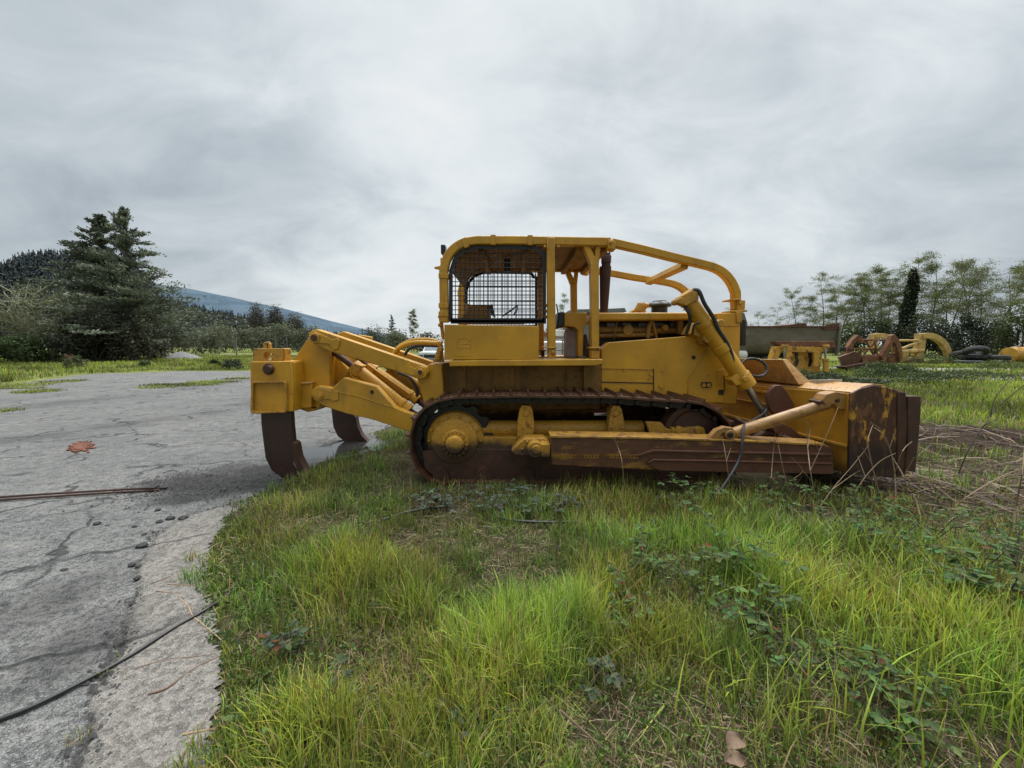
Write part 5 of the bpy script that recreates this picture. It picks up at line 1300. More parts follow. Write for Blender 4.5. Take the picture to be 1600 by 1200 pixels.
mb = MB(); q = P(1318, 546, 24.0); mb.box((q.x-.2, 24.6, q.z), (1.2, .7, .28)); mb.build('tow_hitch', M['black'], DT, .02)
# ---- yellow ripper attachment lying below the tipper
RA = newthing('ripper_attachment', 1252, 20.5, 'yellow ripper attachment with a rusty top beam, below the grey dump bed', 'ripper attachment')
Ya, Yb = 20.2, 21.4
mb = MB(); mb.slab([P(x, y, Ya) for x, y in [(1211, 533), (1303, 533), (1307, 543), (1219, 541.5)]], Vector((0, .5, 0))); mb.build('top_beam', M['rust_far'], RA, .02)
mb = MB(); mb.slab([P(x, y, Ya-.05) for x, y in [(1219, 543), (1222, 541), (1292, 543), (1295, 548), (1288, 550), (1268, 551), (1225, 549)]], Vector((0, .45, 0))); 
mb.slab([P(x, y, Ya+.25) for x, y in [(1240, 549), (1285, 550), (1281, 586), (1244, 586)]], Vector((0, .15, 0)))
mb.build('frame', M['yell_far'], RA, .02)
mb = MB(); mb.slab([P(x, y, Ya) for x, y in [(1213, 541), (1222, 541), (1224, 545), (1215, 562), (1211, 588), (1203, 588), (1207, 559)]], Vector((0, .4, 0))); mb.build('side_plate', M['yell_far'], RA, .02)
for x in (1233, 1277):
    mb = MB(); mb.slab([P(a_, b_, Ya-.1) for a_, b_ in [(x-5, 549), (x+4, 550), (x+6, 556), (x+3, 560), (x+7, 566), (x+2, 573), (x-6, 572), (x-4, 562)]], Vector((0, .12, 0))); mb.build('hanger_plate', M['yell_far'], RA, .01)
for x in (1245, 1266):
    mb = MB(); mb.slab([P(a_, b_, Ya+.2) for a_, b_ in [(x-3, 551), (x+3, 551.5), (x+1.5, 558), (x+3.5, 564), (x+1, 572), (x-3, 573), (x-1, 562)]], Vector((0, .03, 0))); mb.build('gap_shade_strip', M['black'], RA)  # black strips stand in for the shade between the hangers
for x in (1225, 1289):
    a_ = P(x, 543, Ya-.05); c_ = P(x+1, 561, Ya-.05); mb = MB(); mb.cyl(a_, c_, .05, n=12); rod = mb.build('piston_rod', M['chrome'], RA); mb = MB(); mb.cyl(c_, P(x+2, 587, Ya-.05), .13, n=14); mb.cyl(c_+Vector((0, 0, .03)), c_-Vector((0, 0, .06)), .16, n=14); mb.build('cylinder', M['yell_far'], RA)
    mb = MB(); mb.box(a_+Vector((0, 0, .06)), (.30, .28, .16)); mb.build('cylinder_head', M['yell_far'], RA, .03)
for x in (1233, 1251, 1270):
    mb = MB(); mb.slab([P(a_, b_, Ya-.06) for a_, b_ in [(x, 540), (x+2, 541), (x+3, 548), (x-1, 547)]], Vector((0, .2, 0))); mb.build('rib', M['yell_far'], RA, .005)
# ---- rusty grapple
GR = newthing('log_grapple', 1360, 25.5, 'rust brown log grapple frame with twin pointed arms, overgrown by brambles', 'grapple')
Yg = 25.6
for k, (dx, dY) in enumerate(((0, 0), (56, -.4))):
    pl_ = [(1322, 553), (1324, 544), (1332, 532), (1341, 523), (1347, 527), (1352, 536), (1346, 535), (1340, 531), (1334, 540), (1332, 552)] if k == 0 else [(1378, 556), (1388, 538), (1394, 524), (1398, 522), (1405, 530), (1410, 545), (1411, 560), (1406, 566), (1405, 552), (1400, 538), (1396, 534), (1390, 548), (1386, 562), (1380, 566)]
    mb = MB(); mb.slab([P(x, y, Yg+dY) for x, y in pl_], Vector((0, .3, 0))); mb.build('pointed_arm', M['rust_far'], GR, .015)
for (x0, y0, x1, y1, r, dY) in ((1340, 531, 1392, 531, .06, .1), (1326, 545, 1385, 545, .05, 0), (1332, 556, 1384, 556, .09, .2), (1352, 531, 1366, 556, .07, .3), (1368, 533, 1350, 552, .07, .3), (1366, 532, 1374, 566, .05, -.1), (1345, 545, 1343, 568, .06, 0), (1400, 540, 1388, 562, .06, -.3)):
    mb = MB(); mb.cyl(P(x0, y0, Yg+dY), P(x1, y1, Yg+dY), r, n=10); mb.build('bar', M['rust_far'], GR)
mb = MB(); mb.slab([P(x, y, Yg-.5) for x, y in [(1311, 558), (1336, 549), (1345, 553), (1345, 562), (1334, 572), (1318, 573)]], Vector((.3, .5, 0))); mb.build('bent_plate', M['rust_red'], GR, .01)
mb = MB(); mb.slab([P(x, y, Yg-.9) for x, y in [(1318, 573), (1352, 567), (1369, 569), (1369, 577), (1350, 580), (1330, 580)]], Vector((.1, .9, 0))); mb.build('base_plate', M['rust'], GR, .01)
mb = MB(); mb.slab([P(x, y, Yg-.2) for x, y in [(1345, 556), (1400, 556), (1404, 570), (1350, 572)]], Vector((0, .5, 0))); mb.build('cross_box', M['rust_far'], GR, .02)
# ---- yellow arched fork
FK = newthing('log_fork', 1440, 35, 'pale yellow log fork with one large arched tine curving down to the right', 'fork')
def tine(px, Yt, w=.4, d=.5, name='arched_tine'):
    c_ = catmull([P(x, y, Yt) for x, y, _ in px], 5); rr = np.interp(np.linspace(0, 1, len(c_)), np.linspace(0, 1, len(px)), [r for _, _, r in px]); m_ = len(c_); vs = []; fs = []
    for i, p in enumerate(c_):
        t_ = (c_[min(i+1, m_-1)]-c_[max(i-1, 0)]).normalized(); nn = Vector((t_.z, 0, -t_.x))
        for a_, b_ in ((-1, -1), (1, -1), (1, 1), (-1, 1)): vs.append(p+Vector((0, a_*w/2, 0))+nn*(b_*rr[i]*Yt/F))
    for i in range(m_-1):
        for k in range(4): k2 = (k+1) % 4; fs.append((i*4+k, i*4+k2, (i+1)*4+k2, (i+1)*4+k))
    fs += [(3, 2, 1, 0), tuple((m_-1)*4+k for k in range(4))]
    return MB().add(vs, fs).build(name, M['yell_fork'], FK, .02)
tine([(1440, 525, 4), (1452, 524.5, 4), (1464, 529, 4.2), (1474, 538, 4.2), (1480, 550, 3.8), (1481, 560, 3.0), (1479, 568.5, 2.0)], 35)
tine([(1366, 525, 3.5), (1378, 524.5, 3.5), (1388, 529, 3.6), (1395, 537, 3.4), (1399, 546, 3.0), (1399, 553, 2.)], 36.5)
mb = MB(); mb.slab([P(x, y, 34.9) for x, y in [(1438, 521), (1448, 524), (1446, 545), (1442, 556), (1446, 567), (1438, 567), (1432, 555), (1437, 540)]], Vector((0, .55, 0))); mb.build('upright', M['yell_fork'], FK, .02)
mb = MB(); mb.slab([P(x, y, 36.4) for x, y in [(1365, 522), (1372, 524), (1372, 546), (1364, 546)]], Vector((0, .55, 0))); mb.build('upright', M['yell_fork'], FK, .02)
for (x0, y0, x1, y1, r) in ((1404, 532, 1440, 532, .07), (1409, 545, 1440, 533, .09), (1407, 550, 1441, 548, .16), (1420, 566, 1440, 558, .12)):
    mb = MB(); mb.cyl(P(x0, y0  , 35), P(x1, y1, 35), r*1.4, n=10); mb.build('bar', M['yell_fork'], FK)
mb = MB(); mb.slab([P(x, y, 34.8) for x, y in [(1412, 551), (1420, 549), (1419, 565), (1411, 566)]], Vector((0, .5, 0))); mb.build('hanger_plate', M['yell_fork'], FK, .02)
mb = MB(); mb.slab([P(x, y, 34.7) for x, y in [(1417, 563), (1428, 559), (1440, 561), (1447, 567), (1417, 567)]], Vector((0, .8, 0))); mb.build('foot', M['rust_far'], FK, .02)
# ---- tyre heap
tl = [(1512, 560.5, 1.0, 0, 'lowest tyre at the front left of the heap, lying flat'), (1517, 554, .95, .16, 'tyre lying on the lowest front tyre'), (1504, 553, .9, .5, 'tyre leaning at the left end of the heap'),
      (1524, 548.5, .85, .55, 'topmost tyre tilted on the heap'), (1531, 556, .85, .2, 'tyre right of the front stack'), (1545, 556, .95, .05, 'flat tyre in the middle of the right half of the heap'),
      (1556, 557, .9, .12, 'tyre at the right end of the heap'), (1547, 562, .9, .0, 'lowest tyre of the right half of the heap'), (1536, 563, .8, .05, 'small tyre low in the centre of the heap'), (1560, 562, .8, -.1, 'lowest tyre at the far right of the heap')]
zs = [.2, .62, .75, 1.12, .64, .60, .58, .2, .2, .2]
for k, (x, y, sc_t, tilt, lab) in enumerate(tl):
    Yt = 33.4+.5*(k % 3); p = P(x, y, Yt); p.z = zs[k]; o = empty('tyre', p, 'black worn '+lab if k else 'worn black '+lab, 'tyre', 'old tyres heaped on the far yard')
    r = .98*sc_t; mb = MB(); mb.lathe(p-Vector((0, 0, .2)), Vector((0, 0, 1)), [(0, r*.55), (0, r*.80), (.05, r*.95), (.14, r), (.28, r), (.37, r*.95), (.42, r*.80), (.42, r*.55), (.36, r*.52), (.06, r*.52), (0, r*.55)], 28, cap=False)
    tb = mb.build('tread', M['tyre'], o); o.rotation_euler = (-tilt*.9, tilt*.5, 0)
# ---- rusty yellow part at right edge
OB = newthing('machine_bucket', 1590, 37, 'rusty yellow machine part with a round drum end at the right edge', 'machine part')
mb = MB(); c_ = P(1575, 554, 36.5); mb.lathe(c_, Vector((1, .15, 0)), [(0, .45), (.03, .68), (1.9, .72), (2.0, .45)], 22); mb.build('drum', M['yell_far'], OB)
mb = MB(); mb.slab([P(x, y, 36.3) for x, y in [(1583, 548), (1592, 543), (1612, 545), (1622, 556), (1616, 568), (1585, 568)]], Vector((0, .6, 0))); mb.build('housing', M['rust_far'], OB, .04)
mb = MB(); mb.slab([P(x, y, 36.9) for x, y in [(1580, 544), (1596, 540), (1600, 546), (1584, 549)]], Vector((0, .4, 0))); mb.build('cap_plate', M['rust'], OB, .02)
# ---- white tank in a cage, behind the operator's deck
TC = newthing('caged_tank', 866, 12, 'white plastic tank in a metal cage, seen below the cage posts', 'tank')
mb = MB(); mb.slab([P(x, y, 11.6) for x, y in [(826, 533), (893, 533), (893, 590), (826, 590)]], Vector((0, 1.1, 0))); mb.build('tank', M['plastic'], TC, .06)
for x in (826, 846, 879, 893):
    mb = MB(); mb.cyl(P(x, 531, 11.55), P(x, 590, 11.55), .016, n=8); mb.build('cage_bar', M['galv'], TC)
for y in (531, 547, 565):
    mb = MB(); mb.cyl(P(826, y, 11.53), P(893, y, 11.53), .016, n=8); mb.build('cage_bar', M['galv'], TC)
o = newthing('timber_stack', 866, 11.9, 'short planks stacked on top of the white caged tank', 'timber')
for k, (x0, x1, y0, y1, m_) in enumerate(((846, 858, 519, 525, 'rust_far'), (845, 892, 525.5, 529.5, 'wood'), (868, 892, 516, 525, 'plastic'))):
    mb = MB(); mb.slab([P(x, y, 11.9) for x, y in [(x0, y0), (x1, y0+.5), (x1, y1), (x0, y1)]], Vector((0, .6, 0))); mb.build('plank', M[m_], o, .01)
o = newthing('flat_shed', 930, 34, 'grey flat roofed shed just showing above the engine hood', 'shed')
mb = MB(); mb.slab([P(x, y, 34) for x, y in [(890, 488), (975, 486), (975, 566), (890, 566)]], Vector((0, 4, 0))); mb.build('wall', M['bedgrey'], o)
mb = MB(); mb.slab([P(x, y, 33.7) for x, y in [(888, 485.5), (896, 483.5), (960, 482), (976, 481), (979, 487), (888, 489)]], Vector((0, 4.6, 0))); mb.build('roof', M['gravel'], o)
# ---- white pickup, left
PU = newthing('pickup_truck', 672, 30, 'white pickup truck with black mirror, parked far behind the ripper hoses', 'pickup truck')
px0 = P(672, 540, 30).x
def V3(x, y, z): return Vector((px0+x, 30+y, z))
def cross(prof, y0, y1): return MB().slab([V3(x, y0, z) for x, z in prof], Vector((0, y1-y0, 0)))
hull_ = MB(); S1 = [(-.98, .45), (-1.0, .75), (-.98, 1.0), (-.93, 1.18), (.93, 1.18), (.98, 1.0), (1.0, .75), (.98, .45)]
def loft(secs, mat, name, parent, bev=.04):
    mb = MB(); vs = []; n = len(secs[0][1]); 
    for y, s in secs: vs += [V3(x, y, z) for x, z in s]
    fs = []
    for i in range(len(secs)-1):
        for k in range(n): k2 = (k+1) % n; fs.append((i*n+k, i*n+k2, (i+1)*n+k2, (i+1)*n+k))
    fs += [tuple(range(n)), tuple(reversed(range((len(secs)-1)*n, len(secs)*n)))]
    return mb.add(vs, fs).build(name, mat, parent, bev)
bo = loft([(0, [(x*.95, z) for x, z in S1]), (.3, S1), (1.5, [(x, z+.04*(z > 1.1)) for x, z in S1]), (5.4, S1)], M['white'], 'body', PU)
cab_ = loft([(1.35, [(-.92, 1.15), (-.92, 1.2), (.92, 1.2), (.92, 1.15)]), (2.1, [(-.92, 1.15), (-.78, 1.84), (.78, 1.84), (.92, 1.15)]), (3.4, [(-.92, 1.15), (-.78, 1.86), (.78, 1.86), (.92, 1.15)]), (3.8, [(-.92, 1.15), (-.84, 1.6), (.84, 1.6), (.92, 1.15)])], M['white'], 'cab', PU)
mb = MB(); mb.add([V3(-.82, 1.42, 1.28), V3(.82, 1.42, 1.28), V3(.72, 2.02, 1.78), V3(-.72, 2.02, 1.78)], [(0, 1, 2, 3)]); mb.build('windscreen', M['glass'], cab_)
for s in (-1, 1):
    mb = MB(); mb.box(V3(s*1.10, 1.75, 1.32), (.22, .12, .24)); mb.build('mirror', M['rubber'], PU, .03)
    mb = MB(); mb.box(V3(s*.74, -.01, .88), (.34, .06, .2)); mb.build('headlight', M['glass'], bo, .02)
    for y in (.95, 4.4):
        mb = MB(); mb.lathe(V3(s*.86-.13, y, .38), Vector((1, 0, 0)), [(0, .2), (0, .33), (.04, .38), (.22, .38), (.26, .33), (.26, .2)], 20); wv = mb.build('wheel', M['tyre'], PU); mb = MB(); mb.cyl(V3(s*.86-.135, y, .38), V3(s*.86+.135, y, .38), .21, n=16); mb.build('rim', M['galv'], wv)
    mb = MB(); mb.add([V3(s*.925, 2.2, 1.26), V3(s*.925, 3.3, 1.26), V3(s*.80, 3.2, 1.76), V3(s*.80, 2.35, 1.76)], [(0, 1, 2, 3)]); mb.build('side_window', M['glass'], cab_)
mb = MB(); mb.box(V3(0, -.03, .86), (1.0, .06, .26)); mb.build('grille', M['rubber'], bo, .01); mb = MB(); mb.box(V3(0, -.08, .55), (1.9, .14, .2)); mb.build('bumper', M['galv'], bo, .03)
# ---- gravel heap, stump, posts, wires
c_ = ground_at(282, 48); n_, m_ = 26, 60; vs = []; 
rs = np.random.RandomState(3)
for r in range(n_):
    for k in range(m_):
        u = r/(n_-1); w_ = 2*math.pi*k/m_; R_ = u*(2.25+.25*float(vnoise(k*.3, 1, 2))); z = 1.02*(1-u)**.85*(1 if u > .12 else .97)+.08*(float(vnoise(k*.4+5, r*.5, 8))-.5)*(1-u)
        vs.append((c_[0]+math.cos(w_)*R_, c_[1]+math.sin(w_)*R_*.9, max(z, -.02)))
i_ = np.arange((n_-1)*m_); rr_, kk_ = i_//m_, i_ % m_; q_ = np.stack([rr_*m_+kk_, rr_*m_+(kk_+1) % m_, (rr_+1)*m_+(kk_+1) % m_, (rr_+1)*m_+kk_], 1)
tag(np_mesh('gravel_heap', np.array(vs), [q_], M['gravel'], smooth=True, origin=(c_[0], c_[1], 0)), 'low cone of grey gravel on the grass beyond the lot', 'gravel heap')
st_ = empty('tree_stump', ground_at(108, 36), 'reddish broken stump standing in the grass before the scrub', 'stump'); b_ = ground_at(108, 36)
mb = MB()
for k in range(7):
    a_ = k*.9; mb.tube([Vector(b_)+Vector((math.cos(a_)*.35, math.sin(a_)*.25, 0)), Vector(b_)+Vector((math.cos(a_)*.25, math.sin(a_)*.2, .5)), Vector(b_)+Vector((math.cos(a_)*.3-.1, math.sin(a_)*.2, .75+.35*random.random()))], [.16, .12, .05], 7)
mb.build1('trunk', M['rust_far'], st_)
for k, (x, yt, Y, r, lab) in enumerate(((368.5, 528, 62, .10, 'short pale post in front of the willows, left of the ripper'), (430.5, 522, 60, .055, 'thin pale pole rising just above the ripper lug plate'), (448, 524, 66, .05, 'thin dim pole right of the ripper lug plate'))):
    b_ = ground_at(x, Y); mb = MB(); mb.cyl(Vector(b_), P(x, yt, Y), r, n=10); mb.cyl(P(x, yt, Y), P(x, yt-1, Y), r*1.4, n=10)
    tag(mb.build1('pole', M['galv'], None, origin=Vector(b_)), lab, 'pole', 'poles beyond the lot')
b_ = ground_at(566, 115); up_ = empty('utility_pole', b_, 'distant utility pole carrying faint wires toward the bulldozer cab', 'utility pole'); mb = MB(); t_ = P(566, 513, 115); mb.cyl(Vector(b_), t_, .16, n=8); mb.box(t_-Vector((0, 0, .5)), (2.2, .12, .12)); mb.build1('pole', M['bark'], up_)
mb = MB()
for dz in (0, -.6): 
    a_ = t_+Vector((0, 0, dz)); e_ = a_+Vector((60, 6, 1.5)); mb.tube([a_, a_+(e_-a_)*.25+Vector((0, 0, -.5)), a_+(e_-a_)*.5+Vector((0, 0, -.7)), a_+(e_-a_)*.75+Vector((0, 0, -.5)), e_], .025, 5, smooth=4)
mb.build1('wire', M['galv'], up_)
# ---------------------------------------------------------------- grass, weeds, litter
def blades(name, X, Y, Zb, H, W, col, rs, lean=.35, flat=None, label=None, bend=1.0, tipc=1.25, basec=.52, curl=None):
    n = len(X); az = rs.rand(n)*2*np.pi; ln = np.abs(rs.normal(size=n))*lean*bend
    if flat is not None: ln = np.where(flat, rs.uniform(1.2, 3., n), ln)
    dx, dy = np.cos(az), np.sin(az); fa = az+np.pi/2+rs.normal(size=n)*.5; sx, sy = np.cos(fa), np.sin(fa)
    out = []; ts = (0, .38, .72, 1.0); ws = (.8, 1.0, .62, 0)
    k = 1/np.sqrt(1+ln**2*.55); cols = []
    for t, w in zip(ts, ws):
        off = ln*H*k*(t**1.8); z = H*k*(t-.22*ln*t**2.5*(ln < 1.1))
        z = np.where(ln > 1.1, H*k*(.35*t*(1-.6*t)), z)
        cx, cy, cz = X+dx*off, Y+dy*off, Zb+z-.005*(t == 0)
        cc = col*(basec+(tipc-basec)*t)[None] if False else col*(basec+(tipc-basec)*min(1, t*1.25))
        if w > 0:
            out += [np.stack([cx-sx*W*w/2, cy-sy*W*w/2, cz], 1), np.stack([cx+sx*W*w/2, cy+sy*W*w/2, cz], 1)]; cols += [cc, cc]
        else: out.append(np.stack([cx, cy, cz], 1)); cols.append(cc)
    V = np.stack(out, 1).reshape(-1, 3); C = np.stack(cols, 1).reshape(-1, 3); b = np.arange(n)[:, None]*7
    q = np.concatenate([b+[0, 1, 3, 2], b+[2, 3, 5, 4]]); t3 = b+[4, 5, 6]
    o = np_mesh(name, V, [q, t3], M['grass'], attrs={'Col': np.concatenate([np.clip(C, 0, 1), np.ones((len(C), 1))], 1)})
    return tag(o, label, 'grass', kind='stuff')
PAL = np.array([(.33, .395, .052), (.225, .305, .052), (.115, .185, .038), (.38, .30, .15), (.19, .10, .05)])
def pick(n, rs, pr):
    pr = np.asarray(pr); c = np.cumsum(pr, 1)/pr.sum(1, keepdims=True); u = rs.rand(n)[:, None]; i = (u > c).sum(1)
    return PAL[np.clip(i, 0, 4)]*(1+.28*(rs.rand(n, 1)*2-1))*(1+.10*(rs.rand(n, 3)*2-1))
rs = np.random.RandomState(5)
def gxy(x, y): p = G(x, y); return p.x, p.y
def bump2(X, Y, x, y, rx, ry): gx_, gy_ = gxy(x, y); return np.exp(-(((X-gx_)/rx)**2+((Y-gy_)/ry)**2))
# --- near field
def near_points(n, x0, x1, y0, y1, pw, r0):
    X = rs.uniform(x0, x1, n); Y = rs.uniform(y0, y1, n); r = np.hypot(X, Y)
    k = rs.rand(n) < np.minimum(1, (r0/np.maximum(r, r0))**pw); return X[k], Y[k]
X, Y = near_points(1900000, -4.6, 10, .85, 9.5, 1.75, 1.7)
vis = np.abs(X) < Y*1.5+.5; X, Y = X[vis], Y[vis]
e = dist_line(X, Y, E_near)+.10*(fbm(X*4, Y*4, 71)-.5)
ins = in_poly(X, Y, LOT); 
foot = (X > -1.45) & (X < 2.95) & (Y > 4.42) & (Y < 7.3)
bl_ = (X > 2.4) & (X < 4.1) & (Y > 4.1) & (Y < 7.8)
dirt = soil_mask(X, Y); dirtR = np.exp(-(((X-7.8)/1.9)**2+((Y-6.6)/.9)**2))*1.4
lush = np.clip(.9*bump2(X, Y, 760, 1000, .55, .35)+.8*bump2(X, Y, 930, 960, .35, .3)+.85*bump2(X, Y, 530, 900, .35, .3)+.9*bump2(X, Y, 1330, 940, .9, .45)+.8*bump2(X, Y, 1560, 1050, .5, .3)+.6*bump2(X, Y, 1060, 1010, .3, .2)+.5*bump2(X, Y, 450, 1170, .25, .2)+.8*bump2(X, Y, 1090, 860, .6, .35)+.6*bump2(X, Y, 640, 1140, .4, .2), 0, 1.2)
patchy = fbm(X*1.6, Y*1.6, 81); fine_ = fbm(X*7, Y*7, 82)
bare = np.clip(.8*bump2(X, Y, 655, 865, .3, .22)+.7*bump2(X, Y, 820, 890, .4, .22)+.7*bump2(X, Y, 1280, 1080, .3, .18)+.55*bump2(X, Y, 1000, 1130, .35, .15)+.5*bump2(X, Y, 1180, 1000, .2, .2)+.6*bump2(X, Y, 800, 800, .9, .25), 0, 1)
clump = sstep(.42, .62, fbm(X*11, Y*11, 84)); pk = np.clip((.30+.85*sstep(.32, .58, patchy)*(.3+.9*sstep(.38, .58, fine_)))*(.45+.85*clump)+.5*lush-.3*bare, .12, 1)*(1-.97*np.clip(dirtR, 0, 1))
keep = ((~ins) | (e < .02+.16*sstep(.5, .85, vnoise(X*7, Y*7, 72)))) & (e > -.09) & (~foot) & (~bl_) & (rs.rand(len(X)) < pk)
foot2 = foot & (~ins) & (Y < 5.0) & (rs.rand(len(X)) < .12) & (X < 2.2)
keep |= foot2
X, Y, e, lush, patchy, bare, fine_ = [a[keep] for a in (X, Y, e, lush, patchy, bare, fine_)]
n = len(X); r = np.hypot(X, Y)
Hh = (.045+.12*sstep(.35, .65, patchy)+.125*np.clip(lush, 0, 1)*(.4+1.0*fine_))*(.40+1.0*rs.rand(n))*(.75+.6*fbm(X*11, Y*11, 84))
Hh *= sstep(-.05, .40, e)*.55+.45
Hh = np.where((Y > 3.6) & (Y < 4.5), np.minimum(Hh*1.25+.04, .26), Hh); Hh *= (1-.35*bare)
W_ = (.0028+.0030*rs.rand(n)**2.5+.0022*np.clip(lush, 0, 1)*rs.rand(n))*np.maximum(1, r/2.0)**.55
edge = sstep(.5, .1, e)
pr = np.stack([.22+.95*lush, .42+.3*lush, .42-.25*np.clip(lush, 0, 1)+.6*edge, .20+.30*bare+.12*(patchy < .45), .05+.10*bare+.02*r], 1)
col = pick(n, rs, pr); tone = sstep(.30, .66, fbm(X*2.1, Y*2.1, 91)); col *= (.74+.52*tone)[:, None]; col[:, 0] *= .82+.30*sstep(.35, .65, fbm(X*1.3, Y*1.3, 93))
shadow_gap = 1
flat = rs.rand(n) < (.10+.12*bare)
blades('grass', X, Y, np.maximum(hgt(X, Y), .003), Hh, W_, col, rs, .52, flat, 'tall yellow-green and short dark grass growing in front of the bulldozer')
# --- thin seeding stems standing above the blades
X, Y = near_points(26000, -2.4, 7, .9, 4.2, 1.3, 1.6); k = ~in_poly(X, Y, LOT) & (dist_line(X, Y, E_near) > .25) & (rs.rand(len(X)) < .10+.45*sstep(.5, .65, fbm(X*2, Y*2, 88))) & ~((X > -1.4) & (Y > 4.2)); X, Y = X[k], Y[k]; n = len(X)
blades('grass', X, Y, hgt(X, Y), .16+.22*rs.rand(n), .0016+.0012*rs.rand(n), pick(n, rs, np.tile([.5, .4, .1, 1.2, .25], (n, 1))), rs, .55, None, 'thin pale seeding stems standing above the lawn')
# --- long broad blades on the right, bending over
X, Y = near_points(60000, .6, 6, 1.0, 4.0, 1.2, 1.7); k = (rs.rand(len(X)) < .42*np.clip(bump2(X, Y, 1400, 960, .9, .5)+bump2(X, Y, 1560, 1060, .6, .4)+.6*bump2(X, Y, 1280, 860, .7, .4)+.5*bump2(X, Y, 1200, 1120, .3, .2), 0, 1)); X, Y = X[k], Y[k]; n = len(X)
blades('grass', X, Y, hgt(X, Y), .16+.22*rs.rand(n), .005+.005*rs.rand(n), pick(n, rs, np.tile([1.0, .9, .25, .06, .02], (n, 1))), rs, .75, None, 'long broad bright green blades bending over at the right of the lawn')
# --- broad leafy weeds mixed into the lawn
X, Y = near_points(120000, -3.6, 8, .9, 5, 1.4, 1.6); k = ~in_poly(X, Y, LOT) & (rs.rand(len(X)) < .55*sstep(.52, .68, fbm(X*2.6+4, Y*2.6, 99))*(.3+.7*rs.rand(len(X)))) & ~((X > -1.4) & (Y > 4.35)); X, Y = X[k], Y[k]; n = len(X)
D = rs.normal(size=(n, 3)); D[:, 2] = np.abs(D[:, 2])*.4
V, Fx, cc = leaves(np.stack([X, Y, hgt(X, Y)+.02+.11*rs.rand(n)], 1), .036, rs, D=D, asp=.55, jit=.2, col=(.075, .115, .042), cvar=.6, up=.5)
tag(np_mesh('leafy_weeds', V, [Fx], M['bleaf'], attrs={'Col': cc}), 'dark leafy weeds mixed through the foreground lawn', 'weeds', kind='stuff')
# --- low clover-like cover along the broken asphalt edge and between the blades
X, Y = near_points(800000, -4.2, 6, .85, 5.2, 1.4, 1.6); e = dist_line(X, Y, E_near)+.16*(fbm(X*5, Y*5, 71)-.5); ins = in_poly(X, Y, LOT)
pk = np.where(e < .45, .95*sstep(.7, .1, e), .30)*sstep(.33, .55, fbm(X*3.2, Y*3.2, 95)); k = (~ins | (e < .05)) & (rs.rand(len(X)) < pk) & (np.abs(X) < Y*1.5+.4) & ~((X > -1.4) & (Y > 4.35))
X, Y = X[k], Y[k]; n = len(X); z = hgt(X, Y)+.012+.075*rs.rand(n)**1.5*sstep(-.02, .25, e[k])+.004
C = np.stack([X, Y, np.maximum(z, .012)], 1); D = rs.normal(size=(n, 3)); D[:, 2] *= .25
V, Fx, cc = leaves(C, .017, rs, D=D, asp=.72, jit=.2, col=(.085, .14, .030), cvar=.5, up=.6)
tag(np_mesh('clover', V, [Fx], M['leaf'], attrs={'Col': cc}), 'low dark green clover creeping over the broken asphalt edge', 'ground cover', kind='stuff')
# --- dry straw and litter lying on the soil
def litter(n, x0, x1, y0, y1, fn, Lr, colr, name, label, w=.003, zr=.03):
    X = rs.uniform(x0, x1, n); Y = rs.uniform(y0, y1, n); k = rs.rand(n) < fn(X, Y); X, Y = X[k], Y[k]; n = len(X)
    a = rs.rand(n)*6.28; L_ = rs.uniform(*Lr, n); el = rs.normal(size=n)*.12; d = np.stack([np.cos(a)*np.cos(el), np.sin(a)*np.cos(el), np.sin(el)], 1); s = np.stack([-np.sin(a), np.cos(a), rs.normal(size=n)*.4], 1)
    c = np.stack([X, Y, hgt(X, Y)+.006+zr*rs.rand(n)], 1); wv = (w*(.6+.8*rs.rand(n))*np.maximum(1, np.hypot(X, Y)/2.2)**.6)[:, None]; L_ = L_[:, None]
    up_ = np.array([0, 0, 1.])*L_*.06
    V = np.stack([c-d*L_/2-s*wv/2, c-d*L_/2+s*wv/2, c+up_+s*wv/2, c+up_-s*wv/2, c+d*L_/2+s*wv/4, c+d*L_/2-s*wv/4], 1).reshape(-1, 3); b = np.arange(n)[:, None]*6
    cl_ = np.array(colr)[rs.randint(0, len(colr), n)]*(.6+.8*rs.rand(n, 1)); cc = np.repeat(np.concatenate([cl_, np.ones((n, 1))], 1), 6, 0)
    tag(np_mesh(name, V, [np.concatenate([b+[0, 1, 2, 3], b+[3, 2, 4, 5]])], M['grass'], attrs={'Col': cc}), label, 'dry grass', kind='stuff')
nolot = lambda X, Y: (~in_poly(X, Y, LOT)).astype(float)
litter(80000, -4, 7, .9, 5, lambda X, Y: nolot(X, Y)*np.minimum(1, (1.6/np.hypot(X, Y))**1.2)*(~((X > -1.4) & (Y > 4.4)))*.8, (.04, .16), [(.30, .22, .12), (.20, .13, .07), (.10, .06, .04), (.36, .29, .18)], 'dead_grass', 'dry straw and dead stems lying between the green blades')
litter(13000, 3.6, 9.5, 3.3, 8, lambda X, Y: np.clip(1.3*np.exp(-(((X-5.6)/1.5)**2+((Y-4.45)/.55)**2))+.10*np.exp(-(((X-7.6)/1.7)**2+((Y-6.3)/1.1)**2)), 0, 1), (.2, .75), [(.20, .13, .08), (.11, .065, .042), (.055, .033, .026), (.26, .19, .12)], 'dry_straw', 'mat of pinkish dry straw in front of the blade tip', .006, .10)
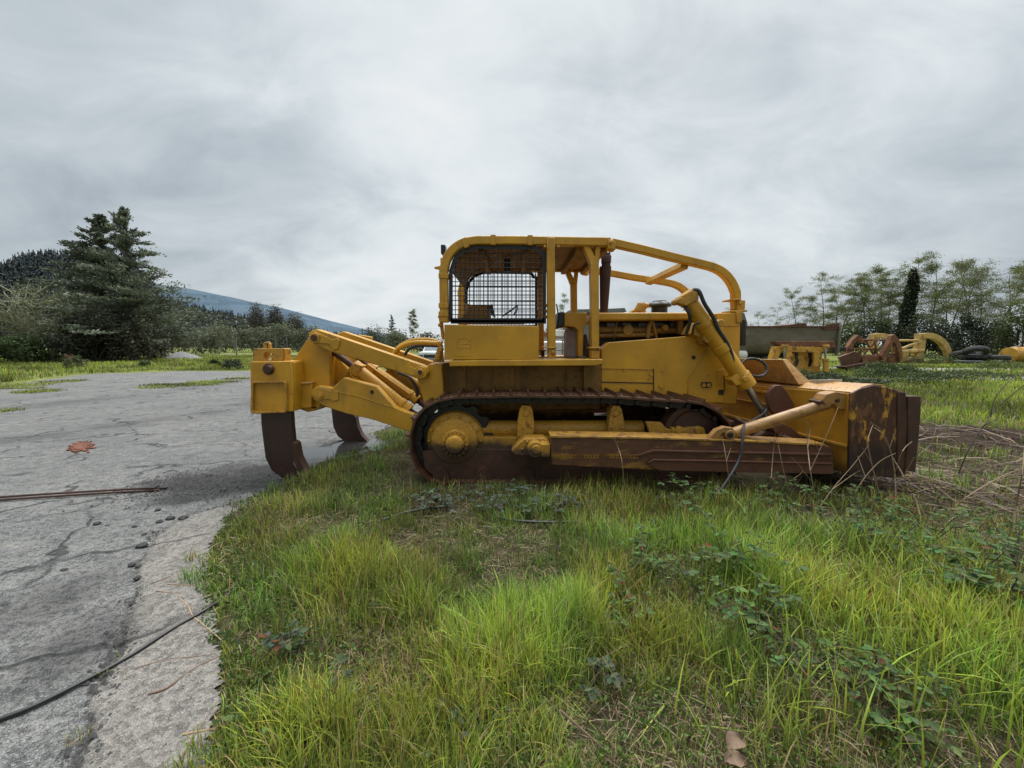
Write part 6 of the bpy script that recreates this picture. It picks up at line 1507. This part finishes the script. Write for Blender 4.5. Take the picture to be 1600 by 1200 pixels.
# --- yard grass, right and beyond
def field(name, n, x0, x1, y0, y1, fn, h0, h1, w0, pr, label, wexp=.8, lean=.4):
    X = rs.uniform(x0, x1, n); Y = y0*(y1/y0)**rs.rand(n); k = (np.abs(X) < Y*1.5+1) & (rs.rand(n) < fn(X, Y)); X, Y = X[k], Y[k]; n = len(X); r = np.hypot(X, Y)
    p2 = fbm(X*.45, Y*.45, 15); H_ = (h0+(h1-h0)*rs.rand(n))*(.6+.8*p2); W__ = w0*(r/8)**wexp*(.7+.6*rs.rand(n))
    col = pick(n, rs, np.tile(pr, (n, 1))*np.stack([.4+1.3*p2, np.ones(n), 1.5-p2, 1.6-1.3*p2, np.ones(n)], 1)); col *= (.42+.85*sstep(.3, .7, fbm(X*.5+9, Y*.8, 17)))[:, None]
    blades(name, X, Y, np.where(in_poly(X, Y, LOT), .004, hgt(X, Y)), H_, W__, col, rs, lean, None, label, basec=.6, tipc=1.12)
def right_fn(X, Y):
    t1 = sstep(.5, 1.1, dist_line(X, Y, [(8, 19.5), (17, 19.3), (24, 19.0), (40, 24)])); t2 = sstep(1.2, 2.4, dist_line(X, Y, [(22, 29), (30, 27), (48, 24), (80, 26)]))
    d = 1-.97*np.clip(np.exp(-(((X-7.8)/2.0)**2+((Y-6.6)/.95)**2))*1.6, 0, 1)
    return np.maximum(np.minimum(t1, t2), .08)*d*(.35+.65*sstep(.35, .6, fbm(X*.9, Y*.9, 19)))*(~((X < 4.3) & (Y < 8)))
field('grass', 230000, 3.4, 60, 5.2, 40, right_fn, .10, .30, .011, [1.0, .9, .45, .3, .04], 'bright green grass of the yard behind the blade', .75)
def left_fn(X, Y):
    lot = in_poly(X, Y, LOT); k = ((Y < 66-.02*X) | (Y > 80)).astype(float)
    return np.where(lot, 0, 1)*(.4+.6*sstep(.35, .6, fbm(X*.5, Y*.5, 23)))*k*(X < 1.5)
field('grass', 190000, -75, 2, 14, 75, left_fn, .10, .36, .014, [.75, .8, .55, .55, .08], 'rough meadow grass between the asphalt lot and the trees', .62)
# grass islands in the old asphalt
def isl(X, Y):
    v = np.zeros_like(X)
    for (x, y, rx, ry) in ((285, 602, 1.9, .22), (245, 606, 1.0, .15), (330, 598, 1.2, .25), (20, 603, 1.6, .3), (62, 612, .75, .22), (8, 643, .35, .12), (95, 597, .8, .3), (370, 592, .9, .2), (30, 607, 1.2, .12)): v = np.maximum(v, bump2(X, Y, x, y, rx, ry*3.4)*(.6+.8*fbm(X*2.2, Y*2.2, 37)))
    return sstep(.34, .75, v)*in_poly(X, Y, LOT)*.8
field('grass', 200000, -24, -2, 7.5, 24, isl, .03, .11, .012, [.35, .8, .9, .7, .15], 'thin grass islands growing through the old asphalt', .7)
def tuft(X, Y):
    v = np.zeros_like(X)
    for (x, y, rx, ry) in ((125, 1158, .05, .05), (190, 1030, .03, .04), (172, 1055, .03, .03), (200, 1060, .05, .02), (292, 862, .06, .03), (210, 915, .04, .03), (150, 1060, .04, .02)): v = np.maximum(v, bump2(X, Y, x, y, rx, ry))
    return v > .4
X = rs.uniform(-2.5, -.8, 60000); Y = rs.uniform(1, 3.4, 60000); k = tuft(X, Y) & (rs.rand(60000) < .35); X, Y = X[k], Y[k]; n = len(X)
blades('grass', X, Y, np.full(n, .004), .02+.05*rs.rand(n), np.full(n, .0022), pick(n, rs, np.tile([.6, .6, .3, 1.0, .3], (n, 1))), rs, .9, None, 'small dry tufts rooted in the crack of the asphalt')
# crumbs along the crack
X = rs.uniform(-4.6, -.8, 120000); Y = rs.uniform(1, 5.4, 120000); d = dist_line(X, Y, CRACK)
g1 = G(330, 757); pkk = np.maximum(.5*sstep(.10, .0, d)*sstep(.35, .6, vnoise(X*4, Y*4, 6)), .5*np.exp(-(((X-g1.x)/.75)**2+((Y-g1.y)/.38)**2))); k = in_poly(X, Y, LOT) & (rs.rand(len(X)) < pkk); X, Y = X[k], Y[k]; n = len(X)
C = np.stack([X, Y, np.full(n, .013)], 1); s_ = .005+.014*rs.rand(n)**3
base_ = np.array([(1, 0, 0), (-.5, .8, 0), (-.6, -.7, 0), (.1, .1, .9)]); R_ = rs.rand(n)*6.28; ca, sa = np.cos(R_), np.sin(R_)
Vc = np.stack([C+np.stack([(b[0]*ca-b[1]*sa)*s_, (b[0]*sa+b[1]*ca)*s_, b[2]*s_-.004], 1)*(.8+.5*rs.rand(n, 1)) if False else C+np.stack([(b[0]*ca-b[1]*sa)*s_, (b[0]*sa+b[1]*ca)*s_, b[2]*s_-.004], 1) for b in base_], 1).reshape(-1, 3); bb = np.arange(n)[:, None]*4
tag(np_mesh('asphalt_crumbs', Vc, [np.concatenate([bb+[0, 1, 3], bb+[1, 2, 3], bb+[2, 0, 3]])], M['stone']), 'dark crumbs of asphalt strewn along the cracked pavement', 'crumbs', kind='stuff')

# ---------------------------------------------------------------- individual weeds, sticks, hoses, lumps
def bramble(x, y, h, spread, seed, label, n=7, size=.055, col=(.06, .09, .036), name='bramble_plant', cat='bramble', group='bramble plants in the foreground grass', lean=(0, 0)):
    r_ = np.random.RandomState(seed); g_ = G(x, y); b = np.array([g_.x, g_.y, float(hgt(g_.x, g_.y))]); P_, R_ = [], []; lf = []
    for k in range(n):
        a = r_.rand()*6.28; L_ = spread*r_.uniform(.6, 1.3); pts = [b]; 
        for i in range(1, 9):
            t = i/8; pts.append(b+np.array([math.cos(a)*L_*t+lean[0]*t, math.sin(a)*L_*t+lean[1]*t, h*(.6+.8*((k*.37) % 1))*r_.uniform(.92, 1.05)*math.sin(min(t*2.1, 2.75))*r_.uniform(.9, 1)]))
        pts = np.array(pts); P_.append(pts); R_.append((.0038, .0016))
        for i in range(2, 9):
            for s in range(1 if r_.rand() < .72 else 2):
                c0 = pts[i]+r_.normal(size=3)*.02; pd = r_.normal(size=3); pd[2] = abs(pd[2])*.5; pd /= np.linalg.norm(pd); c1 = c0+pd*.05*r_.uniform(.5, 1.3); P_.append(np.array([c0, (c0+c1)/2+[0, 0, .006], c1])); R_.append((.0014, .001))
                az = math.atan2(pd[1], pd[0]); sz = size*r_.uniform(.6, 1.2)
                for da in (-1.15, 0, 1.15):                          # three leaflets
                    dd = np.array([math.cos(az+da), math.sin(az+da), r_.uniform(-.35, .25)]); dd /= np.linalg.norm(dd); sd = np.cross(dd, [0, 0, 1]); sd /= np.linalg.norm(sd); sd = sd+np.array([0, 0, r_.normal()*.3])
                    L2 = sz*(1.1 if da == 0 else .9); w2 = L2*.62; nn = np.cross(sd, dd)
                    p = [c1, c1+dd*L2*.3+sd*w2*.45+nn*.004, c1+dd*L2*.65+sd*w2*.42+nn*.002, c1+dd*L2, c1+dd*L2*.65-sd*w2*.42+nn*.002, c1+dd*L2*.3-sd*w2*.45+nn*.004, c1+dd*L2*.5-nn*.006]
                    V = np.array(p); f = np.array([[0, 1, 6, 5], [1, 2, 6, 6], [2, 3, 4, 6], [5, 6, 4, 4]]); f = np.array([[0, 1, 6], [1, 2, 6], [2, 3, 6], [3, 4, 6], [4, 5, 6], [5, 0, 6]])
                    cv = np.array(col)*r_.uniform(.65, 1.45)*(1+.15*r_.normal(size=3)); cv = np.clip(cv, .01, 1)
                    if r_.rand() < .025: cv = np.array((.14, .05, .025))
                    lf.append((V, f, np.tile(np.append(cv, 1), (7, 1))))
    return finish(name, b, label, cat, group, (P_, R_), lf, M['darkcane'], M['bleaf'])
br = [(1135, 900, .30, .34, 'bramble in the middle of the lawn, left of the tall right-hand grass', 6, .055),
 (1185, 985, .24, .30, 'bramble just below the one in the middle of the lawn', 6, .05),
 (1345, 835, .34, .40, 'dark bramble nearest the foot of the blade corner', 5, .05),
 (1385, 875, .34, .42, 'dark reddish bramble with withered leaves right of the lawn', 5, .05),
 (1455, 850, .36, .45, 'arching bramble in front of the dry straw mat', 5, .05),
 (1500, 935, .34, .40, 'large leafy bramble at the right edge of the lawn', 6, .058),
 (1560, 960, .36, .38, 'biggest dark bramble, in the lower right by the picture edge', 7, .062),
 (1590, 890, .36, .36, 'bramble cut by the right picture edge', 6, .055),
 (1270, 1045, .16, .30, 'low creeping bramble on the bare streak, lower right', 4, .042),
 (1360, 1060, .16, .28, 'low creeping bramble right of the bare streak', 4, .042),
 (1395, 1150, .10, .16, 'small three-leaved bramble near the bottom right', 3, .05),
 (1090, 800, .22, .34, 'bramble at the foot of the push arm', 6, .05),
 (960, 965, .18, .24, 'small bramble right of the tall yellow-green clump', 4, .045),
 (780, 798, .16, .42, 'pale leaved bramble below the track, with whitish upturned leaves', 8, .052),
 (700, 790, .14, .34, 'low bramble in front of the sprocket', 6, .048),
 (860, 800, .16, .30, 'small bramble in front of the push arm trunnion', 5, .05),
 (1010, 900, .2, .26, 'bramble between the two tall grass clumps', 5, .05),
 (1230, 800, .24, .34, 'bramble below the middle of the push arm', 6, .05)]
for k, (x, y, h, s_, lab, n_, sz) in enumerate(br):
    bramble(x, y, h, s_, 700+k, lab, n_, sz, (.085, .11, .075) if k in (13, 14, 15) else (.075, .118, .036))
for k, (x, y, h, lab) in enumerate(((452, 1010, .17, 'broad leaved weed with a purplish top at the left of the lawn'), (540, 1090, .12, 'small broad leaved weed low in the left of the lawn'), (925, 1060, .14, 'broad leaved weed standing in the tall yellow-green clump'), (720, 1120, .10, 'dark broad leaved weed at the bottom centre of the lawn'))):
    bramble(x, y+20, h, .05, 740+k, lab, 2, .045, (.06, .085, .045), 'broadleaf_weed', 'weed', 'broad leaved weeds in the lawn')
# low bramble thickets in the scrapyard
for k, (x, Y, w_, h, col, lab) in enumerate(((1235, 17.5, 1.1, .62, (.085, .11, .032), 'bramble thicket at the foot of the yellow ripper attachment'), (1290, 17.5, 1.0, .45, (.06, .08, .03), 'low bramble patch between the ripper attachment and the grapple'), (1375, 19.5, 1.3, .80, (.07, .10, .032), 'bramble mound growing over the front of the grapple'),
     (1410, 20.5, 1.4, .70, (.075, .105, .035), 'bramble mound right of the grapple, below the fork'), (1330, 16.0, 1.8, .35, (.055, .07, .032), 'low dark weeds along the concrete strip'), (1440, 18, 2.2, .40, (.07, .095, .032), 'low bramble strip in front of the fork'), (1510, 20, 2.6, .38, (.07, .09, .035), 'low weeds in front of the gravel track, right'),
     (1575, 26, 1.8, .7, (.11, .14, .035), 'fresh green weeds at the foot of the rusty machine part'), (1460, 33, 2.0, .9, (.075, .10, .032), 'bramble patch behind the arched tine'), (1250, 15.2, 1.4, .42, (.05, .062, .032), 'greyish weeds just above the blade top'))):
    b = ground_at(x, Y); shrub(b, w_, w_*.6, h, 800+k, lab, col, 2200, .085, 'bramble_thicket', 'brambles', 'bramble thickets in the scrapyard', 30, 4, wm=M['darkcane'])
b = ground_at(362, 27); shrub(b, .62, .5, .75, 830, 'small dark shrub standing in the meadow left of the ripper', (.045, .06, .034), 1200, .10, clumps=18)
for k, (x, lab) in enumerate(((112, 'leafy weed clump in front of the reddish stump'), (225, 'small weed clump below the tallest conifer'), (333, 'thin weed left of the small meadow shrub'))):
    b = ground_at(x, 30-3*(k == 0)); shrub(b, .8 if k == 0 else .35, .5, .9 if k == 0 else .55, 840+k, lab, (.075, .10, .04), 900, .10, 'weed_clump', 'weed', 'weed clumps in the meadow', 14, 4)
# dry stalks
def stalk(lines, Yd, label, mat='straw', r0=.006, group=None, name='dry_stalk', cat='dry stalk', spread=.25, seed=0):
    r_ = random.Random(seed); base = P(lines[0][0][0], lines[0][0][1], Yd); o = empty(name, base, label, cat, group); mb = MB()
    for k, ln in enumerate(lines):
        pts = [P(x, y, Yd+(0 if i == 0 else r_.uniform(-.5, .5)*spread)) for i, (x, y) in enumerate(ln)]
        mb.tube(catmull(pts, 4), [r0*(1 if k == 0 else .65), r0*.4], 5)
    mb.build1('stem', M[mat], o); return o
stalk([[(1272, 768), (1266, 735), (1262, 700), (1258, 660), (1250, 640)], [(1266, 735), (1280, 705), (1296, 670), (1310, 636)], [(1262, 700), (1266, 668), (1262, 640)], [(1280, 705), (1272, 688)]], 3.85, 'tall forked pale dry stalk in front of the brace strut', seed=1)
stalk([[(1205, 750), (1207, 720), (1210, 690), (1213, 665)], [(1210, 690), (1222, 676)]], 3.9, 'thin pale dry stalk crossing the push arm near its front', seed=2, r0=.004)
stalk([[(1230, 762), (1222, 725), (1216, 695)]], 3.9, 'bare pinkish dry stalk leaning left before the push arm', seed=3, r0=.004)
stalk([[(1240, 748), (1254, 735), (1236, 714)], [(1254, 735), (1275, 760)]], 3.8, 'short dry stalk with a pale seed head below the push arm', seed=4, r0=.004)
stalk([[(1276, 800), (1300, 765), (1330, 730), (1358, 695)], [(1300, 765), (1332, 742), (1345, 735)]], 3.7, 'straw coloured stalk leaning right across the blade corner', seed=5, r0=.005)
stalk([[(1400, 790), (1398, 740), (1390, 700), (1376, 672), (1360, 660)], [(1398, 740), (1410, 705), (1425, 690)], [(1390, 700), (1400, 672)]], 3.85, 'many-branched dry stalk in front of the blade end plate', seed=6, spread=.4)
stalk([[(1372, 765), (1362, 725), (1356, 690), (1364, 664)], [(1362, 725), (1348, 700)]], 3.8, 'dry stalk with a bent tip left on the blade end plate', seed=7)
stalk([[(1420, 780), (1412, 745), (1395, 715), (1380, 680), (1366, 668)], [(1412, 745), (1428, 715)]], 3.9, 'pale curved stalk before the right end bit', seed=8)
stalk([[(1336, 770), (1352, 745), (1376, 720), (1400, 708)], [(1352, 745), (1340, 712)]], 3.75, 'low tangled dry stalk at the bottom of the end plate', seed=9)
stalk([[(1455, 775), (1452, 720), (1457, 690), (1463, 668)]], 4.2, 'single dry stalk standing right of the blade', seed=10, r0=.005)
stalk([[(1498, 740), (1512, 706), (1535, 668), (1560, 636), (1604, 598)], [(1548, 652), (1556, 620), (1584, 588)], [(1535, 668), (1546, 660), (1580, 646)]], 4.4, 'long dark bramble cane arching up at the right over the dug soil', 'darkcane', .008, seed=11)
stalk([[(1434, 655), (1440, 625), (1445, 607)]], 5.6, 'short dark twig sticking up behind the blade end bit', 'darkcane', .007, seed=12)
stalk([[(1140, 760), (1135, 720), (1130, 690), (1126, 672)], [(1135, 720), (1142, 700)]], 3.95, 'thin reddish stalk before the strut base', 'straw', .004, seed=13)
stalk([[(975, 755), (972, 722), (966, 700), (957, 680)], [(972, 722), (974, 745)]], 3.95, 'thin pale stalk leaning over the push arm middle', 'straw', .004, seed=14)
stalk([[(1582, 850), (1588, 790), (1597, 740), (1602, 690)]], 3.2, 'upright straw stem cut by the right picture edge', 'straw', .007, seed=15)
stalk([[(1480, 800), (1520, 770), (1570, 742), (1610, 728)], [(1520, 770), (1560, 770)]], 3.9, 'straw stem lying across the straw mat at the right', 'straw', .007, seed=16)
stalk([[(835, 1155), (880, 1080), (930, 1035), (985, 1005)]], 1.75, 'pale seeding grass stem leaning right in the lawn', 'straw', .0022, seed=17, spread=.04)
stalk([[(875, 1110), (920, 1150), (975, 1200)]], 1.42, 'thick dead stem lying at the bottom of the lawn', 'stick', .006, seed=18, spread=.02)
stalk([[(1240, 1030), (1290, 1090), (1340, 1150), (1380, 1210)]], 1.6, 'bleached dead stem lying on the bare streak, lower right', 'straw', .0035, seed=19, spread=.02)
def lying(px, r, mat, name, label, cat, group=None, z=None, taper=.5, smooth=5, kink=0):
    r_ = random.Random(len(label)); pts = []
    for x, y in px:
        g_ = G(x, y); zz_ = (max(float(hgt(g_.x, g_.y)), .008) if z is None else z)+r; pts.append(Vector((g_.x+r_.uniform(-kink, kink), g_.y+r_.uniform(-kink, kink), zz_)))
    mb = MB(); c_ = catmull(pts, smooth); mb.tube(c_, [r, r*taper], 7); o = mb.build1(name, M[mat], None, origin=pts[0]); return tag(o, label, cat, group)
sg = 'dry sticks on the pale pavement strip'
lying([(235, 915), (262, 905), (290, 893), (324, 878)], .0045, 'stick', 'stick', 'reddish stick slanting up to the grass edge, highest on the pale strip', 'stick', sg)
lying([(262, 915), (305, 917), (352, 916)], .0045, 'straw', 'stick', 'short straight stick lying level into the grass edge', 'stick', sg)
lying([(244, 926), (285, 931), (322, 936)], .004, 'stick', 'stick', 'thin stick just below the level one', 'stick', sg)
lying([(282, 938), (294, 950), (302, 966), (325, 985), (348, 1008), (388, 1050)], .005, 'straw', 'stick', 'pale crooked stick crossing under the black hose', 'stick', sg, kink=.004)
lying([(212, 1048), (260, 1034), (300, 1030), (340, 1024)], .0042, 'stick', 'stick', 'dark slightly curved stick below the black hose', 'stick', sg)
lying([(232, 1090), (262, 1077), (300, 1050), (352, 1024)], .0065, 'stick', 'stick', 'thickest knobbly stick, meeting the curved one at the grass', 'stick', sg, kink=.006)
lying([(286, 1152), (330, 1144), (375, 1140), (428, 1133)], .005, 'straw', 'stick', 'light brown stick running right into the lawn near the bottom', 'stick', sg)
lying([(270, 1210), (290, 1178), (312, 1142), (342, 1098)], .0045, 'stick', 'stick', 'steep brown stick crossing the lowest one', 'stick', sg)
lying([(225, 880), (262, 874), (290, 880)], .0028, 'darkcane', 'stick', 'fine dark bent twig near the asphalt lumps', 'stick', sg)
lying([(-60, 1152), (0, 1130), (60, 1106), (150, 1060), (210, 1026), (270, 987), (322, 957), (362, 930), (412, 898)], .0115, 'rubber', 'hose', 'black rubber hose running from the left edge into the grass', 'hose', taper=.9)
lying([(596, 820), (632, 808), (668, 801), (700, 797)], .014, 'rubber', 'hose', 'left piece of thin black pipe showing in the grass before the track', 'hose', None, z=.03, taper=1)
lying([(775, 815), (800, 820), (850, 823), (912, 822)], .014, 'rubber', 'hose', 'right piece of thin black pipe showing in the grass before the push arm', 'hose', None, z=.03, taper=1)
rb = empty('steel_bar_pair', G(235, 766), 'pair of long dark steel bars lying on the asphalt, clamped at the right end', 'steel bar')
for (a_, b_) in (((-80, 785), (252, 764)), ((-80, 790), (250, 768))):
    mb = MB(); g1, g2 = G(*a_), G(*b_); mb.tube([g1+Vector((0, 0, .02)), (g1+g2)/2+Vector((0, 0, .026)), g2+Vector((0, 0, .02))], .0125, 8, smooth=4); mb.build1('bar', M['rust'], rb)
g1 = G(238, 767); mb = MB(); mb.box(g1+Vector((0, 0, .03)), (.10, .09, .05), rz=.1); mb.cyl(g1+Vector((.03, 0, .03)), g1+Vector((.16, .02, .03)), .014, n=8); mb.build1('clamp', M['black'], rb, .006)
# lumps
def lump(x, y, r, seed, label):
    r *= .72
    g_ = G(x, y); R_ = r/F*math.hypot(g_.y, CAM_H)
    bm = bmesh.new(); bmesh.ops.create_icosphere(bm, subdivisions=3, radius=R_); r_ = np.random.RandomState(seed)
    for v in bm.verts:
        c = v.co.normalized(); v.co *= .62+.6*float(fbm(c.x*2.2+seed, c.y*2.2+c.z*1.7, seed))+.32*abs(float(vnoise(c.x*5+seed, c.y*5+c.z*4, seed+3))-.5); v.co.z *= .62; v.co.x *= 1.15
    me = bpy.data.meshes.new('asphalt_lump'); bm.to_mesh(me); bm.free(); me.materials.append(M['stone'])
    o = bpy.data.objects.new('asphalt_lump', me); o.location = (g_.x, g_.y, R_*.42); COL.objects.link(o); tag(o, label, 'stone', 'loose lumps of asphalt by the crack')
for k, (x, y, r, lab) in enumerate(((222, 855, 9, 'largest black asphalt lump at the corner of the pale strip'), (350, 767, 6, 'single dark lump on the black gravel left of the near shank'), (327, 744, 5, 'dark lump uppermost on the black gravel'), (287, 812, 8, 'flat black lump right in the row at the head of the crack'), (266, 812, 7, 'middle black lump in the row at the head of the crack'),
     (250, 817, 6, 'left black lump in the row at the head of the crack'), (247, 798, 5, 'small lump above the row at the head of the crack'), (152, 820, 6, 'dark lump lying alone on the asphalt left of the crack'), (207, 884, 6, 'black lump below the largest one, left of a pair'), (217, 886, 5, 'black lump below the largest one, right of a pair'), (226, 836, 4, 'small lump just above the largest one'), (210, 824, 4, 'tiny dark lump left of the row'), (215, 905, 6, 'dark clod in the crack below the pair of lumps'), (100, 892, 5, 'dark low clod alone on the asphalt, left'), (168, 822, 3, 'tiny crumb-like lump beside the lone one'))):
    lump(x, y, r, 20+k, lab)
# reddish crumbled stain on the lot
so_ = empty('bark_crumbs', G(128, 699), 'small red-brown heap of crumbled bark on the open asphalt', 'bark crumbs'); rr_ = random.Random(4); mb = MB()
for k in range(240):
    t_ = rr_.random(); x = 127+rr_.gauss(0, 7); y = 699+rr_.gauss(0, 3.0)-(x-127)*.08
    g_ = G(x, y); mb.box(g_+Vector((0, 0, .012)), (rr_.uniform(.02, .11), rr_.uniform(.01, .035), rr_.uniform(.008, .03)), rz=rr_.uniform(-.7, .9))
mb.build1('crumb', M['redstain'], so_)
# big curled dead leaves, bottom right
for k, (x, y, L_, az, lab) in enumerate(((1150, 1165, .085, .4, 'large curled brown dead leaf at the bottom, right of centre'), (1150, 1195, .08, -.2, 'second curled brown dead leaf, lower one of the pair'))):
    g_ = G(x, y, .06); r_ = np.random.RandomState(k); vs = []; fs = []
    for i in range(9):
        for j in range(7):
            t_ = i/8; s = (j/6-.5)*2; w_ = L_*.42*math.sin(math.pi*(.08+.9*t_))**.8; z = .020*s*s+.012*math.sin(t_*3)+.003*math.sin(s*9+t_*14)
            vs.append(g_+Vector((math.cos(az)*(t_-.5)*L_-math.sin(az)*s*w_, math.sin(az)*(t_-.5)*L_*1+math.cos(az)*s*w_, z)))
    for i in range(8):
        for j in range(6): a_ = i*7+j; fs.append((a_, a_+1, a_+8, a_+7))
    mb = MB(); mb.add(vs, fs); tag(mb.build1('dead_leaf', M['stick'], None, origin=g_), lab, 'leaf', 'curled dead leaves')
